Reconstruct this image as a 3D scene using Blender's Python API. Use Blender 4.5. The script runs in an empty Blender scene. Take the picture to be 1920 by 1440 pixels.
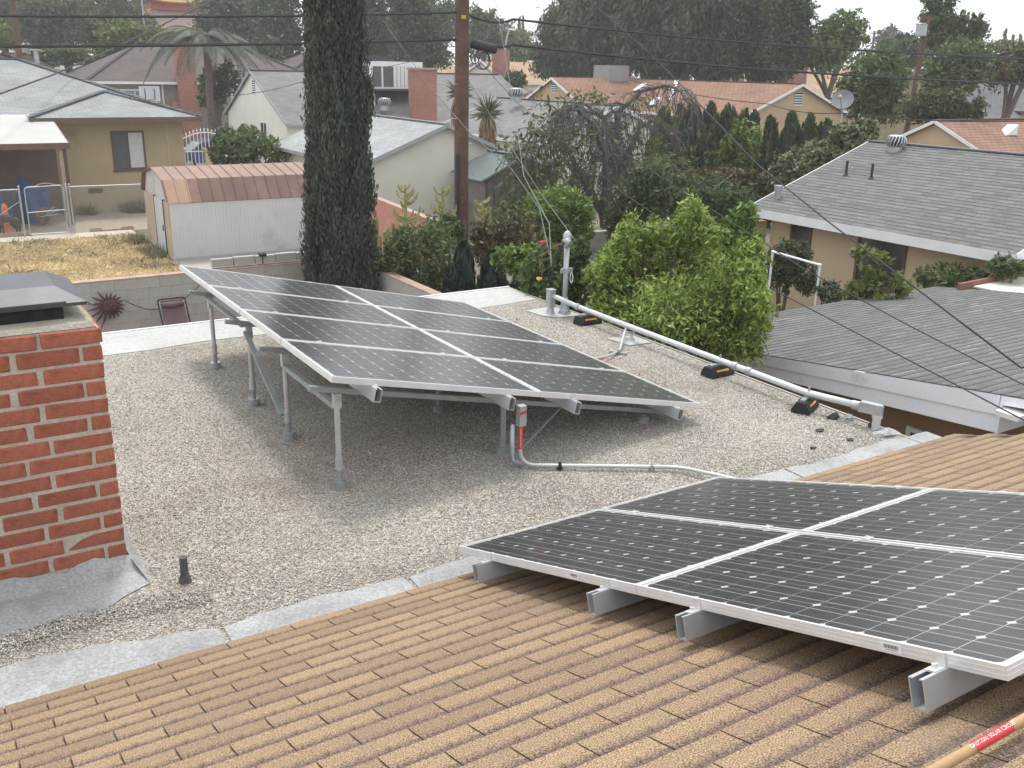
import bpy, math, random
import numpy as np
from mathutils import Vector, Matrix

# ------------------------------------------------------------------ camera, sky, sun, exposure
scene = bpy.context.scene
COL = scene.collection
RNG = random.Random(7)
NP = np.random.default_rng(11)
CAM_POS = Vector((0.0, 0.0, 2.8))
C_FWD = Vector((0.50336369, 0.8042506, -0.31592084))
C_RGT = Vector((0.85088535, -0.52499954, 0.01922504))
C_UP = Vector((0.15039655, 0.2784896, 0.94859076))
F_PX = 1779.5
cam_data = bpy.data.cameras.new('camera')
cam_data.sensor_fit = 'HORIZONTAL'; cam_data.sensor_width = 36.0
cam_data.lens = 36.0 * F_PX / 1920.0
cam_data.clip_start = 0.05; cam_data.clip_end = 5000.0
cam = bpy.data.objects.new('camera', cam_data); COL.objects.link(cam)
M = Matrix((C_RGT, C_UP, -C_FWD)).transposed().to_4x4(); M.translation = CAM_POS
cam.matrix_world = M
scene.camera = cam

SUN_EL, SUN_AZ = math.radians(68), math.radians(20)     # azimuth from +Y towards +X
world = bpy.data.worlds.new('World'); scene.world = world; world.use_nodes = True
wn = world.node_tree.nodes; wl = world.node_tree.links; wn.clear()
w_out = wn.new('ShaderNodeOutputWorld'); w_bg = wn.new('ShaderNodeBackground')
sky = wn.new('ShaderNodeTexSky'); sky.sky_type = 'NISHITA'; sky.sun_disc = False
sky.sun_elevation = SUN_EL; sky.sun_rotation = SUN_AZ
sky.air_density = 1.6; sky.dust_density = 6.0; sky.ozone_density = 1.0; sky.altitude = 100
hs = wn.new('ShaderNodeHueSaturation'); hs.inputs['Saturation'].default_value = 0.30
wl.new(sky.outputs[0], hs.inputs['Color'])
w_mix = wn.new('ShaderNodeMixRGB'); w_mix.inputs['Fac'].default_value = 0.75     # high thin overcast layer
w_mix.inputs['Color2'].default_value = (7.2, 7.6, 8.1, 1)
wl.new(hs.outputs[0], w_mix.inputs['Color1']); wl.new(w_mix.outputs[0], w_bg.inputs['Color'])
w_bg.inputs['Strength'].default_value = 0.15
wl.new(w_bg.outputs[0], w_out.inputs['Surface'])

sd = bpy.data.lights.new('sun', 'SUN'); sd.energy = 1.5; sd.angle = math.radians(11); sd.color = (1.0, 0.95, 0.88)
sun = bpy.data.objects.new('sun', sd); COL.objects.link(sun)
S_DIR = Vector((math.sin(SUN_AZ) * math.cos(SUN_EL), math.cos(SUN_AZ) * math.cos(SUN_EL), math.sin(SUN_EL)))
sun.rotation_euler = S_DIR.to_track_quat('Z', 'Y').to_euler(); sun.location = (0, 0, 60)
scene.view_settings.view_transform = 'Standard'; scene.view_settings.look = 'None'
scene.view_settings.gamma = 1.0; scene.view_settings.exposure = 0.50
scene.view_settings.use_curve_mapping = False
scene.render.engine = 'CYCLES'
scene.cycles.max_bounces = 6; scene.cycles.transparent_max_bounces = 12
scene.cycles.volume_bounces = 1

G = -2.7                                    # ground level (gravel roof is z = 0)


def at(u, v, d):
    """point seen at pixel (u, v) of the 1920 px survey, at horizontal distance d metres"""
    r = C_FWD + C_RGT * ((u - 960) / F_PX) - C_UP * ((v - 720) / F_PX)
    return CAM_POS + r * (d / math.hypot(r.x, r.y))


def at_y(u, v, y):
    r = C_FWD + C_RGT * ((u - 960) / F_PX) - C_UP * ((v - 720) / F_PX)
    return CAM_POS + r * (y / r.y)


# ------------------------------------------------------------------ materials
MATS = {}


def nodes_of(m):
    m.use_nodes = True
    return m.node_tree.nodes, m.node_tree.links


def ramp(ns, stops):
    r = ns.new('ShaderNodeValToRGB'); cr = r.color_ramp
    while len(cr.elements) < len(stops):
        cr.elements.new(0.5)
    for e, (p, c) in zip(cr.elements, stops):
        e.position = p; e.color = (*c, 1)
    return r


def c3(c):
    return (c, c, c) if isinstance(c, (int, float)) else c


def mat(name, col, rough=0.7, var=0.15, scale=3.0, fine=0.0, fscale=60.0, bump=0.0, bscale=40.0, metal=0.0,
        spec=0.4, stain=None, stain_scale=1.2, stain_lo=0.55, stain_hi=0.75, objrand=0.0, detail=6.0):
    """plain procedural surface: base colour varied by broad and fine noise, optional stains and bump"""
    if name in MATS:
        return MATS[name]
    m = bpy.data.materials.new(name); ns, ln = nodes_of(m); b = ns['Principled BSDF']
    col = c3(col)
    tc = ns.new('ShaderNodeTexCoord')
    n1 = ns.new('ShaderNodeTexNoise'); n1.inputs['Scale'].default_value = scale; n1.inputs['Detail'].default_value = detail
    ln.new(tc.outputs['Object'], n1.inputs['Vector'])
    r = ramp(ns, [(0.3, tuple(c * (1 - var) for c in col)), (0.7, tuple(min(1, c * (1 + var)) for c in col))])
    ln.new(n1.outputs['Fac'], r.inputs['Fac']); out = r.outputs['Color']
    if fine:
        n2 = ns.new('ShaderNodeTexNoise'); n2.inputs['Scale'].default_value = fscale; n2.inputs['Detail'].default_value = 3
        ln.new(tc.outputs['Object'], n2.inputs['Vector'])
        r2 = ramp(ns, [(0.32, (1 - fine,) * 3), (0.68, (1 + fine,) * 3)])
        ln.new(n2.outputs['Fac'], r2.inputs['Fac'])
        mx = ns.new('ShaderNodeMixRGB'); mx.blend_type = 'MULTIPLY'; mx.inputs['Fac'].default_value = 1
        ln.new(out, mx.inputs['Color1']); ln.new(r2.outputs['Color'], mx.inputs['Color2']); out = mx.outputs['Color']
    if stain is not None:
        n3 = ns.new('ShaderNodeTexNoise'); n3.inputs['Scale'].default_value = stain_scale; n3.inputs['Detail'].default_value = 8
        n3.inputs['Roughness'].default_value = 0.65
        ln.new(tc.outputs['Object'], n3.inputs['Vector'])
        r3 = ramp(ns, [(stain_lo, (0, 0, 0)), (stain_hi, (1, 1, 1))]); ln.new(n3.outputs['Fac'], r3.inputs['Fac'])
        mx = ns.new('ShaderNodeMixRGB'); ln.new(r3.outputs['Color'], mx.inputs['Fac'])
        ln.new(out, mx.inputs['Color1']); mx.inputs['Color2'].default_value = (*c3(stain), 1); out = mx.outputs['Color']
    if objrand:
        oi = ns.new('ShaderNodeObjectInfo')
        r4 = ramp(ns, [(0, (1 - objrand,) * 3), (1, (1 + objrand,) * 3)]); ln.new(oi.outputs['Random'], r4.inputs['Fac'])
        mx = ns.new('ShaderNodeMixRGB'); mx.blend_type = 'MULTIPLY'; mx.inputs['Fac'].default_value = 1
        ln.new(out, mx.inputs['Color1']); ln.new(r4.outputs['Color'], mx.inputs['Color2']); out = mx.outputs['Color']
    ln.new(out, b.inputs['Base Color'])
    b.inputs['Roughness'].default_value = rough; b.inputs['Metallic'].default_value = metal
    b.inputs['Specular IOR Level'].default_value = spec
    if bump:
        nb = ns.new('ShaderNodeTexNoise'); nb.inputs['Scale'].default_value = bscale; nb.inputs['Detail'].default_value = 4
        ln.new(tc.outputs['Object'], nb.inputs['Vector'])
        bp = ns.new('ShaderNodeBump'); bp.inputs['Strength'].default_value = bump; bp.inputs['Distance'].default_value = 0.02
        ln.new(nb.outputs['Fac'], bp.inputs['Height']); ln.new(bp.outputs[0], b.inputs['Normal'])
    MATS[name] = m
    return m


def leaf_mat(name, cols, trans=0.25, rough=0.55):
    """foliage: each leaf face takes its own shade"""
    if name in MATS:
        return MATS[name]
    m = bpy.data.materials.new(name); ns, ln = nodes_of(m); b = ns['Principled BSDF']; out = ns['Material Output']
    g = ns.new('ShaderNodeNewGeometry')
    n = len(cols)
    r = ramp(ns, [(i / (n - 1), c) for i, c in enumerate(cols)])
    ln.new(g.outputs['Random Per Island'], r.inputs['Fac'])
    tc = ns.new('ShaderNodeTexCoord'); nz = ns.new('ShaderNodeTexNoise'); nz.inputs['Scale'].default_value = 1.3
    ln.new(tc.outputs['Object'], nz.inputs['Vector'])
    r2 = ramp(ns, [(0.3, (0.72,) * 3), (0.7, (1.2,) * 3)]); ln.new(nz.outputs['Fac'], r2.inputs['Fac'])
    mx = ns.new('ShaderNodeMixRGB'); mx.blend_type = 'MULTIPLY'; mx.inputs['Fac'].default_value = 1
    ln.new(r.outputs['Color'], mx.inputs['Color1']); ln.new(r2.outputs['Color'], mx.inputs['Color2'])
    ln.new(mx.outputs['Color'], b.inputs['Base Color']); b.inputs['Roughness'].default_value = rough
    b.inputs['Specular IOR Level'].default_value = 0.35
    t = ns.new('ShaderNodeBsdfTranslucent'); ln.new(mx.outputs['Color'], t.inputs['Color'])
    s = ns.new('ShaderNodeMixShader'); s.inputs['Fac'].default_value = trans
    ln.new(b.outputs[0], s.inputs[1]); ln.new(t.outputs[0], s.inputs[2]); ln.new(s.outputs[0], out.inputs['Surface'])
    MATS[name] = m
    return m


def brick_mat(name, c1, c2, mortar, bw, bh, mw=0.01, rough=0.85, uv=False, var=0.15, bump=0.5, fine=0.12, offset=0.5):
    """rows of far bricks, blocks or roof courses (too small to pick apart); uv in metres or wall coordinates"""
    if name in MATS:
        return MATS[name]
    m = bpy.data.materials.new(name); ns, ln = nodes_of(m); b = ns['Principled BSDF']
    tc = ns.new('ShaderNodeTexCoord')
    if uv:
        vec = tc.outputs['UV']
    else:
        sx = ns.new('ShaderNodeSeparateXYZ'); ln.new(tc.outputs['Object'], sx.inputs[0])
        ad = ns.new('ShaderNodeMath'); ln.new(sx.outputs['X'], ad.inputs[0]); ln.new(sx.outputs['Y'], ad.inputs[1])
        cb = ns.new('ShaderNodeCombineXYZ'); ln.new(ad.outputs[0], cb.inputs['X']); ln.new(sx.outputs['Z'], cb.inputs['Y'])
        vec = cb.outputs[0]
    bt = ns.new('ShaderNodeTexBrick'); bt.offset = offset
    bt.inputs['Scale'].default_value = 1.0; bt.inputs['Brick Width'].default_value = bw
    bt.inputs['Row Height'].default_value = bh; bt.inputs['Mortar Size'].default_value = mw
    bt.inputs['Mortar Smooth'].default_value = 0.3
    bt.inputs['Color1'].default_value = (*c1, 1); bt.inputs['Color2'].default_value = (*c2, 1)
    bt.inputs['Mortar'].default_value = (*mortar, 1)
    ln.new(vec, bt.inputs['Vector'])
    nz = ns.new('ShaderNodeTexNoise'); nz.inputs['Scale'].default_value = 0.8; nz.inputs['Detail'].default_value = 6
    ln.new(tc.outputs['Object'], nz.inputs['Vector'])
    r = ramp(ns, [(0.3, (1 - var,) * 3), (0.7, (1 + var,) * 3)]); ln.new(nz.outputs['Fac'], r.inputs['Fac'])
    mx = ns.new('ShaderNodeMixRGB'); mx.blend_type = 'MULTIPLY'; mx.inputs['Fac'].default_value = 1
    ln.new(bt.outputs['Color'], mx.inputs['Color1']); ln.new(r.outputs['Color'], mx.inputs['Color2'])
    n2 = ns.new('ShaderNodeTexNoise'); n2.inputs['Scale'].default_value = 25; ln.new(tc.outputs['Object'], n2.inputs['Vector'])
    r2 = ramp(ns, [(0.3, (1 - fine,) * 3), (0.7, (1 + fine,) * 3)]); ln.new(n2.outputs['Fac'], r2.inputs['Fac'])
    m2 = ns.new('ShaderNodeMixRGB'); m2.blend_type = 'MULTIPLY'; m2.inputs['Fac'].default_value = 1
    ln.new(mx.outputs['Color'], m2.inputs['Color1']); ln.new(r2.outputs['Color'], m2.inputs['Color2'])
    ln.new(m2.outputs['Color'], b.inputs['Base Color'])
    b.inputs['Roughness'].default_value = rough
    bp = ns.new('ShaderNodeBump'); bp.inputs['Strength'].default_value = bump; bp.inputs['Distance'].default_value = 0.015
    iv = ns.new('ShaderNodeMath'); iv.operation = 'SUBTRACT'; iv.inputs[0].default_value = 1
    ln.new(bt.outputs['Fac'], iv.inputs[1]); ln.new(iv.outputs[0], bp.inputs['Height']); ln.new(bp.outputs[0], b.inputs['Normal'])
    MATS[name] = m
    return m


# ------------------------------------------------------------------ objects
ORIGIN = {}


def world_origin(o):
    return ORIGIN.get(o.name, Vector((0, 0, 0))) if o else Vector((0, 0, 0))


def tag(o, label=None, cat=None, group=None, kind=None):
    if label: o['label'] = label
    if cat: o['category'] = cat
    if group: o['group'] = group
    if kind: o['kind'] = kind
    return o


def thing(name, label, cat, loc, group=None):
    o = bpy.data.objects.new(name, None); COL.objects.link(o)
    o.location = loc; o.empty_display_size = 0.1
    ORIGIN[o.name] = Vector(loc)
    return tag(o, label, cat, group)


def link_mesh(name, me, material, parent=None, smooth=False):
    if material is not None and not me.materials:
        for mm in (material if isinstance(material, (list, tuple)) else [material]):
            me.materials.append(mm)
    o = bpy.data.objects.new(name, me); COL.objects.link(o)
    if parent is not None:
        o.parent = parent
    ORIGIN[o.name] = world_origin(parent).copy()
    if smooth:
        me.polygons.foreach_set('use_smooth', [True] * len(me.polygons))
    return o


def np_mesh(name, V, F):
    """V (n,3), F (m,k) arrays"""
    me = bpy.data.meshes.new(name); V = np.asarray(V, np.float32); F = np.asarray(F, np.int32)
    me.vertices.add(len(V)); me.vertices.foreach_set('co', V.ravel())
    k = F.shape[1]; me.loops.add(F.size); me.loops.foreach_set('vertex_index', F.ravel())
    me.polygons.add(len(F)); me.polygons.foreach_set('loop_start', np.arange(0, F.size, k, dtype=np.int32))
    me.polygons.foreach_set('loop_total', np.full(len(F), k, np.int32))
    me.update(calc_edges=True)
    return me


class MB:
    def __init__(self):
        self.v = []; self.f = []; self.uv = []

    def face(self, pts, uvs=None):
        n = len(self.v); self.v += [Vector(p) for p in pts]; self.f.append(list(range(n, n + len(pts))))
        self.uv.append(uvs)
        return self

    def raw(self, V, F):
        n = len(self.v); self.v += [Vector(p) for p in V]
        for f in F:
            self.f.append([i + n for i in f]); self.uv.append(None)
        return self

    def box(self, lo, hi):
        x0, y0, z0 = lo; x1, y1, z1 = hi
        return self.raw([(x0, y0, z0), (x1, y0, z0), (x1, y1, z0), (x0, y1, z0), (x0, y0, z1), (x1, y0, z1), (x1, y1, z1), (x0, y1, z1)],
                        [(0, 3, 2, 1), (4, 5, 6, 7), (0, 1, 5, 4), (1, 2, 6, 5), (2, 3, 7, 6), (3, 0, 4, 7)])

    def obox(self, c, ax, ay, az):
        """box about c with half axes ax, ay, az"""
        c, ax, ay, az = Vector(c), Vector(ax), Vector(ay), Vector(az)
        P = [c + ax * i + ay * j + az * k for k in (-1, 1) for i, j in ((-1, -1), (1, -1), (1, 1), (-1, 1))]
        return self.raw(P, [(0, 3, 2, 1), (4, 5, 6, 7), (0, 1, 5, 4), (1, 2, 6, 5), (2, 3, 7, 6), (3, 0, 4, 7)])

    def bar(self, a, b, w, h, up=(0, 0, 1)):
        a, b, up = Vector(a), Vector(b), Vector(up); d = (b - a)
        s = d.cross(up)
        if s.length < 1e-6: s = d.cross(Vector((1, 0, 0)))
        s.normalize(); u = s.cross(d).normalized()
        return self.obox((a + b) / 2, d / 2, s * (w / 2), u * (h / 2))

    def slab(self, pts, t, uvdir=None):
        """planar polygon (top face) with thickness t below it; uv in metres, u along uvdir"""
        P = [Vector(p) for p in pts]; n = (P[1] - P[0]).cross(P[2] - P[0]).normalized()
        if n.z < 0: P.reverse(); n = -n
        u = Vector(uvdir).normalized() if uvdir else (P[1] - P[0]).normalized()
        u = (u - n * u.dot(n)).normalized(); w = n.cross(u)
        self.face(P, [(p.dot(u), p.dot(w)) for p in P])
        Q = [p - n * t for p in P]
        self.face(list(reversed(Q)))
        for i in range(len(P)):
            j = (i + 1) % len(P); self.face([P[j], P[i], Q[i], Q[j]])
        return self

    def prism(self, poly, axis, a, b):
        """polygon given in the two other axes, extruded along axis from a to b"""
        def mk(p, t):
            return {'x': (t, p[0], p[1]), 'y': (p[0], t, p[1]), 'z': (p[0], p[1], t)}[axis]
        A = [mk(p, a) for p in poly]; B = [mk(p, b) for p in poly]; n = len(poly)
        V = A + B; F = [tuple(range(n - 1, -1, -1)), tuple(range(n, 2 * n))]
        F += [(i, (i + 1) % n, n + (i + 1) % n, n + i) for i in range(n)]
        return self.raw(V, F)

    def tube(self, pts, r, n=8, caps=True):
        P = [Vector(p) for p in pts]; m = len(P)
        R = list(r) if isinstance(r, (list, tuple)) else [r] * m
        base = len(self.v); prev = None
        for i in range(m):
            d = (P[min(i + 1, m - 1)] - P[max(i - 1, 0)]).normalized()
            if prev is None:
                s = d.cross(Vector((0, 0, 1)))
                if s.length < 1e-3: s = d.cross(Vector((1, 0, 0)))
            else:
                s = prev - d * prev.dot(d)
            s.normalize(); prev = s; t = d.cross(s)
            for k in range(n):
                a = 2 * math.pi * k / n
                self.v.append(P[i] + (s * math.cos(a) + t * math.sin(a)) * R[i])
        for i in range(m - 1):
            for k in range(n):
                k2 = (k + 1) % n
                self.f.append([base + i * n + k, base + i * n + k2, base + (i + 1) * n + k2, base + (i + 1) * n + k]); self.uv.append(None)
        if caps:
            self.f.append([base + k for k in range(n - 1, -1, -1)]); self.uv.append(None)
            self.f.append([base + (m - 1) * n + k for k in range(n)]); self.uv.append(None)
        return self

    def lathe(self, c, prof, n=16):
        """profile [(r, z)] about the vertical through c"""
        c = Vector(c)
        return self.tube([c + Vector((0, 0, z)) for r, z in prof], [max(r, 1e-4) for r, z in prof], n)

    def ball(self, c, rx, ry, rz, n=10, m=6):
        c = Vector(c); V = []; F = []
        for i in range(m + 1):
            th = math.pi * i / m
            for k in range(n):
                a = 2 * math.pi * k / n
                V.append(c + Vector((rx * math.sin(th) * math.cos(a), ry * math.sin(th) * math.sin(a), rz * math.cos(th))))
        for i in range(m):
            for k in range(n):
                k2 = (k + 1) % n; F.append((i * n + k, (i + 1) * n + k, (i + 1) * n + k2, i * n + k2))
        return self.raw(V, F)

    def build(self, name, material, parent=None, smooth=False):
        me = bpy.data.meshes.new(name); o0 = world_origin(parent)
        me.from_pydata([tuple(p - o0) for p in self.v], [], self.f)
        if any(u is not None for u in self.uv):
            l = me.uv_layers.new(name='UVMap'); i = 0
            for f, u in zip(self.f, self.uv):
                for k in range(len(f)):
                    if u is not None: l.data[i].uv = u[k]
                    i += 1
        me.update()
        return link_mesh(name, me, material, parent, smooth)


def bez(p0, p1, p2, n=8):
    p0, p1, p2 = Vector(p0), Vector(p1), Vector(p2)
    return [p0 * (1 - t) ** 2 + p1 * 2 * t * (1 - t) + p2 * t * t for t in [i / n for i in range(n + 1)]]


def fillet(pts, r, n=6):
    """polyline with rounded corners"""
    P = [Vector(p) for p in pts]; out = [P[0]]
    for i in range(1, len(P) - 1):
        a = (P[i - 1] - P[i]).normalized(); b = (P[i + 1] - P[i]).normalized()
        out += bez(P[i] + a * r, P[i], P[i] + b * r, n)
    return out + [P[-1]]


# ------------------------------------------------------------------ palette
m_galv = mat('galvanised_steel', (0.42, 0.44, 0.45), 0.42, 0.12, 6, fine=0.08, metal=0.6)
m_alu = mat('aluminium', (0.72, 0.73, 0.73), 0.38, 0.05, 4, metal=0.55)
m_white = mat('white_paint', (0.74, 0.75, 0.76), 0.55, 0.05, 2, fine=0.03)
m_black = mat('black_rubber', (0.02, 0.02, 0.022), 0.8, 0.2, 12)
m_wire = mat('cable_black', (0.035, 0.035, 0.04), 0.7, 0.1, 2)
m_wire_grey = mat('cable_grey', (0.12, 0.12, 0.12), 0.7, 0.1, 2)
m_conc = mat('concrete', (0.40, 0.38, 0.345), 0.9, 0.10, 1.5, fine=0.07, bump=0.2)
m_dark_glass = mat('dark_window_glass', (0.035, 0.037, 0.04), 0.12, 0.25, 1.5, spec=0.6)
m_screen = mat('insect_screen', (0.10, 0.105, 0.11), 0.7, 0.1, 2)
m_brown = mat('brown_trim_paint', (0.13, 0.085, 0.065), 0.75, 0.12, 3)
m_bark = mat('bark', (0.13, 0.10, 0.08), 0.95, 0.3, 8, bump=0.5, bscale=25)
m_greybark = mat('grey_bark', (0.115, 0.098, 0.095), 0.95, 0.3, 8)

# ------------------------------------------------------------------ the house under the camera
Y0, X1, Y1 = 4.265, 6.557, 10.585            # eave of the shingle slope, right edge and far edge of the gravel roof
SL = 0.3338                                  # pitch of the shingle slope
S_UP = Vector((0, -math.cos(SL), math.sin(SL))); S_N = Vector((0, math.sin(SL), math.cos(SL)))
home = thing('house', 'house underfoot with a flat gravel roof, tan shingle slope and grey eave strip', 'house', (0, 4, G))


def gravel_material():
    m = bpy.data.materials.new('gravel'); ns, ln = nodes_of(m); b = ns['Principled BSDF']
    tc = ns.new('ShaderNodeTexCoord')
    vo = ns.new('ShaderNodeTexVoronoi'); vo.inputs['Scale'].default_value = 105; ln.new(tc.outputs['Object'], vo.inputs['Vector'])
    sp = ns.new('ShaderNodeSeparateColor'); ln.new(vo.outputs['Color'], sp.inputs[0])
    r = ramp(ns, [(0.0, (0.24, 0.215, 0.185)), (0.22, (0.34, 0.31, 0.275)), (0.5, (0.43, 0.40, 0.355)), (0.75, (0.53, 0.495, 0.445)), (1.0, (0.68, 0.65, 0.60))])
    ln.new(sp.outputs[0], r.inputs['Fac'])
    dr = ramp(ns, [(0.35, (1, 1, 1)), (0.75, (0.45, 0.43, 0.40))]); ln.new(vo.outputs['Distance'], dr.inputs['Fac'])
    m1 = ns.new('ShaderNodeMixRGB'); m1.blend_type = 'MULTIPLY'; m1.inputs['Fac'].default_value = 1
    ln.new(r.outputs['Color'], m1.inputs['Color1']); ln.new(dr.outputs['Color'], m1.inputs['Color2'])
    nz = ns.new('ShaderNodeTexNoise'); nz.inputs['Scale'].default_value = 0.75; nz.inputs['Detail'].default_value = 10; nz.inputs['Roughness'].default_value = 0.7
    ln.new(tc.outputs['Object'], nz.inputs['Vector'])
    rz = ramp(ns, [(0.30, (0.58, 0.53, 0.49)), (0.44, (0.93, 0.90, 0.87)), (0.55, (1.0, 0.99, 0.97)), (0.7, (1.1, 1.09, 1.06))]); ln.new(nz.outputs['Fac'], rz.inputs['Fac'])
    m2 = ns.new('ShaderNodeMixRGB'); m2.blend_type = 'MULTIPLY'; m2.inputs['Fac'].default_value = 1
    ln.new(m1.outputs['Color'], m2.inputs['Color1']); ln.new(rz.outputs['Color'], m2.inputs['Color2'])
    ln.new(m2.outputs['Color'], b.inputs['Base Color']); b.inputs['Roughness'].default_value = 0.85
    iv = ns.new('ShaderNodeMath'); iv.operation = 'SUBTRACT'; iv.inputs[0].default_value = 1; ln.new(vo.outputs['Distance'], iv.inputs[1])
    bp = ns.new('ShaderNodeBump'); bp.inputs['Strength'].default_value = 0.8; bp.inputs['Distance'].default_value = 0.006
    ln.new(iv.outputs[0], bp.inputs['Height']); ln.new(bp.outputs[0], b.inputs['Normal'])
    return m


m_gravel = gravel_material()
m_pebble = leaf_mat('pebble', [(0.25, 0.215, 0.18), (0.38, 0.345, 0.30), (0.48, 0.445, 0.39), (0.58, 0.545, 0.485), (0.76, 0.735, 0.685)], trans=0.0, rough=0.85)
m_silver = mat('silver_roof_coating', (0.325, 0.325, 0.325), 0.75, 0.2, 2.2, fine=0.22, fscale=70, bump=0.35, bscale=9,
               stain=(0.235, 0.22, 0.21), stain_scale=3.2, stain_lo=0.54, stain_hi=0.72)
m_coping = mat('pale_roof_edging', (0.43, 0.43, 0.405), 0.85, 0.10, 2.0, fine=0.10, fscale=30, bump=0.25, stain=(0.33, 0.31, 0.27), stain_scale=4, stain_lo=0.60, stain_hi=0.8)
m_stucco_home = mat('tan_stucco', (0.42, 0.33, 0.24), 0.95, 0.08, 1.5, fine=0.06, bump=0.3)

MB().box((-8, -6, G), (6.25, 10.3, -0.22)).build('wall', m_stucco_home, home)
MB().box((-8, Y0 - 0.25, -0.2), (X1, Y1, 0.0)).build('flat_roof', m_gravel, home)
# far edging strip and the bare right end of it
b = MB()
xs = [-8] + [i * 0.6 for i in range(-8, 11)] + [X1 - 0.02]
for i in range(len(xs) - 1):
    a, c = xs[i], xs[i + 1]
    ya, yc = 9.84 + 0.05 * math.sin(a * 3.1), 9.84 + 0.05 * math.sin(c * 3.1)
    b.slab([(a, ya, 0.006), (c, yc, 0.006), (c, Y1 - 0.003, 0.02), (a, Y1 - 0.003, 0.02)], 0.03)
b.build('far_edging', m_coping, home)
MB().box((-8, Y1, -0.2), (X1, Y1 + 0.03, 0.03)).build('drip_edge', m_white, home)
MB().box((X1, Y0 - 0.25, -0.2), (X1 + 0.02, Y1 + 0.03, 0.012)).build('drip_edge', mat('weathered_metal', (0.36, 0.35, 0.33), 0.7, 0.2, 3, fine=0.1), home)


def eave_far(x):
    w = 0.165 + 0.02 * math.sin(x * 5.3) + 0.012 * math.sin(x * 17.0)
    if x < 1.1: w += 0.16 * min(1, (1.1 - x) / 0.9)
    return Y0 + w


gaps = [1.02, 2.08, 3.9, 5.2]                 # joints of the grey strip
edges = [-8] + gaps + [X1 + 0.3]
for a, c in zip(edges[:-1], edges[1:]):
    n = max(2, int((c - a) / 0.08)); b = MB(); zz = 0.007 + 0.002 * (edges.index(a) % 2)
    P = [a + (c - a - 0.03) * i / n for i in range(n + 1)]
    for p, q in zip(P[:-1], P[1:]):
        b.slab([(p, Y0 - 0.03, zz), (q, Y0 - 0.03, zz), (q, eave_far(q), zz), (p, eave_far(p), zz)], 0.006)
    b.build('eave_strip', m_silver, home)
# coated apron at the chimney foot
b = MB()
n = 34
for i in range(n):
    a = -2.0 + 2.79 * i / n; c = -2.0 + 2.79 * (i + 1) / n
    fa = 4.93 - .12 * max(0, .6 - a) ** .8 + 0.03 * math.sin(a * 9) + 0.015 * math.sin(a * 31); fc = 4.93 - .12 * max(0, .6 - c) ** .8 + 0.03 * math.sin(c * 9) + 0.015 * math.sin(c * 31)
    if i > n - 4: fa += 0.03 * (i - n + 4); fc += 0.03 * (i + 1 - n + 4)
    ha = 0.075 + 0.02 * math.sin(a * 14) + 0.012 * math.sin(a * 47); hc = 0.075 + 0.02 * math.sin(c * 14) + 0.012 * math.sin(c * 47)
    b.face([(a, fa, 0.006), (c, fc, 0.006), (c, 5.22, 0.02), (a, 5.22, 0.02)])
    b.face([(a, 5.22, 0.02), (c, 5.22, 0.02), (c, 5.29, hc), (a, 5.29, ha)])
    b.face([(a, 5.29, ha), (c, 5.29, hc), (c, 5.31, hc + 0.012), (a, 5.31, ha + 0.012)])
b.face([(0.79, 5.05, 0.006), (0.80, 6.3, 0.006), (0.735, 6.3, 0.06), (0.735, 5.29, 0.07)])
b.build('chimney_apron', m_silver, home, smooth=True)


def in_gravel(x, y):
    if y < eave_far(x) - 0.01 or y > 9.8 or x > X1 - 0.03: return False
    if x < 0.82 and y > 4.95: return False
    return True


def pebbles(count, box, size, name, label, fn, zb=0.0):
    x0, x1, y0, y1 = box
    base = np.array([(1, 0, 0), (0, 1, 0), (-1, 0, 0), (0, -1, 0), (0, 0, .75), (0, 0, -.4)], np.float32)
    tri = np.array([(0, 1, 4), (1, 2, 4), (2, 3, 4), (3, 0, 4), (1, 0, 5), (2, 1, 5), (3, 2, 5), (0, 3, 5)], np.int32)
    pts = []
    while len(pts) < count:
        x = RNG.uniform(x0, x1); y = y0 + (y1 - y0) * RNG.random() ** 1.6
        if fn(x, y): pts.append((x, y, zb + RNG.uniform(0.0, 0.006)))
    P = np.array(pts, np.float32); k = len(P)
    s = NP.uniform(0.55, 1.25, (k, 1, 1)) * size * NP.uniform(0.7, 1.3, (k, 1, 3))
    a = NP.uniform(0, 6.28, k); ca, sa = np.cos(a), np.sin(a)
    R = np.zeros((k, 3, 3)); R[:, 0, 0] = ca; R[:, 0, 1] = -sa; R[:, 1, 0] = sa; R[:, 1, 1] = ca; R[:, 2, 2] = 1
    tl = NP.normal(0, 0.5, k); T = np.zeros((k, 3, 3)); T[:, 0, 0] = 1; T[:, 1, 1] = np.cos(tl); T[:, 1, 2] = -np.sin(tl); T[:, 2, 1] = np.sin(tl); T[:, 2, 2] = np.cos(tl)
    V = (base[None] * s) @ np.transpose(T, (0, 2, 1)) @ np.transpose(R, (0, 2, 1)) + P[:, None, :]
    F = (tri[None] + (np.arange(k) * 6)[:, None, None]).reshape(-1, 3)
    o = link_mesh(name, np_mesh(name, V.reshape(-1, 3), F), m_pebble)
    return tag(o, label, 'gravel', kind='stuff')


pebbles(95000, (-0.6, X1, 4.3, 9.8), 0.0056, 'gravel', 'loose tan and grey pebbles covering the flat roof', in_gravel)
pebbles(4200, (-0.8, 1.05, 4.55, 5.0), 0.006, 'gravel_scatter', 'thin tongue of gravel spilled over the grey chimney apron',
        lambda x, y: abs(y - (4.80 + 0.04 * math.sin(x * 4))) < 0.09 * RNG.random() + 0.02, 0.008)

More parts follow.
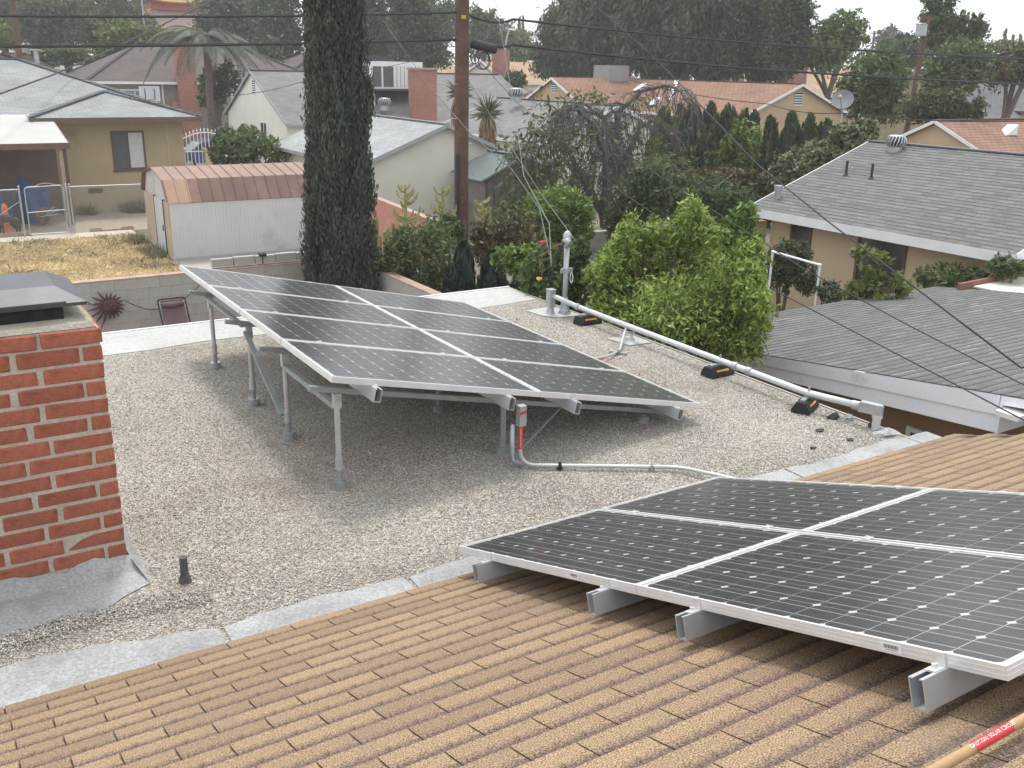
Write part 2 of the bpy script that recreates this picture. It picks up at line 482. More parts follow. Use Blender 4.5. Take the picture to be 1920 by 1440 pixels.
# ---- three-tab shingles
def shingle_material(name, light, mid, band, slot=None):
    m = bpy.data.materials.new(name); ns, ln = nodes_of(m); b = ns['Principled BSDF']
    tc = ns.new('ShaderNodeTexCoord'); uv = ns.new('ShaderNodeSeparateXYZ'); ln.new(tc.outputs['UV'], uv.inputs[0])
    oi = ns.new('ShaderNodeObjectInfo'); ge = ns.new('ShaderNodeNewGeometry')
    ad = ns.new('ShaderNodeMath'); ln.new(oi.outputs['Random'], ad.inputs[0]); ln.new(ge.outputs['Random Per Island'], ad.inputs[1])
    fr = ns.new('ShaderNodeMath'); fr.operation = 'FRACT'; ln.new(ad.outputs[0], fr.inputs[0])
    tone = ramp(ns, [(0.0, mid), (0.35, tuple(0.5 * (a + c) for a, c in zip(light, mid))), (1.0, light)]); ln.new(fr.outputs[0], tone.inputs['Fac'])
    nz = ns.new('ShaderNodeTexNoise'); nz.inputs['Scale'].default_value = 26; nz.inputs['Detail'].default_value = 7; ln.new(tc.outputs['Object'], nz.inputs['Vector'])
    off = ns.new('ShaderNodeMath'); off.operation = 'MULTIPLY_ADD'; off.inputs[1].default_value = 0.34; ln.new(nz.outputs['Fac'], off.inputs[0]); ln.new(uv.outputs['Y'], off.inputs[2])
    bandr = ramp(ns, [(0.40, (0, 0, 0)), (0.50, (0.4,) * 3), (0.60, (1, 1, 1))]); bandr.color_ramp.interpolation = 'LINEAR'
    sc = ns.new('ShaderNodeMath'); sc.operation = 'MULTIPLY'; sc.inputs[1].default_value = 0.60; ln.new(off.outputs[0], sc.inputs[0])
    ln.new(sc.outputs[0], bandr.inputs['Fac'])
    mx = ns.new('ShaderNodeMixRGB'); ln.new(bandr.outputs['Color'], mx.inputs['Fac']); ln.new(tone.outputs['Color'], mx.inputs['Color1']); mx.inputs['Color2'].default_value = (*band, 1)
    gr = ns.new('ShaderNodeTexNoise'); gr.inputs['Scale'].default_value = 210; gr.inputs['Detail'].default_value = 2; ln.new(tc.outputs['Object'], gr.inputs['Vector'])
    rg = ramp(ns, [(0.34, (0.30, 0.28, 0.27)), (0.5, (1, 1, 1)), (0.66, (1.75, 1.7, 1.6))]); ln.new(gr.outputs['Fac'], rg.inputs['Fac'])
    m2 = ns.new('ShaderNodeMixRGB'); m2.blend_type = 'MULTIPLY'; m2.inputs['Fac'].default_value = 1
    ln.new(mx.outputs['Color'], m2.inputs['Color1']); ln.new(rg.outputs['Color'], m2.inputs['Color2'])
    # weathered spots where granules are lost
    ws = ns.new('ShaderNodeTexNoise'); ws.inputs['Scale'].default_value = 2.3; ws.inputs['Detail'].default_value = 8; ws.inputs['Roughness'].default_value = 0.7
    ln.new(ge.outputs['Position'], ws.inputs['Vector'])
    rw = ramp(ns, [(0.56, (0, 0, 0)), (0.76, (0.62,) * 3)]); ln.new(ws.outputs['Fac'], rw.inputs['Fac'])
    m3 = ns.new('ShaderNodeMixRGB'); ln.new(rw.outputs['Color'], m3.inputs['Fac']); ln.new(m2.outputs['Color'], m3.inputs['Color1']); m3.inputs['Color2'].default_value = (0.21, 0.17, 0.135, 1)
    ln.new(m3.outputs['Color'], b.inputs['Base Color']); b.inputs['Roughness'].default_value = 0.9
    b.inputs['Specular IOR Level'].default_value = 0.2
    bp = ns.new('ShaderNodeBump'); bp.inputs['Strength'].default_value = 0.6; bp.inputs['Distance'].default_value = 0.004
    ln.new(gr.outputs['Fac'], bp.inputs['Height']); ln.new(bp.outputs[0], b.inputs['Normal'])
    return m


m_tab = shingle_material('tan_shingle', (0.315, 0.226, 0.142), (0.232, 0.166, 0.112), (0.140, 0.10, 0.083))
m_slot = mat('shingle_slot', (0.055, 0.048, 0.045), 0.95, 0.3, 20)
EXPO, TABW = 0.143, 0.333


def tab_mesh(w, seed):
    r = random.Random(seed); me = bpy.data.meshes.new('shingle'); L = EXPO * 1.22; t = 0.0042; h = 0.0022
    j = lambda a: r.uniform(-a, a)
    w2 = w / 2
    top = [(-w2, 0 + j(.002), t + h), (w2, 0 + j(.002), t + h), (w2, L, h * 0.15), (-w2, L, h * 0.15)]
    # subdivide the butt edge a little so that it is not ruler straight
    n = 5; front = [(-w2 + w * i / n, top[0][1] * (1 - i / n) + top[1][1] * i / n + j(.0012), t + h + j(.0006)) for i in range(n + 1)]
    V = front + [(w2, L, h * 0.15), (-w2, L, h * 0.15)] + [(p[0], p[1], 0.0002) for p in front]
    k = n + 1
    F = [list(range(k)) + [k, k + 1]] + [[i + 1, i, k + 2 + i, k + 3 + i] for i in range(n)] + [[0, k + 1, k + 2], [k, n, k + 2 + n]]
    me.from_pydata(V, [], F); uvl = me.uv_layers.new(name='UVMap')
    for p in me.polygons:
        for li in p.loop_indices:
            c = me.vertices[me.loops[li].vertex_index].co; uvl.data[li].uv = (c.x / w + 0.5, c.y / EXPO)
    me.materials.append(m_tab); me.update()
    return me


A_FRONT = Vector((2.347, 4.289, 0.186))       # low left corner of the front array, on its top plane
AF_L, AF_W = 3.32, 2.004
TAB_MESHES = [tab_mesh(TABW - 0.007, s) for s in range(6)]


def pix(p):
    d = Vector(p) - CAM_POS; z = d.dot(C_FWD)
    return (960 + F_PX * d.dot(C_RGT) / z, 720 - F_PX * d.dot(C_UP) / z, z) if z > 0.1 else (-9e9, 0, z)


def hidden_by_front_array(p):
    d = Vector(p) - CAM_POS; dn = d.dot(S_N)
    if abs(dn) < 1e-6: return False
    t = (A_FRONT - CAM_POS).dot(S_N) / dn
    if t > 1: return False
    q = CAM_POS + d * t - A_FRONT
    return 0.06 < q.x < AF_W - 0.06 and 0.06 < q.dot(S_UP) < AF_L - 0.06


deck = MB()
P = [Vector((x, Y0, 0)) + S_UP * s for x, s in ((-8, -0.02), (6.9, -0.02), (6.9, 6.2), (-8, 6.2))]
deck.slab([p + S_N * 0.001 for p in P], 0.12).build('roof_deck', m_slot, home)
MB().bar(P[1] + Vector((0.02, 0, -0.08)), P[2] + Vector((0.02, 0, -0.08)), 0.03, 0.16).build('rake_board', m_brown, home)
tabs = []
R_TAB = Matrix((Vector((1, 0, 0)), S_UP, S_N)).transposed().to_4x4()
rows = int(6.1 / EXPO)
for row in range(rows):
    x = -3.0 + (0.5 * TABW if row % 2 else 0) + RNG.uniform(-0.012, 0.012)
    while x < 6.9 - TABW * 0.35:
        base = Vector((x + TABW / 2, Y0, 0)) + S_UP * (0.004 + row * EXPO) + S_N * 0.0022
        mid = base + S_UP * EXPO * 0.5
        u, v, z = pix(mid)
        seen = -60 < u < 1980 and 760 < v < 1500 and not hidden_by_front_array(mid)
        tabs.append((z if seen else 99 + z, seen, base)); x += TABW
tabs.sort(key=lambda t: t[0])
rest_v, rest_f, rest_uv = [], [], []
for i, (z, seen, base) in enumerate(tabs):
    me = TAB_MESHES[RNG.randrange(6)]
    Mx = Matrix.Translation(base) @ R_TAB @ Matrix.Rotation(RNG.gauss(0, 0.004), 4, 'Z')
    if seen and i < 298:
        o = bpy.data.objects.new('shingle', me); COL.objects.link(o); o.parent = home
        o.matrix_local = Matrix.Translation(-world_origin(home)) @ Mx
    else:
        k = len(rest_v); rest_v += [Mx @ vv.co for vv in me.vertices]
        for p in me.polygons:
            rest_f.append([k + q for q in p.vertices])
            rest_uv += [tuple(me.uv_layers[0].data[li].uv) for li in p.loop_indices]
me = bpy.data.meshes.new('far_shingles'); o0 = world_origin(home)
me.from_pydata([tuple(p - o0) for p in rest_v], [], rest_f)
l = me.uv_layers.new(name='UVMap'); l.data.foreach_set('uv', np.array(rest_uv, np.float32).ravel())
tag(link_mesh('far_shingles', me, m_tab, home), kind='stuff')

# tar lumps and old flashing scraps on the right edge of the flat roof
m_tar = mat('tar', (0.06, 0.055, 0.055), 0.9, 0.4, 15, bump=0.8, bscale=30)
import bmesh


def lump(name, c, r, material, parent, seed, flat=0.6):
    rr = random.Random(seed); bm = bmesh.new(); bmesh.ops.create_icosphere(bm, subdivisions=2, radius=1)
    for v in bm.verts:
        k = rr.uniform(0.55, 1.25); v.co = Vector((v.co.x * r[0] * k, v.co.y * r[1] * k, v.co.z * r[2] * k))
        v.co += Vector(c) - world_origin(parent)
    me = bpy.data.meshes.new(name); bm.to_mesh(me); bm.free()
    return link_mesh(name, me, material, parent)


for i, (x, y, s) in enumerate([(6.40, 5.02, .055), (6.49, 4.93, .05), (6.52, 4.72, .045), (6.05, 4.86, .04), (6.1, 4.6, .035), (5.7, 4.62, .03)]):
    lump('tar_lump', (x, y, 0.012), (s, s * .8, s * (.75 if i < 3 else .25)), m_tar if i != 1 else m_silver, home, i)
lump('mastic_collar', (6.50, 4.545, 0.0), (.11, .10, .05), m_silver, home, 12)

# ------------------------------------------------------------------ brick chimney
CH_X0, CH_X1, CH_Y0, CH_Y1, CH_Z = -0.62, 0.72, 5.31, 6.12, 1.45
chim = thing('brick_chimney', 'red brick chimney with pale mortar and a grey metal hood at the left', 'chimney', (0.05, 5.7, 0))
m_brick = mat('red_brick', (0.325, 0.108, 0.066), 0.9, 0.22, 14, fine=0.16, fscale=120, bump=0.5, bscale=60, objrand=0.13,
              stain=(0.23, 0.07, 0.05), stain_scale=9, stain_lo=0.56, stain_hi=0.72)
m_mortar = mat('mortar', (0.46, 0.41, 0.335), 0.95, 0.12, 8, fine=0.12, fscale=90, bump=0.5, bscale=70)
MB().box((CH_X0 + .005, CH_Y0 + .005, -0.05), (CH_X1 - .005, CH_Y1 - .005, CH_Z - .004)).build('mortar_core', m_mortar, chim)


def brick_mesh(sx, sy, sz, seed, mname='brick'):
    bm = bmesh.new(); bmesh.ops.create_cube(bm, size=1); rr = random.Random(seed)
    for v in bm.verts: v.co = Vector((v.co.x * sx, v.co.y * sy, v.co.z * sz))
    bmesh.ops.bevel(bm, geom=bm.edges[:], offset=0.007, segments=1, affect='EDGES')
    for v in bm.verts: v.co += Vector([rr.uniform(-.0022, .0022) for _ in range(3)])
    me = bpy.data.meshes.new(mname); bm.to_mesh(me); bm.free(); me.materials.append(m_brick)
    return me


BRK = [brick_mesh(0.30, 0.10, 0.0835, s) for s in range(5)]
NC = 15; CP = (CH_Z + 0.03) / NC


def put_brick(cx, cy, cz, length, along):
    o = bpy.data.objects.new('brick', BRK[RNG.randrange(5)]); COL.objects.link(o); o.parent = chim
    o.location = Vector((cx, cy, cz)) - world_origin(chim)
    o.scale = (length / 0.30, 1, 1)
    o.rotation_euler = (RNG.gauss(0, .004), RNG.gauss(0, .006), (0 if along == 'x' else math.pi / 2) + RNG.gauss(0, .004))


for c in range(NC):
    z = CH_Z - CP * (c + 0.5) + 0.004
    out = 0.008 if c == 0 else 0.0
    odd = c % 2
    # front and back rows, then the two sides, corners alternate
    for yf, sg in ((CH_Y0 + 0.05 - out, 1), (CH_Y1 - 0.05 + out, -1)):
        x = CH_X1 + out - (0.115 if odd else 0.0); x_end = CH_X0 - out + (0.115 if odd else 0.0)
        while x > x_end + 0.05:
            ln_ = min(RNG.choice([0.30, 0.30, 0.30, 0.27, 0.315]), x - x_end)
            put_brick(x - ln_ / 2, yf + RNG.uniform(-.003, .003), z, ln_, 'x'); x -= ln_ + RNG.uniform(0.015, 0.034)
    for xf in (CH_X1 - 0.05 + out, CH_X0 + 0.05 - out):
        y = CH_Y0 - out + (0.0 if odd else 0.115); y_end = CH_Y1 + out - (0.0 if odd else 0.115)
        while y < y_end - 0.05:
            ln_ = min(0.30, y_end - y)
            put_brick(xf + RNG.uniform(-.003, .003), y + ln_ / 2, z, ln_, 'y'); y += ln_ + 0.016
# concrete wash on top
m_wash = mat('chimney_wash', (0.36, 0.325, 0.26), 0.95, 0.14, 5, fine=0.14, fscale=80, bump=0.6, bscale=60, stain=(0.20, 0.18, 0.15), stain_scale=5, stain_lo=.58, stain_hi=.75)
b = MB()
x0, x1, y0, y1 = CH_X0 + .01, CH_X1 - .012, CH_Y0 + .008, CH_Y1 - .008
b.face([(x0, y0, CH_Z), (x1, y0, CH_Z), (x1 - .02, y0 + .02, CH_Z + .022), (x0 + .02, y0 + .02, CH_Z + .022)])
rim = [(x0 + .02, y0 + .02), (x1 - .02, y0 + .02), (x1 - .02, y1 - .02), (x0 + .02, y1 - .02)]
inn = [(x0 + .22, y0 + .17), (x1 - .2, y0 + .17), (x1 - .2, y1 - .17), (x0 + .22, y1 - .17)]
low = [(x0, y0), (x1, y0), (x1, y1), (x0, y1)]
for i in range(1, 4):
    j = (i + 1) % 4
    b.face([(*low[i], CH_Z), (*low[j], CH_Z), (*rim[j], CH_Z + .022), (*rim[i], CH_Z + .022)])
for i in range(4):
    j = (i + 1) % 4
    b.face([(*rim[i], CH_Z + .022), (*rim[j], CH_Z + .022), (*inn[j], CH_Z + .05), (*inn[i], CH_Z + .05)])
b.face([(*p, CH_Z + .05) for p in inn])
b.build('concrete_wash', m_wash, chim)
m_hood = mat('dark_sheet_metal', (0.095, 0.10, 0.11), 0.5, 0.15, 4, metal=0.55, fine=0.06, stain=(0.10, 0.095, 0.09), stain_scale=5)
m_soot = mat('sooty_flue', (0.02, 0.016, 0.02), 0.95, 0.3, 20)
MB().box((x0 + .20, y0 + .10, CH_Z + .02), (x1 - .14, y1 - .12, CH_Z + .125)).build('flue', m_soot, chim)
hood = MB(); hx0, hx1, hy0, hy1 = -0.62, 0.685, 5.40, 6.08; zb, zt = CH_Z + .105, CH_Z + .195
R0 = [(hx0, hy0), (hx1, hy0), (hx1, hy1), (hx0, hy1)]; R1 = [(hx0 + .15, hy0 + .13), (hx1 - .13, hy0 + .13), (hx1 - .13, hy1 - .13), (hx0 + .15, hy1 - .13)]
for i in range(4):
    j = (i + 1) % 4
    hood.face([(*R0[i], zb), (*R0[j], zb), (*R0[j], zb + .018), (*R0[i], zb + .018)])
    hood.face([(*R0[i], zb + .018), (*R0[j], zb + .018), (*R1[j], zt), (*R1[i], zt)])
hood.face([(*p, zt) for p in R1]); hood.face([(*p, zb) for p in reversed(R0)])
ho = hood.build('metal_hood', m_hood, chim)
MB().bar((hx0, hy0 - .006, zb + .024), (hx1 - .1, hy0 - .006, zb + .024), .012, .012).build('hood_seam', m_hood, ho)
MB().bar((hx1 + .004, hy0 - .004, zb + .02), (hx1 + .03, hy0 - .02, zb + .002), .03, .006).build('bent_corner', m_hood, ho)

b = MB()
b.tube([(0.965, 4.99, -.01), (0.965, 4.99, 0.155)], .022, 10).tube([(0.965, 4.99, -.01), (0.965, 4.99, 0.012), (0.965, 4.99, .05)], [.04, .034, .024], 10)
tag(b.build('vent_pipe', mat('rusty_pipe', (0.085, 0.08, 0.08), 0.8, 0.3, 30, stain=(.13, .10, .09), stain_scale=20)), 'short rusty vent stub poking from the gravel beside the chimney', 'vent pipe')

# ------------------------------------------------------------------ solar arrays
PL_, PS_, PG = 1.65, 0.992, 0.02
FR_H = 0.042


def cell_material():
    m = bpy.data.materials.new('silicon_cell'); ns, ln = nodes_of(m); b = ns['Principled BSDF']
    tc = ns.new('ShaderNodeTexCoord'); sp = ns.new('ShaderNodeSeparateXYZ'); ln.new(tc.outputs['UV'], sp.inputs[0])
    mu = ns.new('ShaderNodeMath'); mu.operation = 'MULTIPLY'; mu.inputs[1].default_value = 2; ln.new(sp.outputs['Y'], mu.inputs[0])
    fr = ns.new('ShaderNodeMath'); fr.operation = 'FRACT'; ln.new(mu.outputs[0], fr.inputs[0])
    su = ns.new('ShaderNodeMath'); su.operation = 'SUBTRACT'; su.inputs[1].default_value = 0.5; ln.new(fr.outputs[0], su.inputs[0])
    ab = ns.new('ShaderNodeMath'); ab.operation = 'ABSOLUTE'; ln.new(su.outputs[0], ab.inputs[0])
    lt = ns.new('ShaderNodeMath'); lt.operation = 'LESS_THAN'; lt.inputs[1].default_value = 0.021; ln.new(ab.outputs[0], lt.inputs[0])
    oi = ns.new('ShaderNodeObjectInfo'); ge = ns.new('ShaderNodeNewGeometry')
    r = ramp(ns, [(0, (0.008, 0.009, 0.016)), (0.5, (0.011, 0.013, 0.019)), (1, (0.016, 0.016, 0.023))])
    ad = ns.new('ShaderNodeMath'); ln.new(oi.outputs['Random'], ad.inputs[0]); ln.new(ge.outputs['Random Per Island'], ad.inputs[1])
    f2 = ns.new('ShaderNodeMath'); f2.operation = 'FRACT'; ln.new(ad.outputs[0], f2.inputs[0]); ln.new(f2.outputs[0], r.inputs['Fac'])
    mx = ns.new('ShaderNodeMixRGB'); ln.new(lt.outputs[0], mx.inputs['Fac']); ln.new(r.outputs['Color'], mx.inputs['Color1'])
    mx.inputs['Color2'].default_value = (0.72, 0.73, 0.74, 1)
    ln.new(mx.outputs['Color'], b.inputs['Base Color']); b.inputs['Roughness'].default_value = 0.45
    return m


def glass_material(name, rough, dirt=0.02):
    m = bpy.data.materials.new(name); ns, ln = nodes_of(m); out = ns['Material Output']; ns.remove(ns['Principled BSDF'])
    tr = ns.new('ShaderNodeBsdfTransparent'); gl = ns.new('ShaderNodeBsdfGlossy'); gl.inputs['Roughness'].default_value = rough
    fr = ns.new('ShaderNodeFresnel'); fr.inputs['IOR'].default_value = 1.78
    s = ns.new('ShaderNodeMixShader'); ln.new(fr.outputs[0], s.inputs['Fac']); ln.new(tr.outputs[0], s.inputs[1]); ln.new(gl.outputs[0], s.inputs[2])
    # thin dust film
    df = ns.new('ShaderNodeBsdfDiffuse'); df.inputs['Color'].default_value = (0.5, 0.48, 0.45, 1)
    tc = ns.new('ShaderNodeTexCoord'); nz = ns.new('ShaderNodeTexNoise'); nz.inputs['Scale'].default_value = 5; nz.inputs['Detail'].default_value = 7
    ln.new(tc.outputs['Object'], nz.inputs['Vector'])
    r = ramp(ns, [(0.3, (dirt * 0.4,) * 3), (0.8, (dirt * 1.6,) * 3)]); ln.new(nz.outputs['Fac'], r.inputs['Fac'])
    s2 = ns.new('ShaderNodeMixShader'); ln.new(r.outputs['Color'], s2.inputs['Fac']); ln.new(s.outputs[0], s2.inputs[1]); ln.new(df.outputs[0], s2.inputs[2])
    ln.new(s2.outputs[0], out.inputs['Surface'])
    return m


m_cell = cell_material(); m_pvglass = glass_material('module_glass', 0.225, 0.012)
m_back = mat('white_backsheet', (0.80, 0.81, 0.82), 0.5, 0.02, 3)
m_frame = mat('anodised_frame', (0.74, 0.74, 0.735), 0.35, 0.05, 5, metal=0.35)
m_rail = mat('mill_aluminium_rail', (0.50, 0.51, 0.52), 0.4, 0.08, 5, metal=0.5)

CPITCH = 0.1585; CS = 0.1530; CH_ = 0.0138


def cell_geom(cx, cy):
    h = CS / 2; c = CH_
    P = [(-h + c, -h), (h - c, -h), (h, -h + c), (h, h - c), (h - c, h), (-h + c, h), (-h, h - c), (-h, -h + c)]
    return [(cx + p[0], cy + p[1]) for p in P], [(p[0] / CS + .5, p[1] / CS + .5) for p in P]


def cell_mesh():
    me = bpy.data.meshes.new('cell'); P, UV = cell_geom(0, 0)
    V = [(*p, 0.0) for p in P] + [(*p, -0.0008) for p in P]
    me.from_pydata(V, [], [list(range(8))] + [[(i + 1) % 8, i, 8 + i, 8 + (i + 1) % 8] for i in range(8)])
    l = me.uv_layers.new(name='UVMap')
    for i in range(8): l.data[i].uv = UV[i]
    for i in range(8, len(l.data)): l.data[i].uv = (0.5, 0.33)
    me.materials.append(m_cell); me.update()
    return me


CELL = cell_mesh()
CELL_POS = [(0.0325 + CPITCH * (i + .5), 0.0205 + CPITCH * (j + .5)) for i in range(10) for j in range(6)]


def joined_cells():
    V, F, UV = [], [], []
    for cx, cy in CELL_POS:
        P, uv = cell_geom(cx, cy); k = len(V); V += [(*p, -0.005) for p in P]; F.append(list(range(k, k + 8))); UV += uv
    me = bpy.data.meshes.new('cell_sheet'); me.from_pydata(V, [], F); l = me.uv_layers.new(name='UVMap')
    l.data.foreach_set('uv', np.array(UV, np.float32).ravel()); me.materials.append(m_cell); me.update()
    return me


JOINED = joined_cells()


def frame_mesh():
    b = MB(); t = 0.011; h = FR_H
    for lo, hi in (((0, 0, -h), (PL_, t, 0)), ((0, PS_ - t, -h), (PL_, PS_, 0)), ((0, t, -h), (t, PS_ - t, -.0006)), ((PL_ - t, t, -h), (PL_, PS_ - t, -.0006))):
        b.box(lo, hi)
    # two raised ribs round the outside of the profile
    for z0, z1 in ((-.0155, -.0125), (-.0305, -.0275)):
        b.box((-.0012, -.0012, z0), (PL_ + .0012, 0.0002, z1)); b.box((-.0012, PS_ - .0002, z0), (PL_ + .0012, PS_ + .0012, z1))
        b.box((-.0012, .0004, z0), (.0002, PS_ - .0004, z1)); b.box((PL_ - .0002, .0004, z0), (PL_ + .0012, PS_ - .0004, z1))
    me = bpy.data.meshes.new('solar_panel'); me.from_pydata([tuple(v) for v in b.v], [], b.f); me.materials.append(m_frame); me.update()
    return me


FRAME = frame_mesh()


def quad_mesh(name, z, inset, material, thick=None):
    i = inset; me = bpy.data.meshes.new(name)
    V = [(i, i, z), (PL_ - i, i, z), (PL_ - i, PS_ - i, z), (i, PS_ - i, z)]
    F = [(0, 1, 2, 3)]
    if thick:
        V += [(x, y, z - thick) for x, y, _ in V]; F += [(7, 6, 5, 4), (0, 4, 5, 1), (1, 5, 6, 2), (2, 6, 7, 3), (3, 7, 4, 0)]
    me.from_pydata(V, [], F); me.materials.append(material); me.update()
    return me


BACK = quad_mesh('backsheet', -0.0062, 0.010, m_back, 0.003); GLASS = quad_mesh('glass', -0.0022, 0.0105, m_pvglass)


def panel(parent, origin, u, v, n, sep_cells):
    o = bpy.data.objects.new('solar_panel', FRAME); COL.objects.link(o); o.parent = parent
    Mx = Matrix((u, v, n)).transposed().to_4x4(); Mx.translation = Vector(origin) - world_origin(parent)
    o.matrix_local = Mx
    for nm, me in (('backsheet', BACK), ('glass', GLASS)):
        k = bpy.data.objects.new(nm, me); COL.objects.link(k); k.parent = o
    if sep_cells:
        for cx, cy in CELL_POS:
            k = bpy.data.objects.new('cell', CELL); COL.objects.link(k); k.parent = o; k.location = (cx, cy, -0.0045)
    else:
        k = bpy.data.objects.new('cell_sheet', JOINED); COL.objects.link(k); k.parent = o; tag(k, kind='stuff')
    return o


def rail(mb, a, d, length, s, n, w=0.05, h=0.09, t=0.004):
    """open topped rectangular aluminium rail, a = top centre of its near end, d = direction"""
    a, d, s, n = Vector(a), Vector(d), Vector(s), Vector(n)
    c = a + d * length / 2
    mb.obox(c - s * (w / 2 - t / 2) - n * h / 2, d * length / 2, s * t / 2, n * h / 2)
    mb.obox(c + s * (w / 2 - t / 2) - n * h / 2, d * length / 2, s * t / 2, n * h / 2)
    mb.obox(c - n * (h - t / 2), d * (length / 2 - .001), s * (w / 2 - t), n * t / 2)
    for sg in (-1, 1):
        mb.obox(c + s * sg * (w / 2 - t - .005) - n * (t / 2 + .0005), d * (length / 2 - .001), s * .005, n * t / 2)


def clamp_mid(parent, c, d, s, n):
    b = MB(); b.obox(Vector(c) + n * .003, d * (PG / 2 + .009), s * .02, n * .003); b.tube([Vector(c) + n * .004, Vector(c) + n * .013], .007, 8)
    b.build('clamp', m_alu, parent)


def clamp_end(parent, c, d, s, n):
    b = MB(); c = Vector(c); b.obox(c - d * .004 - n * .022, d * .004, s * .02, n * .024); b.obox(c - d * .028 - n * .042, d * .026, s * .02, n * .003)
    b.tube([c - d * .03 - n * .042, c - d * .03 - n * .026], .009, 8)
    b.build('clamp', m_alu, parent)


# --- front array, 2 x 2, on the shingle slope
fa = thing('solar_array', 'near two by two solar array lying on the tan shingle slope', 'solar panels', A_FRONT)
eu, ev, en = S_UP, Vector((1, 0, 0)), S_N
for i in range(2):
    for j in range(2):
        panel(fa, A_FRONT + eu * i * (PL_ + .005) + ev * j * (PS_ + PG), eu, ev, en, True)
for s_ in (0.36, 1.44, 2.04, 3.10):
    top = A_FRONT + eu * s_ - en * FR_H - ev * (0.10 + 0.02 * (s_ > 3))
    b = MB(); rail(b, top, ev, AF_W + 0.2, eu, en, .05, .095); b.build('rail', m_rail, fa)
    clamp_end(fa, A_FRONT + eu * s_ + en * .0, ev, eu, en)
    clamp_mid(fa, A_FRONT + eu * s_ + ev * (PS_ + PG / 2), ev, eu, en)
    clamp_end(fa, A_FRONT + eu * s_ + ev * AF_W, -ev, eu, en)
    for q in (0.35, 1.65):
        p = A_FRONT + eu * s_ + ev * q - en * (FR_H + .095)
        b = MB(); b.obox(p - en * .002, ev * .05, eu * .03, en * .003); b.tube([p - en * .002, p - en * .052], .02, 10); b.build('standoff', m_rail, fa)
m_sticker = mat('sticker', (0.75, 0.75, 0.74), 0.5, 0.02, 4); m_ink = mat('grey_ink', (0.22, 0.22, 0.23), 0.6, 0.05, 4)
for s_ in (1.18, 2.93):
    c = A_FRONT + eu * s_ - en * .021 - ev * .0016
    st = MB().obox(c, eu * .038, ev * .0005, en * .013).build('sticker', m_sticker, fa)
    b = MB()
    for k in range(14): b.obox(c + eu * (-.026 + k * .004) - ev * .0007 + en * .003, eu * (.0009 + .0006 * (k * 7 % 3)), ev * .0003, en * .006)
    b.obox(c - ev * .0007 - en * .007, eu * .022, ev * .0003, en * .0012)
    b.build('print', m_ink, st)

# --- rear array, 2 x 4, tilted on legs over the gravel
TB = 0.2237
A_REAR = Vector((2.0916, 5.512, 0.9016))
bu, bv, bn = Vector((math.cos(TB), 0, -math.sin(TB))), Vector((0, 1, 0)), Vector((math.sin(TB), 0, math.cos(TB)))
ra = thing('solar_array', 'tilted eight panel solar array raised on steel legs over the gravel', 'solar panels', (2.2, 5.7, 0))
for i in range(2):
    for j in range(4):
        panel(ra, A_REAR + bu * i * (PL_ + .005) + bv * j * (PS_ + PG), bu, bv, bn, j < 2)
AR_W = 4 * PS_ + 3 * PG
for s_ in (0.30, 1.36, 1.96, 3.02):
    top = A_REAR + bu * s_ - bn * FR_H - bv * .09
    b = MB(); rail(b, top, bv, AR_W + 0.17, bu, bn, .05, .09); b.build('rail', m_rail, ra)
    clamp_end(ra, A_REAR + bu * s_, bv, bu, bn); clamp_end(ra, A_REAR + bu * s_ + bv * AR_W, -bv, bu, bn)
    for k in range(1, 4): clamp_mid(ra, A_REAR + bu * s_ + bv * (k * (PS_ + PG) - PG / 2), bv, bu, bn)
LEGY = (5.74, 6.80, 7.70, 8.90)
m_strut = mat('slotted_strut', (0.34, 0.37, 0.36), 0.5, 0.12, 8, metal=0.5)
m_leg = mat('galvanised_leg', (0.50, 0.51, 0.50), 0.5, 0.1, 6, metal=0.35)
for y in LEGY:
    p = A_REAR + bu * -0.05 - bn * (FR_H + .09); p.y = y
    q = p + bu * 3.25
    b = MB(); b.bar(p - bn * .018, q - bn * .018, .036, .036, bn); b.build('cross_beam', m_strut, ra)
    for x in (2.2, 3.52, 4.90):
        zt = A_REAR.z - (x - A_REAR.x) * math.tan(TB) - (FR_H + .09 + .041) / math.cos(TB) - .01
        b = MB()
        if zt > 0.4:
            b.tube([(x, y, .14), (x, y, zt - .05)], .0205, 12); b.bar((x, y, zt - .09), (x, y, zt + .012), .05, .05, (1, 0, 0)); b.tube([(x, y - .035, zt - .03), (x, y + .035, zt - .03)], .009, 6)
            lg = b.build('leg', m_leg, ra)
            MB().tube([(x, y, .15), (x, y, .235)], .027, 12).tube([(x, y, .150), (x, y, .158)], .034, 12).build('coupling', m_rail, lg)
            MB().tube([(x, y, .0), (x, y, .15)], .019, 10).build('riser', m_strut, lg)
        else:
            b.tube([(x, y, .02), (x, y, zt)], .022, 10); lg = b.build('leg', m_strut, ra)
        MB().tube([(x, y, -.004), (x, y, .055)], .048, 16).tube([(x, y, .055), (x, y, .06)], .05, 16).build('foot', m_galv, lg)
b = MB(); b.bar((2.2, 5.74 + .03, .60), (2.2, 6.80, .60), .041, .041); b.build('brace', m_strut, ra)
b = MB(); b.bar((2.165, 7.68, .66), (2.165, 6.82, .20), .041, .025); b.build('brace', m_strut, ra)
b = MB(); b.bar((2.165, 8.88, .70), (2.165, 7.74, .70), .041, .025); b.build('brace', m_strut, ra)
b = MB(); b.bar((4.10, 5.80, .26), (3.55, 5.60, .03), .012, .012); b.build('brace', m_strut, ra)

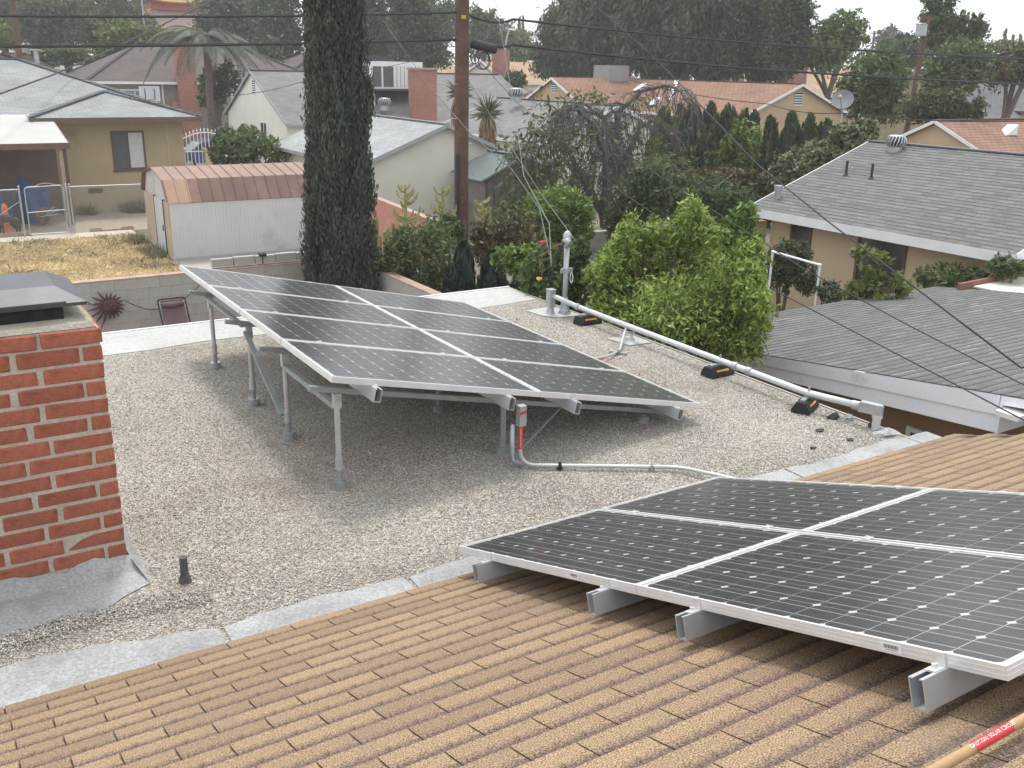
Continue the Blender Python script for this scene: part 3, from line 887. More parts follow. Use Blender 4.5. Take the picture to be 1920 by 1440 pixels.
# ------------------------------------------------------------------ conduits and the service mast
m_emt = mat('emt_conduit', (0.52, 0.53, 0.53), 0.4, 0.08, 5, metal=0.4)
m_pipe_w = mat('pale_grey_conduit', (0.55, 0.57, 0.57), 0.45, 0.06, 4, metal=0.2)
m_red = mat('red_warning_label', (0.58, 0.045, 0.05), 0.5, 0.06, 10)
m_text = mat('white_print', (0.85, 0.82, 0.80), 0.6, 0.02, 10)


def text_mesh(body, size):
    cu = bpy.data.curves.new('lettering', 'FONT'); cu.body = body; cu.size = size; cu.align_x = 'CENTER'; cu.align_y = 'CENTER'
    cu.resolution_u = 2
    o = bpy.data.objects.new('lettering_source', cu); COL.objects.link(o)
    dg = bpy.context.evaluated_depsgraph_get(); me = bpy.data.meshes.new_from_object(o.evaluated_get(dg))
    bpy.data.objects.remove(o); bpy.data.curves.remove(cu)
    return me


def pipe_label(parent, c, d, radius, length, body, size, facing, arc=2.6):
    """red sleeve label with white lettering wrapped on a pipe; d along the pipe, facing = outward direction of its middle"""
    d = Vector(d).normalized(); f = Vector(facing); f = (f - d * f.dot(d)).normalized(); s = f.cross(d); c = Vector(c)
    b = MB(); n = 12; r = radius + .0008
    for i in range(n):
        a0, a1 = -arc / 2 + arc * i / n, -arc / 2 + arc * (i + 1) / n
        e0 = f * math.cos(a0) + s * math.sin(a0); e1 = f * math.cos(a1) + s * math.sin(a1)
        b.face([c - d * length / 2 + e0 * r, c + d * length / 2 + e0 * r, c + d * length / 2 + e1 * r, c - d * length / 2 + e1 * r])
    lab = b.build('warning_label', m_red, parent)
    me = text_mesh(body, size); o0 = world_origin(parent); r2 = r + .0006
    for v in me.vertices:
        a = v.co.y / r2
        v.co = c + d * v.co.x + (f * math.cos(a) + s * math.sin(a)) * r2 - o0
    link_mesh('lettering', me, m_text, lab)


cond = thing('conduit', 'thin grey conduit bending from the rear array across the gravel to the near array', 'conduit', (3.6, 5.3, 0))
pts = fillet([(3.47, 5.41, .33), (3.47, 5.41, .035), (4.48, 4.80, .035), (4.62, 4.30, .09), (4.62, 4.12, .12)], .12, 7)
MB().tube([(3.47, 5.41, .34), (3.47, 5.41, .20)], .0155, 12).build('pipe_sleeve', m_galv, cond, True)
MB().tube(pts, .0145, 12).build('pipe', m_emt, cond, True)
MB().box((3.442, 5.385, .345), (3.500, 5.435, .50)).build('junction_box', m_galv, cond)
MB().obox((3.47, 5.383, .45), (.026, 0, .004), (0, .0006, 0), (0, 0, .011)).build('warning_label', m_red, cond)
pipe_label(cond, (3.47, 5.41, .25), (0, 0, -1), .0155, .17, 'CAUTION: SOLAR CIRCUIT', .0125, (-.55, -.83, 0))
for x, y in ((3.72, 5.259), (4.30, 4.909)):
    b = MB(); b.tube([(x, y, .0), (x, y, .022)], .024, 10); b.obox((x, y, .033), Vector((.88, -.47, 0)) * .012, Vector((.47, .88, 0)) * .02, (0, 0, .019))
    b.tube([(x, y, .05), (x, y, .064)], .006, 6); b.build('pipe_clip', m_black if x < 4 else m_strut, cond)
b = MB(); b.tube([(3.435, 5.47, .34), (3.435, 5.47, .06), (3.50, 5.42, .02)], .017, 10); b.build('pipe', m_galv, cond, True)
b = MB(); b.obox((3.57, 5.60, .012), (.05, 0, 0), (0, .03, 0), (0, 0, .012)); b.build('strut_base', m_strut, cond)

main = thing('conduit', 'long pale conduit running along the right edge of the gravel roof', 'conduit', (6.4, 6.9, 0))
CZ = 0.155
line = fillet([(6.26, 9.13, .235), (6.33, 9.02, .20), (6.405, 8.84, CZ), (6.385, 7.9, CZ), (6.37, 6.5, CZ), (6.36, 5.3, CZ), (6.47, 4.80, CZ + .012)], .07, 4)
MB().tube(line, .029, 14).build('pipe', m_pipe_w, main, True)
for y in (8.80, 6.18, 6.0, 4.86):
    x = 6.40 if y > 8 else (6.365 if y > 5 else 6.455); dx = 0 if y > 5 else -.02
    MB().tube([(x, y + .028, CZ + .004 * (y < 5)), (x - dx, y - .028, CZ + .004 * (y < 5))], .039, 14).build('coupling', m_galv, main)
# elbow body at the near end, going down through the roof
b = MB(); d = Vector((.32, -.95, 0)).normalized(); s = Vector((.95, .32, 0)); c = Vector((6.485, 4.72, CZ + .02))
prof = [(-.10, -.034), (.06, -.034), (.095, -.018), (.095, .018), (.06, .034), (-.10, .034)]
for z0, z1, k in ((-.045, .03, 1.0), (.03, .042, .93)):
    A = [c + d * p[0] * k + s * p[1] * k + Vector((0, 0, z0)) for p in prof]; B_ = [c + d * p[0] * k + s * p[1] * k + Vector((0, 0, z1)) for p in prof]
    b.raw(A + B_, [tuple(range(5, -1, -1)), tuple(range(6, 12))] + [(i, (i + 1) % 6, 6 + (i + 1) % 6, 6 + i) for i in range(6)])
b.build('elbow_fitting', m_galv, main)
e = c + d * .055
MB().tube([e + Vector((0, 0, -.045)), e + Vector((0, 0, -.075))], .043, 12).tube([e + Vector((0, 0, -.075)), (e.x, e.y, -.02)], .034, 12).build('riser', m_pipe_w, main)
# far end box and riser
MB().box((6.215, 9.11, .10), (6.29, 9.20, .30)).box((6.208, 9.103, .30), (6.297, 9.207, .312)).build('elbow_fitting', m_galv, main)
MB().lathe((6.25, 9.155, 0), [(.06, 0), (.05, .03), (.038, .09), (.036, .12)], 12).build('riser', m_galv, main)

for nm_lab, pts_ in (('square metal flashing sheet under the mast foot', [(6.08, 9.42), (6.12, 9.12), (6.24, 8.96), (6.54, 8.93), (6.53, 9.28), (6.40, 9.44)]),
                     ('square metal flashing sheet under the middle of the long conduit', [(6.20, 7.95), (6.24, 7.62), (6.53, 7.60), (6.53, 7.92)])):
    b = MB(); b.slab([(x, y, .012) for x, y in pts_], .006); tag(b.build('flashing_plate', mat('bright_tin', (0.66, 0.67, 0.66), 0.35, 0.1, 3, metal=0.4)), nm_lab, 'flashing')
b = MB(); b.lathe((6.385, 7.77, 0.008), [(.05, 0), (.03, .02), (.016, .05), (.012, .1)], 10); b.bar((6.385, 7.74, .098), (6.385, 7.80, .098), .05, .006)
b.build('pipe_stand', m_galv, main)

for i, (x, y, lab) in enumerate([(6.40, 8.60, 'black rubber block with yellow stripe nearest the mast'), (6.37, 6.41, 'middle black rubber block with yellow stripe under the long conduit'),
                                 (6.36, 5.30, 'black rubber block with yellow stripe nearest the elbow at the conduit end')]):
    t = thing('support_block', lab, 'pipe support', (x, y, 0), 'rubber blocks carrying the conduit')
    ang = (0.0, 0.05, 0.45)[i]; ca, sa = math.cos(ang), math.sin(ang); X_ = Vector((ca, sa, 0)); Y_ = Vector((-sa, ca, 0)); o = Vector((x, y, 0))
    prof = [(-.08, 0), (.08, 0), (.08, .03), (.045, .10), (-.045, .10), (-.08, .03)]
    A = [o - X_ * .15 + Y_ * p[0] + Vector((0, 0, p[1])) for p in prof]; B_ = [o + X_ * .15 + Y_ * p[0] + Vector((0, 0, p[1])) for p in prof]
    MB().raw(A + B_, [tuple(range(6)), tuple(range(11, 5, -1))] + [((i_ + 1) % 6, i_, 6 + i_, 6 + (i_ + 1) % 6) for i_ in range(6)]).build('rubber_body', m_black, t)
    nface = Vector((0, 0, 1)) * .03 - Y_ * .045; nn = (Vector((0, 0, 1)) * .447 - Y_ * .894).normalized(); tt = (Vector((0, 0, 1)) * .894 + Y_ * .447)
    MB().obox(o - Y_ * .0635 + Vector((0, 0, .066)), X_ * .08, tt * .009, nn * .0022).build('yellow_stripe', mat('yellow_reflector', (0.75, 0.33, 0.02), 0.5, 0.05, 5), t)
    MB().bar(o - X_ * .115 + Vector((0, 0, .111)), o + X_ * .10 + Vector((0, 0, .111)), .041, .021).build('strut_channel', m_strut, t)
    b = MB(); b.bar(o + Vector((0, -.02, .118)), o + Vector((0, -.02, .124)), .06, .02, (0, 1, 0)); b.bar(o + Vector((0, -.02, .120)), o + Vector((0, -.02, CZ + .06)), .02, .012, (0, 1, 0)); b.build('pipe_strap', m_galv, t)

mast = thing('service_mast', 'upright galvanised service mast with a rounded weatherhead at the far roof edge', 'mast', (6.42, 9.10, 0))
MX, MY = 6.42, 9.10
MB().lathe((MX, MY, .006), [(.085, 0), (.062, .05), (.045, .13), (.036, .20)], 14).build('roof_boot', m_galv, mast, True)
MB().tube([(MX, MY, .0), (MX, MY, .84)], .032, 14).build('pole', m_galv, mast, True)
b = MB(); b.lathe((MX, MY, .82), [(.043, 0), (.043, .05), (.05, .055), (.052, .10), (.046, .145), (.028, .175), (.004, .185)], 14); b.bar((MX - .055, MY - .03, .86), (MX + .01, MY - .045, .90), .07, .09)
b.build('weatherhead', m_galv, mast, True)
b = MB(); b.tube([(MX, MY, .50), (MX, MY, .56)], .042, 12); b.bar((MX - .075, MY, .53), (MX + .09, MY, .53), .025, .05); b.build('mast_clamp', m_galv, mast)
ring = [Vector((MX + .075 + .02 * math.cos(a), MY - .01, .44 + .06 * math.sin(a))) for a in [i * math.pi / 7 for i in range(15)]]
MB().tube(ring, .006, 6).build('insulator_ring', m_alu, mast)
for k, (p1, p2, mm) in enumerate([((MX - .20, MY + .02, .82), (MX - .33, MY + .05, .72), mat('red_brown_lead', (.2, .07, .05), .7)), ((MX - .16, MY + .05, .60), (MX - .20, MY + .06, .36), m_wire), ((MX - .22, MY + .06, .62), (MX - .22, MY + .06, .38), m_wire)]):
    MB().tube(bez((MX - .05, MY - .02, .88), p1, p2, 8), .0075, 6).build('lead_wire', mm, mast)

flex = thing('flexible_conduit', 'short grey flexible conduit from under the rear array to the long pipe', 'conduit', (5.8, 7.4, 0))
MB().tube(bez((5.28, 7.10, .13), (5.95, 7.40, -.02), (6.10, 7.58, .05), 8) + bez((6.10, 7.58, .05), (6.25, 7.75, .08), (6.36, 7.84, .125), 4)[1:], .0145, 10).build('pipe', m_emt, flex, True)
MB().tube([(5.45, 7.185, .088), (5.62, 7.26, .055)], .0152, 10, False).build('red_tag', m_red, flex)
b = MB(); b.bar((5.90, 7.52, .015), (6.00, 7.36, .015), .041, .025); b.bar((5.93, 7.43, .035), (5.98, 7.45, .035), .04, .03); b.build('strut_base', m_strut, flex)

tanp = thing('painted_conduit', 'tan painted conduit with a red CAUTION SOLAR CIRCUIT label crossing the near corner', 'conduit', (2.3, 1.13, 1.1))
MB().tube([(1.70, 1.085, 1.155), (4.2, 1.085, 1.155)], .0145, 16).build('pipe', mat('tan_pipe_paint', (0.47, 0.30, 0.155), 0.55, 0.1, 8, fine=.06, stain=(.3, .17, .08), stain_scale=14), tanp, True)
pipe_label(tanp, (2.185, 1.085, 1.155), (1, 0, 0), .0145, .165, 'CAUTION: SOLAR CIRCUIT', .0162, (-.55, -.2, .85))
for x in (1.9, 3.4):
    MB().box((x - .02, 1.06, 1.085), (x + .02, 1.11, 1.142)).build('pipe_block', m_black, tanp)

# ------------------------------------------------------------------ ground
m_ground = mat('dirt_ground', (0.21, 0.175, 0.13), 0.95, 0.2, 0.25, fine=0.15, fscale=8, bump=0.3, bscale=12, stain=(0.10, 0.115, 0.055), stain_scale=0.08, stain_lo=0.48, stain_hi=0.6)
m_yard = mat('bare_dirt', (0.33, 0.275, 0.215), 0.95, 0.14, 0.7, fine=0.15, fscale=14, bump=0.3, bscale=20, stain=(0.25, 0.20, 0.15), stain_scale=1.1)
m_dry = mat('straw_ground', (0.56, 0.45, 0.27), 0.95, 0.18, 0.9, fine=0.2, fscale=18, bump=0.4, bscale=25, stain=(0.29, 0.235, 0.155), stain_scale=0.7)
m_walk = mat('pale_concrete_walk', (0.50, 0.46, 0.38), 0.9, 0.08, 1.0, fine=0.08)
m_patio = mat('patio_concrete', (0.36, 0.32, 0.28), 0.9, 0.12, 1.0, fine=0.08, stain=(0.24, 0.21, 0.18), stain_scale=1.3)
m_asphalt = mat('asphalt', (0.06, 0.06, 0.062), 0.9, 0.15, 2, fine=.15)
me = bpy.data.meshes.new('ground'); q = 700
me.from_pydata([(-q, -q, G - .012), (q, -q, G - .012), (q, q, G - .012), (-q, q, G - .012)], [], [(0, 1, 2, 3)])
tag(link_mesh('ground', me, m_ground), 'bare ground of the back yards', kind='structure')


def sheet(name, pts, z, material):
    b = MB(); b.slab([(x, y, z) for x, y in pts], 0.003)
    return tag(b.build(name, material), kind='structure')


sheet('dirt_yard', [(-6, 34.3), (11, 34.3), (11, 41), (-6, 41)], G, m_yard)
sheet('dry_lawn', [(-8, 18.6), (6.0, 18.6), (6.0, 33.5), (-8, 33.5)], G + .004, m_dry)
sheet('sidewalk', [(-8, 33.5), (6.05, 33.3), (6.05, 34.3), (-8, 34.5)], G + .02, m_walk)
sheet('patio', [(6.0, 18.6), (11.2, 18.6), (11.2, 28.3), (6.0, 28.3)], G + .008, m_patio)
sheet('road', [(-30, 50), (60, 50), (60, 50.02), (-30, 50.02)], G, m_asphalt)
sheet('driveway', [(8.9, 40), (15.5, 42), (15.5, 62), (8.9, 62)], G + .006, m_patio)
sheet('street', [(-200, 62), (300, 62), (300, 70), (-200, 70)], G + .002, m_asphalt)


# ------------------------------------------------------------------ foliage helpers
def leaf_quads(C, T, S):
    k = len(C); V = np.empty((k, 4, 3), np.float32)
    V[:, 0] = C - T; V[:, 1] = C + S; V[:, 2] = C + T; V[:, 3] = C - S
    return V.reshape(-1, 3), np.arange(k * 4, dtype=np.int32).reshape(-1, 4)


def unit(a):
    return a / np.maximum(np.linalg.norm(a, axis=-1, keepdims=True), 1e-6)


def foliage(name, parent, blobs, size, material, aspect=0.42, clump=0.34, per=26, droop=0.0, upright=0.0, seed=1, shell=0.55):
    """leaves in clumps spread through ellipsoids; blobs = [(centre, (rx, ry, rz), leaves)]"""
    rs = np.random.default_rng(seed); Vs, Fs, n0 = [], [], 0
    o0 = np.array(world_origin(parent))
    for c, r, n in blobs:
        r = np.array(r, float); c = np.array(c, float); nc = max(4, n // per)
        d = unit(rs.normal(size=(nc, 3))); rad = shell + (1.08 - shell) * rs.random((nc, 1)) ** 0.6
        cc = d * rad * rs.uniform(0.82, 1.12, (nc, 1)); ce = cc * r + c
        cs = clump * rs.uniform(0.6, 1.35, nc)
        idx = rs.integers(0, nc, n); off = rs.normal(size=(n, 3)) * 0.5
        P = ce[idx] + off * (cs[idx, None] * np.minimum(r, r.mean() * 1.2))
        out = unit((P - c) / r ** 1.0)
        T = unit(rs.normal(size=(n, 3)) + out * 0.7 + np.array([0, 0, upright - droop]))
        N = unit(rs.normal(size=(n, 3)) * 0.8 + out * 0.6 + np.array([0, 0, 0.5]))
        S = unit(np.cross(T, N)); L = size * rs.uniform(0.6, 1.4, (n, 1))
        V, F = leaf_quads(P - o0, T * L * 0.5, S * L * 0.5 * aspect); Vs.append(V); Fs.append(F + n0); n0 += len(V)
    o = link_mesh(name, np_mesh(name, np.concatenate(Vs), np.concatenate(Fs)), material, parent)
    return o


def trunk_mb(base, top, r0, r1, seed, wob=0.05, n=6):
    rr = random.Random(seed); base, top = Vector(base), Vector(top); P = []; H = (top - base).length
    for i in range(n + 1):
        t = i / n; P.append(base.lerp(top, t) + Vector((rr.uniform(-1, 1), rr.uniform(-1, 1), 0)) * wob * H * t * (1 - t) * 2)
    return P, [r0 + (r1 - r0) * i / n for i in range(n + 1)]


def tree(name, label, cat, base, blobs, size, leafm, barkm=None, r0=0.25, seed=1, group=None, limbs=6, **kw):
    """trunk with limbs reaching into the crown, and a crown of leaf faces"""
    t = thing(name, label, cat, base, group); rr = random.Random(seed); base = Vector(base)
    cz = sum(b[0][2] for b in blobs) / len(blobs); cx = sum(b[0][0] for b in blobs) / len(blobs); cy = sum(b[0][1] for b in blobs) / len(blobs)
    fork = base.lerp(Vector((cx, cy, cz)), 0.55)
    b = MB(); P, R = trunk_mb(base, fork, r0, r0 * .6, seed); b.tube(P, R, 8)
    for i in range(limbs):
        bl = blobs[i % len(blobs)]; c = Vector(bl[0]); r = bl[1]
        tip = c + Vector((rr.uniform(-.6, .6) * r[0], rr.uniform(-.6, .6) * r[1], rr.uniform(-.1, .7) * r[2]))
        mid = fork.lerp(tip, .5) + Vector((rr.uniform(-.15, .15) * r[0], rr.uniform(-.15, .15) * r[1], .1 * r[2]))
        b.tube(bez(P[-1 - (i % 2)], mid, tip, 5), [r0 * .5 * (1 - .85 * k / 5) for k in range(6)], 6)
    b.build('trunk', barkm or m_bark, t)
    foliage('crown', t, blobs, size, leafm, seed=seed, **kw)
    return t


def bush(name, label, cat, c, r, n, size, leafm, seed=1, group=None, base_z=G, blobs=None, **kw):
    t = thing(name, label, cat, (c[0], c[1], base_z), group); rr = random.Random(seed); b = MB()
    for i in range(6):
        tip = Vector(c) + Vector((rr.uniform(-.7, .7) * r[0], rr.uniform(-.7, .7) * r[1], rr.uniform(.0, .6) * r[2]))
        b.tube(bez((c[0] + rr.uniform(-.1, .1), c[1] + rr.uniform(-.1, .1), base_z), ((c[0] + tip.x) / 2, (c[1] + tip.y) / 2, base_z + (tip.z - base_z) * .6), tip, 4), [.03, .025, .018, .012, .006], 5)
    b.build('stems', m_bark, t)
    foliage('foliage', t, blobs or [(c, r, n)], size, leafm, seed=seed, **kw)
    return t


lf_cyp = leaf_mat('cypress_leaf', [(0.040, 0.055, 0.040), (0.078, 0.100, 0.070), (0.125, 0.148, 0.105)], 0.25)
lf_dark = leaf_mat('dark_leaf', [(0.040, 0.064, 0.026), (0.075, 0.108, 0.043), (0.12, 0.158, 0.065)], 0.35)
lf_mid = leaf_mat('mid_leaf', [(0.055, 0.085, 0.028), (0.10, 0.145, 0.048), (0.155, 0.205, 0.075)], 0.35)
lf_bright = leaf_mat('bright_leaf', [(0.07, 0.125, 0.02), (0.14, 0.22, 0.04), (0.22, 0.31, 0.075)], 0.35)
lf_lime = leaf_mat('lime_leaf', [(0.07, 0.115, 0.02), (0.20, 0.285, 0.055), (0.30, 0.39, 0.09), (0.45, 0.53, 0.18)], 0.42)
lf_yell = leaf_mat('yellow_green_leaf', [(0.07, 0.105, 0.02), (0.13, 0.18, 0.04), (0.21, 0.26, 0.075)], 0.3)
lf_olive = leaf_mat('olive_leaf', [(0.05, 0.055, 0.022), (0.085, 0.085, 0.035), (0.12, 0.12, 0.05)], 0.2)
lf_brown = leaf_mat('brownish_leaf', [(0.06, 0.045, 0.022), (0.085, 0.085, 0.03), (0.12, 0.11, 0.045), (0.16, 0.07, 0.04)], 0.2)
lf_grey = leaf_mat('grey_green_leaf', [(0.045, 0.055, 0.04), (0.075, 0.085, 0.06), (0.11, 0.115, 0.085)], 0.2)
lf_gum = leaf_mat('eucalyptus_leaf', [(0.062, 0.080, 0.038), (0.105, 0.130, 0.062), (0.16, 0.185, 0.10)], 0.35)
lf_blue = leaf_mat('bluish_hedge_leaf', [(0.016, 0.030, 0.022), (0.028, 0.047, 0.033), (0.043, 0.066, 0.044)], 0.1)
lf_var = leaf_mat('variegated_leaf', [(0.05, 0.075, 0.03), (0.09, 0.12, 0.05), (0.20, 0.22, 0.12), (0.30, 0.30, 0.19)], 0.25)
lf_straw = leaf_mat('straw', [(0.42, 0.32, 0.17), (0.58, 0.46, 0.26), (0.70, 0.59, 0.37)], 0.2)
lf_weed = leaf_mat('dry_weed', [(0.14, 0.14, 0.08), (0.22, 0.20, 0.12), (0.30, 0.27, 0.17)], 0.2)


def grass(name, label, box, n, h, material, dens=None, seed=3, z=G):
    rs = np.random.default_rng(seed); x0, x1, y0, y1 = box
    C = np.stack([rs.uniform(x0, x1, n), rs.uniform(y0, y1, n), np.full(n, z)], 1)
    if dens is not None:
        C = C[dens(C[:, 0], C[:, 1], rs)]; n = len(C)
    T = unit(rs.normal(size=(n, 3)) * np.array([1, 1, .25]) + np.array([0, 0, .55])); L = h * rs.uniform(.5, 1.5, (n, 1))
    S = unit(np.cross(T, rs.normal(size=(n, 3)))); V, F = leaf_quads(C + T * L * .45, T * L * .5, S * .012 * rs.uniform(.6, 1.6, (n, 1)))
    return tag(link_mesh(name, np_mesh(name, V, F), material), label, 'grass', kind='stuff')


grass('dry_grass', 'dry straw coloured grass over the neighbouring lot', (-1.5, 6.0, 24, 33.4), 45000, .12, lf_straw, seed=5)
grass('weeds', 'grey green weeds in the dry grass', (0.5, 6.0, 24.5, 33.4), 6500, .22, lf_weed,
      lambda x, y, r: (np.sin(x * 1.9 + 1) * np.sin(y * 1.3) + .6 * np.sin(x * 4.1 + y * 2.2) > .75) | ((y > 31.2) & (np.sin(x * 2.6 + .4) > .35)), seed=6)
grass('wall_weeds', 'tufts of dry weeds along the yellow house foot', (5.2, 9.2, 38.3, 39.2), 5200, .42, lf_weed, lambda x, y, r: np.sin(x * 2.9 - .4) > .25, seed=8)
grass('shed_weeds', 'weeds along the foot of the metal shed', (5.5, 6.02, 27.5, 32.5), 2500, .3, lf_weed, lambda x, y, r: np.sin(y * 2.4) > -.2, seed=9)

# ------------------------------------------------------------------ block walls
m_block = mat('grey_concrete_block', (0.40, 0.37, 0.34), 0.95, 0.10, 1.3, fine=0.10, fscale=40, bump=0.4, bscale=50, objrand=0.03)
m_block2 = mat('pale_concrete_block', (0.34, 0.33, 0.31), 0.95, 0.10, 1.3, fine=0.10, fscale=40, bump=0.4, bscale=50, objrand=0.03)
m_joint = mat('block_joint', (0.385, 0.355, 0.328), 0.95, 0.1, 3)
m_redcap = mat('red_brick_cap', (0.40, 0.275, 0.22), 0.9, 0.2, 6, fine=.12, stain=(.34, .28, .22), stain_scale=5)


def block_unit(material, key, L=.395, H=.195, T=.19):
    if key in MATS: return MATS[key]
    bm = bmesh.new(); bmesh.ops.create_cube(bm, size=1)
    for v in bm.verts: v.co = Vector((v.co.x * L, v.co.y * T, v.co.z * H))
    bmesh.ops.bevel(bm, geom=bm.edges[:], offset=.004, segments=1, affect='EDGES')
    me = bpy.data.meshes.new('block'); bm.to_mesh(me); bm.free(); me.materials.append(material); MATS[key] = me
    return me


def block_wall(label, a, b_, ztop, material, key, rows, cap=None, cat='wall', core=True):
    """wall of single blocks, rows of them from the top down, on a core"""
    a, b_ = Vector((*a, 0)), Vector((*b_, 0)); d = (b_ - a); L = d.length; d.normalize(); ang = math.atan2(d.y, d.x)
    t = thing('block_wall', label, cat, (a.x, a.y, G))
    c = (a + b_) / 2
    MB().obox((c.x, c.y, (G + ztop) / 2 - .01), d * (L / 2 - .01), Vector((-d.y, d.x, 0)) * .088, (0, 0, (ztop - G) / 2 - .01)).build('core', m_joint, t)
    me = block_unit(material, key)
    for r in range(rows):
        z = ztop - .1 - .2 * r; s = .2 if r % 2 else 0.0
        x = s
        while x < L - .1:
            w = min(.4, L - x); o = bpy.data.objects.new('block', me); COL.objects.link(o); o.parent = t
            p = a + d * (x + w / 2); o.location = Vector((p.x, p.y, z)) - world_origin(t); o.rotation_euler = (0, 0, ang); o.scale = (w / .4, 1, 1)
            x += w
        if s:
            o = bpy.data.objects.new('block', me); COL.objects.link(o); o.parent = t; p = a + d * .1
            o.location = Vector((p.x, p.y, z)) - world_origin(t); o.rotation_euler = (0, 0, ang); o.scale = (.5, 1, 1)
    if cap:
        MB().obox((c.x, c.y, ztop + .009), d * L / 2, Vector((-d.y, d.x, 0)) * .1, (0, 0, .009)).build('cap', cap, t)
    return t


block_wall('grey block wall behind the sun ornament with a thin red cap', (-1.6, 18.2), (7.6, 18.35), -1.0, m_block, 'blk1', 6, m_redcap)
block_wall('block side wall with a red cap running from the cypress to the roof corner', (7.5, 18.2), (7.5, 11.5), -1.0, m_block, 'blk1', 5, m_redcap)
block_wall('grey block wall behind the bright green tree', (13.6, 19.4), (20.5, 19.4), -1.1, m_block2, 'blk2', 7)
m_pink = mat('pink_painted_block', (0.44, 0.20, 0.16), 0.9, 0.10, 1.5, fine=.08, objrand=.05)
block_wall('pink red painted block wall sloping away beside the cypress', (11.6, 27.4), (11.0, 21.0), -0.9, m_pink, 'blk3', 7, m_redcap)
block_wall('low pale block wall beyond the hedge cypresses', (27.0, 27.0), (36.0, 27.0), -1.0, m_block2, 'blk2', 4)
# low concrete block edging beside the shed
t = thing('block_edging', 'row of pale edging blocks on the back wall in front of the shed', 'edging', (5.2, 18.35, -1.0))
for i in range(5):
    MB().box((4.62 + i * .42, 18.30, -.955), (5.02 + i * .42, 18.42, -.80 + .01 * (i % 2))).build('edging_block', m_conc, t)
b = MB(); b.tube([(5.60, 18.30, -.96), (5.60, 18.30, -.80)], .012, 6); b.obox((5.60, 18.30, -.775), (.07, 0, 0), (0, .045, .01), (0, 0, .02))
tag(b.build('solar_light', m_black), 'small dark solar lamp standing on the back wall', 'lamp')

# sun ornament, lounge chair and garland on the back wall
m_orn = mat('rusty_ornament', (0.10, 0.055, 0.05), 0.7, 0.3, 12, metal=.3)
t = thing('sun_ornament', 'rusty metal sun face ornament hung on the grey block wall', 'ornament', (2.66, 18.05, -1.43))
c = Vector((2.68, 18.06, -1.44))
b = MB()
for k in range(12):
    a = k * math.pi / 6; b.tube([c + Vector((.19 * math.cos(a + s), -.02 + .03 * s, .19 * math.sin(a + s))) for s in (0, .15)], .01, 5)
MB().ball(c, .15, .05, .15, 14, 8).build('face', m_orn, t, True)
b = MB(); b.ball(c + Vector((-.05, -.05, .03)), .02, .015, .012, 8, 4); b.build('eye', m_black, t)
b = MB(); b.ball(c + Vector((.05, -.05, .03)), .02, .015, .012, 8, 4); b.build('eye', m_black, t)
MB().ball(c + Vector((0, -.055, -.005)), .016, .02, .035, 8, 4).build('nose', m_orn, t)
MB().tube([c + Vector((-.05, -.045, -.06)), c + Vector((0, -.05, -.075)), c + Vector((.05, -.045, -.06))], .008, 5).build('mouth', m_black, t)
for k in range(18):
    a = 2 * math.pi * k / 18; long = math.cos(a) < -.3; L = .40 if long else .25
    dv = Vector((math.cos(a), 0, math.sin(a))); sv = Vector((-math.sin(a), 0, math.cos(a)))
    P = [c + dv * .13, c + dv * (.13 + (L - .13) * .5) + sv * .025, c + dv * L - sv * .01 - (Vector((0, 0, .06)) if long else Vector((0, 0, 0)))]
    MB().tube(bez(*P, 5), [.026, .026, .022, .018, .012, .004], 5).build('ray', m_orn, t)
m_sling = mat('brown_sling_fabric', (0.13, 0.085, 0.085), 0.85, 0.12, 8, fine=.1, fscale=120)
t = thing('lounge_chair', 'brown sling reclining chair with headrest pillow against the back wall', 'chair', (3.66, 17.2, G))
fr = [Vector((3.42, 17.62, -1.32)), Vector((3.90, 17.62, -1.32))]
for x in (3.42, 3.90):
    MB().tube(fillet([(x, 16.3, G + .35), (x, 17.0, G + .42), (x, 17.60, -1.38)], .1), .014, 8).build('side_rail', m_black, t)
    MB().tube(fillet([(x, 16.9, G), (x, 17.5, G + .75), (x, 16.7, G + .62)], .05), .013, 8).build('leg', m_black, t)
    MB().tube([(x, 16.55, G + .5), (x, 17.35, G)], .013, 8).build('leg', m_black, t)
MB().tube(fillet([(3.42, 17.6, -1.40), (3.42, 17.63, -1.31), (3.90, 17.63, -1.31), (3.90, 17.6, -1.40)], .05), .014, 8).build('top_bar', m_black, t)
b = MB(); b.slab([(3.455, 16.35, G + .36), (3.865, 16.35, G + .36), (3.865, 17.0, G + .41), (3.455, 17.0, G + .41)], .008); b.slab([(3.455, 17.0, G + .41), (3.865, 17.0, G + .41), (3.865, 17.615, -1.335), (3.455, 17.615, -1.335)], .008)
b.build('sling', m_sling, t)
MB().tube([(3.47, 17.55, -1.40), (3.66, 17.535, -1.405), (3.85, 17.55, -1.40)], [.045, .055, .045], 10).build('pillow', m_sling, t, True)
b = MB()
for i in range(9):
    for x, s in ((3.43, 1), (3.89, -1)):
        z = -1.36 - .085 * i; y = 17.59 - .043 * i; b.tube([(x, y, z), (x + .03 * s, y, z - .01)], .004, 4)
tag(b.build('lacing', m_white, t), kind='stuff')
b = MB(); b.tube(bez((2.93, 18.06, -1.36), (3.3, 18.04, -1.62), (3.5, 17.95, -1.56), 10) + bez((3.5, 17.95, -1.56), (3.95, 18.0, -1.52), (4.32, 18.05, -1.18), 10)[1:], .008, 5)
tag(b.build('garland', m_orn), 'thin dark string garland hung along the back wall', 'garland')

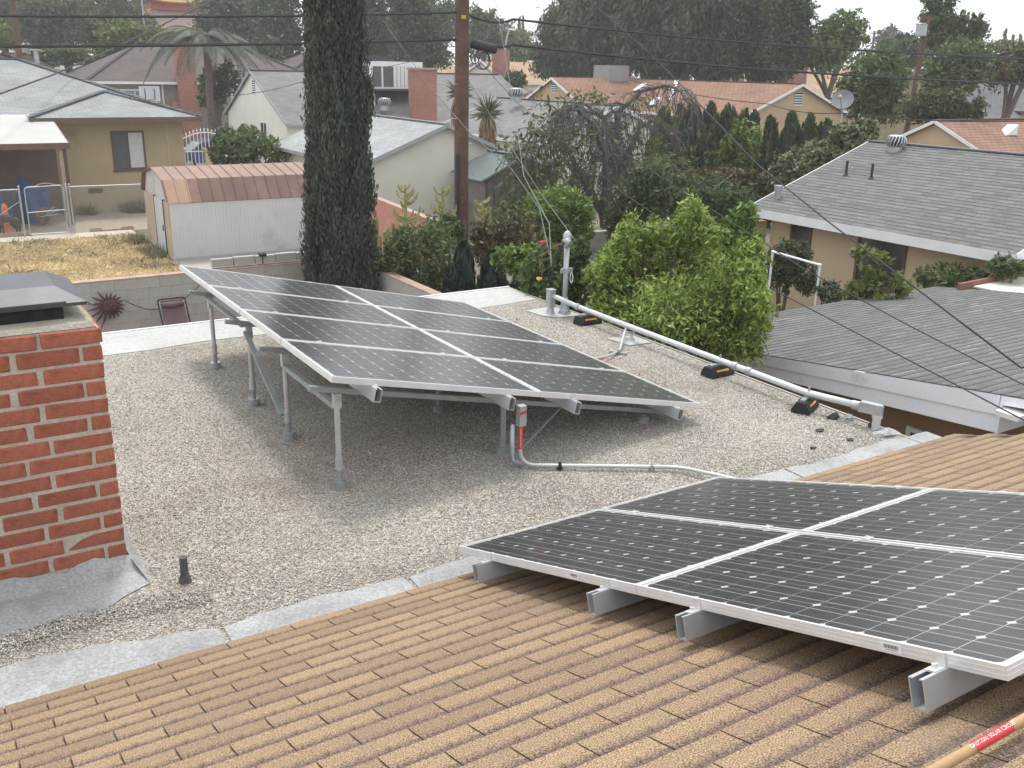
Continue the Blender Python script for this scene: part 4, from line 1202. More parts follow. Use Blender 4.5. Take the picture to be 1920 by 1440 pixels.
# ------------------------------------------------------------------ metal garden shed
shed = thing('garden_shed', 'white metal garden shed with a brown barn style roof', 'shed', (8.5, 30, G))
SX0, SX1, SY0, SY1 = 6.05, 11.6, 28.2, 31.6
m_shedw = mat('white_shed_metal', (0.54, 0.54, 0.545), 0.55, 0.05, 1.2, fine=.04, stain=(.42, .40, .38), stain_scale=1.5)
m_shedbrn = mat('brown_shed_roof', (0.185, 0.112, 0.088), 0.6, 0.16, 1.5, fine=.06, objrand=.10, stain=(.30, .19, .14), stain_scale=1.6)
m_shedtan = mat('tan_shed_roof', (0.40, 0.26, 0.175), 0.6, 0.12, 1.5, fine=.06, objrand=.08)
prof = [(SY0, -.99), (SY0 + .42, -.42), ((SY0 + SY1) / 2, -.18), (SY1 - .42, -.42), (SY1, -.99)]
MB().prism([(SY0 + .04, G)] + [(p[0] + (.04 if i == 0 else -.04 if i == 4 else 0), p[1] - .03) for i, p in enumerate(prof)] + [(SY1 - .04, G)], 'x', SX0 + .04, SX1 - .04).build('body', m_shedw, shed)
n = 26; w = (SX1 - SX0) / n
for i in range(n):
    x = SX0 + w * i; b = MB()
    b.box((x + .0015, SY0 - .004, G + .08), (x + w - .0015, SY0 + .034, -1.02)); b.box((x + w * .42, SY0 - .014, G + .08), (x + w * .58, SY0 - .005, -1.02)); b.build('wall_panel', m_shedw, shed)
n = 9; w = (SY1 - SY0) / n
for i in range(n):
    y = SY0 + w * i
    if 2 <= i <= 4: continue
    MB().box((SX0 - .004, y + .006, G + .08), (SX0 + .034, y + w - .006, -1.05)).box((SX0 - .016, y + w * .4, G + .08), (SX0 - .005, y + w * .6, -1.05)).build('wall_panel', mat('cream_shed_metal', (.48, .40, .30), .6, .1, 2, stain=(.5, .48, .46), stain_scale=2), shed)
MB().box((SX0 - .02, SY0 + .80, G + .1), (SX0 + .034, SY0 + 1.92, -1.05)).build('door', m_shedw, shed)
MB().box((SX0 - .045, SY0 + .92, -1.95), (SX0 - .022, SY0 + .97, -1.78)).build('door_handle', m_black, shed)
for y in (SY0 + .76, SY0 + 1.94):
    MB().box((SX0 - .026, y, G + .08), (SX0 + .03, y + .04, -1.02)).build('door_frame', m_black, shed)
n = 17; w = (SX1 - SX0 + .1) / n
for i in range(n):
    for k in range(4):
        p, q_ = prof[k], prof[k + 1]; x = SX0 - .05 + w * i
        mm = m_shedtan if (k == 0 and i in (0, 1)) or (k in (1,) and i < 99) and False else m_shedbrn
        if k == 1: mm = mat('pinkish_brown_shed_roof', (0.26, 0.165, 0.125), 0.6, 0.14, 1.5, fine=.06, objrand=.08)
        ext = .06 if k == 0 else 0
        dirv = (Vector((0, q_[0], q_[1])) - Vector((0, p[0], p[1]))).normalized()
        a = Vector((x, p[0], p[1])) - dirv * ext; c = Vector((x, q_[0], q_[1])) + (dirv * .06 if k == 3 else Vector((0, 0, 0)))
        MB().slab([a, a + Vector((w - .012, 0, 0)), c + Vector((w - .012, 0, 0)), c], .02).build('roof_panel', mm, shed)
        nn = Vector((0, -dirv.z, dirv.y)); bb = MB(); bb.bar(a + Vector((w - .006, 0, 0)) + nn * .012, c + Vector((w - .006, 0, 0)) + nn * .012, .025, .03, nn); bb.build('roof_seam', mm, shed)
MB().box((SX0 - .02, SY0 - .03, G), (SX1 + .02, SY1 + .03, G + .075)).build('base_frame', m_conc, shed)
b = MB()
for p, q_ in zip(prof[:-1], prof[1:]): b.bar((SX0 - .052, p[0], p[1] - .015), (SX0 - .052, q_[0], q_[1] - .015), .02, .07, (1, 0, 0))
b.build('gable_trim', m_shedbrn, shed)

# ------------------------------------------------------------------ houses
m_cream = mat('cream_stucco', (0.70, 0.665, 0.575), 0.95, 0.05, 0.8, fine=.04, bump=.2, bscale=60)
m_whitest = mat('white_stucco', (0.74, 0.71, 0.63), 0.95, 0.05, 0.8, fine=.04)
m_yellowst = mat('yellow_tan_stucco', (0.43, 0.345, 0.22), 0.95, 0.06, 0.8, fine=.05, bump=.2, bscale=60, stain=(.33, .26, .165), stain_scale=.8)
m_peach = mat('peach_stucco', (0.52, 0.38, 0.24), 0.95, 0.05, 0.8, fine=.05)
m_tanst = mat('beige_tan_stucco', (0.56, 0.45, 0.30), 0.95, 0.05, 0.8, fine=.05, bump=.2, bscale=60)
m_greyst = mat('grey_beige_stucco', (0.30, 0.26, 0.23), 0.95, 0.06, 0.8, fine=.05)
m_trimw = mat('white_trim', (0.78, 0.78, 0.77), 0.7, 0.05, 2, fine=.04)
m_trimgrey = mat('grey_trim', (0.36, 0.36, 0.36), 0.7, 0.06, 2)
m_fascia_blue = mat('bluish_white_fascia', (0.84, 0.85, 0.87), 0.65, 0.05, 1.5, fine=.04, stain=(.46, .47, .48), stain_scale=2.5, stain_lo=.6, stain_hi=.8)
rf_grey = brick_mat('grey_shingle_roof', (0.215, 0.225, 0.23), (0.275, 0.285, 0.285), (0.14, 0.143, 0.146), .33, .145, .008, uv=True)
rf_lgrey = brick_mat('light_grey_shingle_roof', (0.265, 0.28, 0.285), (0.325, 0.335, 0.335), (0.19, 0.195, 0.20), .42, .155, .009, uv=True)
rf_bgrey = brick_mat('warm_grey_shingle_roof', (0.155, 0.148, 0.145), (0.20, 0.19, 0.183), (0.10, 0.097, 0.094), .33, .145, .008, uv=True)
rf_brown = brick_mat('brown_shingle_roof', (0.075, 0.058, 0.052), (0.10, 0.077, 0.067), (0.06, 0.048, 0.043), .4, .2, .01, uv=True)
rf_tile = brick_mat('orange_brown_tile_roof', (0.285, 0.155, 0.10), (0.235, 0.125, 0.083), (0.14, 0.075, 0.052), .36, .20, .02, uv=True, bump=1.0)
rf_dark = brick_mat('dark_shingle_roof', (0.10, 0.10, 0.105), (0.135, 0.135, 0.14), (0.08, 0.08, 0.08), .33, .16, .01, uv=True)
rf_pale = brick_mat('pale_roof', (0.45, 0.45, 0.43), (0.5, 0.5, 0.48), (0.4, 0.4, 0.39), .5, .3, .01, uv=True)
rf_tan = brick_mat('tan_shingle_far_roof', (0.37, 0.235, 0.145), (0.43, 0.275, 0.17), (0.27, 0.17, 0.11), .4, .2, .01, uv=True)
m_fbrick = brick_mat('far_brick', (0.30, 0.10, 0.075), (0.37, 0.135, 0.095), (0.36, 0.26, 0.215), .23, .085, .012)


def wx(parent, face, pos, a0, a1, z0, z1, frame=m_brown, pane=m_dark_glass, fw=.06, cols=1, rows=1, panes=None, sill=True):
    """window on an axis wall: face 'y' (faces -Y at y = pos, a = x range) or 'x' (faces -X at x = pos, a = y range)"""
    def bx_(b, lo, hi, p0, p1):
        if face == 'y': b.box((lo[0], pos + p0, lo[1]), (hi[0], pos + p1, hi[1]))
        else: b.box((pos + p0, lo[0], lo[1]), (pos + p1, hi[0], hi[1]))
    b = MB(); f = fw
    bx_(b, (a0 - f, z0 - f), (a0, z1 + f), -.035, .02); bx_(b, (a1, z0 - f), (a1 + f, z1 + f), -.035, .02)
    bx_(b, (a0, z0 - f), (a1, z0), -.035, .02); bx_(b, (a0, z1), (a1, z1 + f), -.035, .02)
    if sill: bx_(b, (a0 - f * 1.6, z0 - f * 1.9), (a1 + f * 1.6, z0 - f - .003), -.07, .02)
    m = f * .3
    for i in range(1, cols):
        x = a0 + (a1 - a0) * i / cols; bx_(b, (x - m, z0), (x + m, z1), -.026, .015)
    for j in range(1, rows):
        z = z0 + (z1 - z0) * j / rows; bx_(b, (a0, z - m), (a1, z + m), -.024, .014)
    w = b.build('window', frame, parent)
    for i in range(cols):
        pb = MB(); x0, x1 = a0 + (a1 - a0) * i / cols, a0 + (a1 - a0) * (i + 1) / cols
        bx_(pb, (x0 + (m if i else 0), z0), (x1 - (m if i < cols - 1 else 0), z1), -.012, .01)
        pb.build('pane', panes[i] if panes else pane, w)
    return w


def vent_grid(parent, face, pos, a0, a1, z0, z1, material=m_brown, n=5):
    b = MB()
    def bx_(lo, hi, p0, p1):
        if face == 'y': b.box((lo[0], pos + p0, lo[1]), (hi[0], pos + p1, hi[1]))
        else: b.box((pos + p0, lo[0], lo[1]), (pos + p1, hi[0], hi[1]))
    bx_((a0, z0), (a1, z1), -.01, .01)
    v = b.build('gable_vent', m_dark_glass, parent)
    b = MB(); h = (z1 - z0) / n
    for i in range(n): bx_((a0, z0 + h * i), (a1, z0 + h * (i + .45)), -.04, -.011)
    tag(b.build('louvres', material, v), kind='stuff')


def gable(label, x0, x1, y0, y1, ze, zr, axis, wall, roof, trim, over=.35, zg=G, t=.10, cat='house', name='house', ridge=None, group=None, fascia=.16, rake=.2):
    """rectangular house with a gable roof, ridge along axis; x0..y1 are the walls"""
    h = thing(name, label, cat, ((x0 + x1) / 2, (y0 + y1) / 2, zg), group)
    def mk(a, b_, z):      # a along the ridge axis, b across
        return Vector((a, b_, z)) if axis == 'x' else Vector((b_, a, z))
    a0, a1, b0, b1 = (x0, x1, y0, y1) if axis == 'x' else (y0, y1, x0, x1)
    bc = ridge if ridge is not None else (b0 + b1) / 2
    MB().prism([(b0, zg), (b1, zg), (b1, ze - .03), (bc, zr - t - .02), (b0, ze - .03)], axis, a0, a1).build('wall', wall, h)
    for bb, sg in ((b0, -1), (b1, 1)):
        sl = (zr - ze) / abs(bc - bb); e = bb + sg * over; ez = ze - sl * over
        P = [mk(a0 - rake, e, ez), mk(a1 + rake, e, ez), mk(a1 + rake, bc, zr), mk(a0 - rake, bc, zr)]
        MB().slab(P, t, uvdir=(1, 0, 0) if axis == 'x' else (0, 1, 0)).build('roof_slope', roof, h)
        MB().bar(mk(a0 - rake, e + sg * .012, ez - fascia / 2), mk(a1 + rake, e + sg * .012, ez - fascia / 2), .024, fascia).build('fascia', trim, h)
        for aa, s2 in ((a0 - rake, -1), (a1 + rake, 1)):
            MB().bar(mk(aa + s2 * .012, e, ez - fascia / 2 + .01), mk(aa + s2 * .012, bc, zr - fascia / 2 + .01), .024, fascia, (0, 0, 1)).build('barge_board', trim, h)
    b = MB(); b.bar(mk(a0 - rake, bc, zr + .012), mk(a1 + rake, bc, zr + .012), .22, .03); b.build('ridge_cap', roof, h)
    return h


def hip(label, x0, x1, y0, y1, ze, zr, wall, roof, trim, over=.5, zg=G, rx0=None, rx1=None, cat='house', name='house', fascia=.16):
    """hip roof house, ridge along X between rx0 and rx1"""
    h = thing(name, label, cat, ((x0 + x1) / 2, (y0 + y1) / 2, zg))
    MB().box((x0, y0, zg), (x1, y1, ze - .12)).build('wall', wall, h)
    ex0, ex1, ey0, ey1 = x0 - over, x1 + over, y0 - over, y1 + over; yc = (y0 + y1) / 2
    d = (ey1 - ey0) / 2; rx0 = ex0 + d if rx0 is None else rx0; rx1 = ex1 - d if rx1 is None else rx1
    A, B, C, D = Vector((ex0, ey0, ze)), Vector((ex1, ey0, ze)), Vector((ex1, ey1, ze)), Vector((ex0, ey1, ze)); R0, R1 = Vector((rx0, yc, zr)), Vector((rx1, yc, zr))
    for P, ud in (((A, B, R1, R0), (1, 0, 0)), ((C, D, R0, R1), (1, 0, 0)), ((D, A, R0), (0, 1, 0)), ((B, C, R1), (0, 1, 0))):
        MB().slab(P, .06, uvdir=ud).build('roof_slope', roof, h)
    for p, q_ in ((A, B), (B, C), (C, D), (D, A)):
        MB().bar(p - Vector((0, 0, fascia / 2 + .02)), q_ - Vector((0, 0, fascia / 2 + .02)), .024, fascia).build('fascia', trim, h)
    MB().box((ex0 + .03, ey0 + .03, ze - fascia + .01), (ex1 - .03, ey1 - .03, ze - fascia + .03)).build('soffit', trim, h)
    for p, q_ in ((A, R0), (B, R1), (C, R1), (D, R0), (R0, R1)):
        b = MB(); n = max(3, int((q_ - p).length / .25))
        for i in range(n):
            a = p.lerp(q_, i / n); c = p.lerp(q_, (i + 1.12) / n); b.bar(a + Vector((0, 0, .05)), c + Vector((0, 0, .015)), .28, .02)
        tag(b.build('hip_cap', roof, h), kind='stuff')
    return h


def shingle_field(parent, origin, ux, us, W, L, expo, tabw, t, material, seed, name='shingles'):
    """real overlapping tabs on a roof plane too far off to pick apart one by one: joined"""
    rr = random.Random(seed); ux, us = Vector(ux), Vector(us); n = ux.cross(us).normalized(); o = Vector(origin) - world_origin(parent)
    V, F, UV = [], [], []
    for r in range(int(L / expo)):
        x = -rr.random() * tabw
        while x < W:
            w = tabw * rr.choice([.55, .75, 1, 1, 1.25]); a, c = max(x, 0), min(x + w, W); x += w
            if c - a < .03: continue
            lift = t * rr.uniform(.55, 1.3); k = len(V); s0 = r * expo; s1 = s0 + expo * 1.05
            V += [o + ux * (a + .003) + us * s0 + n * lift, o + ux * (c - .003) + us * s0 + n * lift, o + ux * (c - .003) + us * s1 + n * .001, o + ux * (a + .003) + us * s1 + n * .001,
                  o + ux * (a + .003) + us * s0, o + ux * (c - .003) + us * s0]
            F += [(k, k + 1, k + 2, k + 3), (k + 1, k, k + 4, k + 5)]
            UV += [(0, 0), (1, 0), (1, 1), (0, 1), (0, 0), (1, 0), (1, 0), (0, 0)]
    me = bpy.data.meshes.new(name); me.from_pydata([tuple(v) for v in V], [], F); l = me.uv_layers.new(name='UVMap'); l.data.foreach_set('uv', np.array(UV, np.float32).ravel())
    me.update()
    return tag(link_mesh(name, me, material, parent), kind='stuff')


m_gtab = shingle_material('grey_shingle', (0.185, 0.19, 0.19), (0.128, 0.132, 0.135), (0.12, 0.123, 0.127))
m_gtab2 = shingle_material('green_grey_shingle', (0.165, 0.172, 0.168), (0.125, 0.132, 0.131), (0.122, 0.128, 0.128))


def turbine(parent, c, r, h):
    c = Vector(c); t_ = MB().lathe(c, [(r * .85, -.05), (r * .85, h * .35)], 16).build('turbine_vent', m_galv, parent)
    MB().lathe(c, [(r * .7, h * .36), (r * .75, h * .9)], 12).build('throat', m_black, t_)
    for k in range(18):
        a = 2 * math.pi * k / 18; b = MB(); P = []
        for j in range(6):
            f = j / 5; rr_ = r * (.80 + .35 * math.sin(math.pi * (f * .85 + .1))); a2 = a + f * .35
            P.append(c + Vector((rr_ * math.cos(a2), rr_ * math.sin(a2), h * (.36 + .58 * f))))
        b.tube(P, r * .10, 4); b.build('fin', m_galv, t_)
    MB().lathe(c, [(r * .95, h * .92), (r * .7, h * .98), (.001, h)], 16).build('cap', m_galv, t_)


# --- yellow house with the grey hip roof (left)
yh = hip('yellow tan stucco house with a grey hip roof and one brown framed window', -9.0, 9.2, 39.4, 53.0, .78, 2.75, m_yellowst, rf_grey, m_brown, over=.45, rx0=-4.0, rx1=4.4)
# front hip wing roof
W0 = [Vector((3.75, 38.35, .80)), Vector((9.75, 38.35, .80)), Vector((6.9, 41.6, 1.62))]
MB().slab([W0[0], W0[1], W0[2]], .07, uvdir=(1, 0, 0)).build('wing_roof', rf_grey, yh)
MB().slab([Vector((3.75, 38.35, .80)), W0[2], Vector((6.2, 43.6, 1.62)), Vector((3.75, 41.2, .92))], .06, uvdir=(0, 1, 0)).build('wing_roof', rf_grey, yh)
MB().bar((3.75, 38.34, .70), (9.75, 38.34, .70), .03, .17).build('fascia', m_brown, yh)
MB().box((3.78, 38.37, .62), (9.72, 39.4, .64)).build('soffit', m_brown, yh)
for p, q_ in ((W0[0], W0[2]), (W0[1], W0[2])):
    b = MB(); n = 22
    for i in range(n): b.bar(p.lerp(q_, i / n) + Vector((0, 0, .07)), p.lerp(q_, (i + 1.1) / n) + Vector((0, 0, .02)), .26, .025)
    tag(b.build('hip_cap', rf_grey, yh), kind='stuff')
wx(yh, 'y', 39.4, 6.62, 7.68, -1.12, .18, m_brown, cols=2, panes=[m_screen, mat('pale_blind', (.55, .56, .55), .8, .06, 5)], fw=.07)
MB().box((5.55, 39.37, -2.02), (6.05, 39.41, -1.85)).build('crawl_vent', m_brown, yh)
MB().box((8.6, 39.38, -2.6), (8.63, 39.4, .6)).build('wall_joint', m_tanst, yh)
b = MB(); b.tube([(5.1, 46.0, 2.6), (5.1, 46.0, 3.1)], .09, 10); b.tube([(5.1, 46.0, 3.1), (5.1, 46.0, 3.16)], .22, 12); b.build('flue_pipe', m_galv, yh)
b = MB(); b.prism([(-.35, 0), (.35, 0), (0, .3)], 'y', 0, .9)
for v in b.v: v += Vector((2.4, 42.6, 1.62))
b.build('dormer_vent', rf_grey, yh)

pc = thing('patio_cover', 'flat whitish patio cover on a brown post beside the yellow house', 'patio cover', (2.0, 36.5, G))
MB().slab([(-3.0, 35.9, .12), (4.60, 35.9, .12), (4.50, 39.2, .88), (-3.0, 39.2, .88)], .06).build('roof_sheet', mat('whitish_roll_roof', (.45, .44, .41), .8, .06, 1, fine=.05), pc)
MB().bar((-3.0, 35.87, .02), (4.62, 35.87, .02), .04, .2).build('beam', m_brown, pc)
MB().bar((4.62, 35.87, .02), (4.52, 39.2, .78), .04, .16).build('beam', m_brown, pc)
MB().box((4.28, 35.95, G), (4.40, 36.07, -.07)).build('post', mat('tan_post', (.33, .25, .20), .8, .1, 3), pc)
MB().box((4.42, 36.3, G), (4.56, 36.42, -.05)).build('post', m_brown, pc)
MB().box((-3, 39.0, G), (4.55, 39.36, .2)).build('back_wall', mat('patio_painted_shade', (.15, .11, .09), .95, .2, 1.5), pc)  # dark colour paints the shade under the cover onto this wall
m_tarp = mat('blue_tarp', (.035, .09, .22), .55, .25, 5, bump=.6, bscale=6)
def heap(name, label, cat, c, r, material, seed):
    o = thing(name, label, cat, c); lump('heap', Vector(c) + Vector((0, 0, r[2] * .4)), r, material, o, seed); return o
heap('tarp_heap', 'crumpled blue tarp heap under the patio cover behind the gate', 'tarp', (3.35, 37.4, G + .2), (.55, .5, .95), m_tarp, 3)
heap('tarp_heap', 'second blue tarp pile at the photo edge under the patio cover', 'tarp', (2.35, 36.9, G + .2), (.4, .4, .7), m_tarp, 4)
t = thing('scrap_pile', 'pile of pale sticks and brown scraps in front of the blue tarp', 'scrap pile', (3.7, 36.5, G))
for i in range(7):
    a = (3.5 + RNG.uniform(-.1, .2), 36.4 + RNG.uniform(-.2, .2), G + .35); MB().bar(a, (a[0] + RNG.uniform(.25, .7), a[1], G + .35 + RNG.uniform(0, .35)), .03, .02).build('stick', m_conc, t)
lump('scrap_lump', (3.62, 36.6, G + .35), (.3, .3, .35), mat('brown_scrap', (.2, .11, .07), .9, .3, 6), t, 9)
t = thing('chair', 'dark high backed patio chair behind the chain link fence', 'chair', (2.62, 36.2, G))
MB().slab([(2.42, 36.1, G + .95), (2.80, 36.1, G + .95), (2.80, 36.25, G + 1.55), (2.42, 36.25, G + 1.55)], .05).build('backrest', m_wire, t)
MB().slab([(2.42, 36.1, G + .95), (2.80, 36.1, G + .95), (2.80, 35.7, G + .9), (2.42, 35.7, G + .9)], .05).build('seat', m_wire, t)
for x in (2.44, 2.78):
    for y in (35.72, 36.08): MB().tube([(x, y, G), (x, y, G + .9)], .02, 6).build('leg', m_wire, t)
t = thing('barrel', 'tall orange ribbed marker behind the chain link fence', 'marker', (2.36, 35.3, G))
MB().lathe((2.36, 35.3, G), [(.14, 0), (.11, .06), (.09, .35), (.105, .4), (.09, .5), (.105, .6), (.09, .7), (.10, .8), (.08, .9), (.03, .98)], 14).build('body', mat('orange_plastic', (.62, .19, .06), .6, .08, 5), t, True)

# --- chain link fence with gate, and the dog
m_link = mat('chain_link_wire', (.36, .37, .38), .5, .1, 5, metal=.5)
def link_panel(parent, x0, x1, z0, z1, y, name='mesh'):
    b = MB(); p = .075; w = x1 - x0; h = z1 - z0
    for sg in (1, -1):
        s = -h
        while s < w:
            a0 = max(s, 0); a1 = min(s + h, w)
            if a1 - a0 > .02:
                q0, q1 = a0 - s, a1 - s
                A = (x0 + (a0 if sg > 0 else w - a0), y + .004 * sg, z0 + q0); B_ = (x0 + (a1 if sg > 0 else w - a1), y + .004 * sg, z0 + q1)
                d = Vector((B_[0] - A[0], 0, B_[2] - A[2])).normalized(); nrm = Vector((-d.z, 0, d.x)) * .0022
                b.face([Vector(A) - nrm, Vector(B_) - nrm, Vector(B_) + nrm, Vector(A) + nrm])
            s += p
    tag(b.build(name, m_link, parent), kind='stuff')


cf = thing('chain_link_fence', 'galvanised chain link fence along the pale sidewalk', 'fence', (4, 34.3, G))
for x in (.6, 2.78, 4.16, 4.26):
    b = MB(); b.tube([(x, 34.3, G), (x, 34.3, -1.10)], .032, 8); b.ball((x, 34.3, -1.09), .04, .04, .04, 8, 5); b.build('post', m_galv, cf)
for x0, x1 in ((-1.5, 2.78), (4.2, 6.6)):
    MB().tube([(x0, 34.3, -1.16), (x1, 34.3, -1.18)], .02, 8).build('top_rail', m_galv, cf)
    link_panel(cf, x0, x1, G + .05, -1.17, 34.3)
MB().tube([(1.9, 34.28, -2.1), (2.75, 34.28, -1.55)], .012, 6).build('truss_rod', m_galv, cf)
gt = thing('chain_link_gate', 'narrow chain link gate with rounded top between two steel posts', 'gate', (3.5, 34.25, G))
MB().tube(fillet([(2.93, 34.25, G + .08), (2.93, 34.25, -1.12), (4.06, 34.25, -1.09), (4.06, 34.25, G + .08), (2.93, 34.25, G + .08)], .12, 5), .02, 8).build('gate_frame', m_galv, gt)
MB().tube([(2.95, 34.25, -1.92), (4.04, 34.25, -1.88)], .016, 8).build('mid_rail', m_galv, gt)
link_panel(gt, 2.95, 4.04, -1.90, -1.12, 34.25); link_panel(gt, 2.95, 4.04, G + .1, -1.90, 34.25)
MB().tube(bez((3.2, 34.26, -1.12), (3.5, 34.3, -.92), (3.85, 34.26, -1.08), 8), .012, 6).build('gate_hoop', m_galv, gt)
for nm_, x0, x1 in (('row of red scalloped edging bricks before the fence', 4.75, 6.0), ('red scalloped edging bricks under the dog', 1.4, 2.95)):
    t = thing('brick_edging', nm_, 'edging', (x0, 34.5, G))
    x = x0; i = 0
    while x < x1:
        hgt = (.13 if (x < 5.1 or x > 5.75) else .06) if x0 > 4 else .16
        MB().prism([(x, G - .02), (x + .19, G - .02), (x + .19, G + hgt * .8), (x + .14, G + hgt), (x + .095, G + hgt * .88), (x + .05, G + hgt), (x, G + hgt * .8)], 'y', 34.42, 34.50).build('edging_brick', m_redcap, t); x += .2; i += 1

def make_dog():
    t = thing('dog', 'dark brown dog standing behind the chain link fence at the photo edge', 'dog', (2.3, 34.75, G + .02))
    V = {'rump': (2.60, 34.75, G + .56, .13), 'loin': (2.42, 34.75, G + .57, .115), 'chest': (2.16, 34.75, G + .55, .15), 'neck': (1.99, 34.75, G + .68, .085), 'head': (1.90, 34.75, G + .80, .085), 'muz': (1.76, 34.75, G + .77, .045),
         't1': (2.70, 34.75, G + .50, .03), 't2': (2.76, 34.75, G + .36, .015)}
    for s, y in (('l', 34.67), ('r', 34.83)):
        o = .04 if s == 'l' else -.03
        V.update({'hip' + s: (2.58, y, G + .46, .085), 'stf' + s: (2.53 + o, y, G + .34, .055), 'hck' + s: (2.64 + o, y, G + .20, .03), 'hpt' + s: (2.61 + o, y, G + .05, .028), 'htoe' + s: (2.55 + o, y, G + .03, .028),
                  'sho' + s: (2.14, y, G + .44, .07), 'elb' + s: (2.17 + o, y, G + .31, .042), 'wri' + s: (2.16 + o, y, G + .17, .03), 'fpt' + s: (2.155 + o, y, G + .05, .03), 'ftoe' + s: (2.10 + o, y, G + .03, .028)})
    E_ = [('rump', 'loin'), ('loin', 'chest'), ('chest', 'neck'), ('neck', 'head'), ('head', 'muz'), ('rump', 't1'), ('t1', 't2')]
    for s in 'lr':
        E_ += [('rump', 'hip' + s), ('hip' + s, 'stf' + s), ('stf' + s, 'hck' + s), ('hck' + s, 'hpt' + s), ('hpt' + s, 'htoe' + s), ('chest', 'sho' + s), ('sho' + s, 'elb' + s), ('elb' + s, 'wri' + s), ('wri' + s, 'fpt' + s), ('fpt' + s, 'ftoe' + s)]
    keys = list(V); ix = {k: i for i, k in enumerate(keys)}; o0 = world_origin(t)
    me = bpy.data.meshes.new('body'); me.from_pydata([tuple(Vector(V[k][:3]) - o0) for k in keys], [(ix[a], ix[c]) for a, c in E_], [])
    o = bpy.data.objects.new('body', me); COL.objects.link(o); o.parent = t
    sk = o.modifiers.new('skin', 'SKIN'); ss = o.modifiers.new('sub', 'SUBSURF'); ss.levels = ss.render_levels = 2
    for i, k in enumerate(keys): me.skin_vertices[0].data[i].radius = (V[k][3],) * 2
    me.skin_vertices[0].data[ix['rump']].use_root = True
    dg = bpy.context.evaluated_depsgraph_get(); m2 = bpy.data.meshes.new_from_object(o.evaluated_get(dg)); o.modifiers.clear(); o.data = m2
    m2.materials.clear(); m2.materials.append(mat('brown_dog_fur', (.055, .035, .03), .9, .3, 6, fine=.2, fscale=60)); m2.polygons.foreach_set('use_smooth', [True] * len(m2.polygons))
    for sg in (-1, 1):
        b = MB(); b.face([(1.94, 34.75 + sg * .05, G + .87), (1.98, 34.75 + sg * .085, G + .84), (1.93, 34.75 + sg * .1, G + .76)]); b.face([(1.93, 34.75 + sg * .1, G + .76), (1.97, 34.75 + sg * .088, G + .84), (1.935, 34.75 + sg * .054, G + .865)])
        b.build('ear', MATS['brown_dog_fur'], t)
make_dog()

# --- cream gable house in the middle
hw = gable('cream stucco house with a light grey gable roof behind the utility pole', 12.95, 18.9, 30.2, 39.0, -.24, .92, 'y', m_cream, rf_lgrey, m_trimgrey, over=.35, rake=.22, fascia=.13)
MB().box((13.1, 30.14, -2.2), (13.45, 30.2, -2.0)).build('meter_box', m_trimgrey, hw)
# white house behind it, ridge along X, with cooler unit and brick chimney
hw2 = gable('white house with a long grey roof carrying a rooftop cooler and brick chimney', 16.1, 31.2, 47.3, 57.4, .16, 2.42, 'x', m_whitest, rf_bgrey, m_trimgrey, over=.4, rake=.15, fascia=.12)
vent_grid(hw2, 'x', 16.1, 52.0, 52.5, 1.2, 1.9, m_trimw, 6)
wx(hw2, 'x', 16.1, 50.4, 51.4, -1.7, -.2, m_trimw, fw=.06, cols=2)
MB().box((22.65, 46.35, G), (24.0, 46.95, 2.62)).build('chimney', m_fbrick, hw2)
MB().box((22.58, 46.28, 2.62), (24.07, 47.02, 2.72)).build('chimney_cap', m_redcap, hw2)
turbine(hw2, (21.6, 47.7, .6), .28, .6)
ac = thing('rooftop_cooler', 'white metal cooler unit on a platform on the grey roof', 'air conditioner', (22.8, 49.2, 1.4))
MB().box((21.3, 48.6, 1.62), (24.3, 50.4, 3.0)).build('cabinet', m_white, ac)
MB().box((21.26, 48.9, 1.75), (21.30, 50.2, 2.75)).build('grille', m_screen, ac)
MB().box((21.38, 48.56, 1.72), (21.85, 48.60, 2.75)).build('grille', m_screen, ac); MB().box((21.98, 48.56, 1.72), (22.55, 48.60, 2.75)).build('grille', m_screen, ac)
b = MB()
for i in range(7): b.box((22.75 + i * .22, 48.57, 1.7), (22.78 + i * .22, 48.598, 2.78))
tag(b.build('seams', m_trimgrey, ac), kind='stuff')
MB().box((21.2, 48.5, 1.52), (24.4, 50.5, 1.61)).build('platform', m_brown, ac)
for x in (21.35, 24.2):
    MB().box((x, 48.55, .70), (x + .1, 48.65, 1.52)).build('stand_leg', m_trimw, ac)
MB().tube([(20.95, 49.4, 2.2), (21.28, 49.4, 2.2)], .33, 14).build('duct_fan', m_galv, ac)

# third white house with vented gable behind the bare tree
hw3 = gable('white house with louvred gable and grey roof behind the bare weeping tree', 21.6, 28.3, 32.3, 41.5, .12, 1.42, 'y', m_whitest, rf_bgrey, m_trimw, over=.3, rake=.2, fascia=.12)
vent_grid(hw3, 'y', 32.3, 24.55, 25.35, -.25, .75, m_trimgrey, 9)
wx(hw3, 'y', 32.3, 25.3, 26.0, -2.0, -.6, m_trimgrey, pane=m_screen)
turbine(hw3, (24.0, 38.5, 1.35), .3, .6)

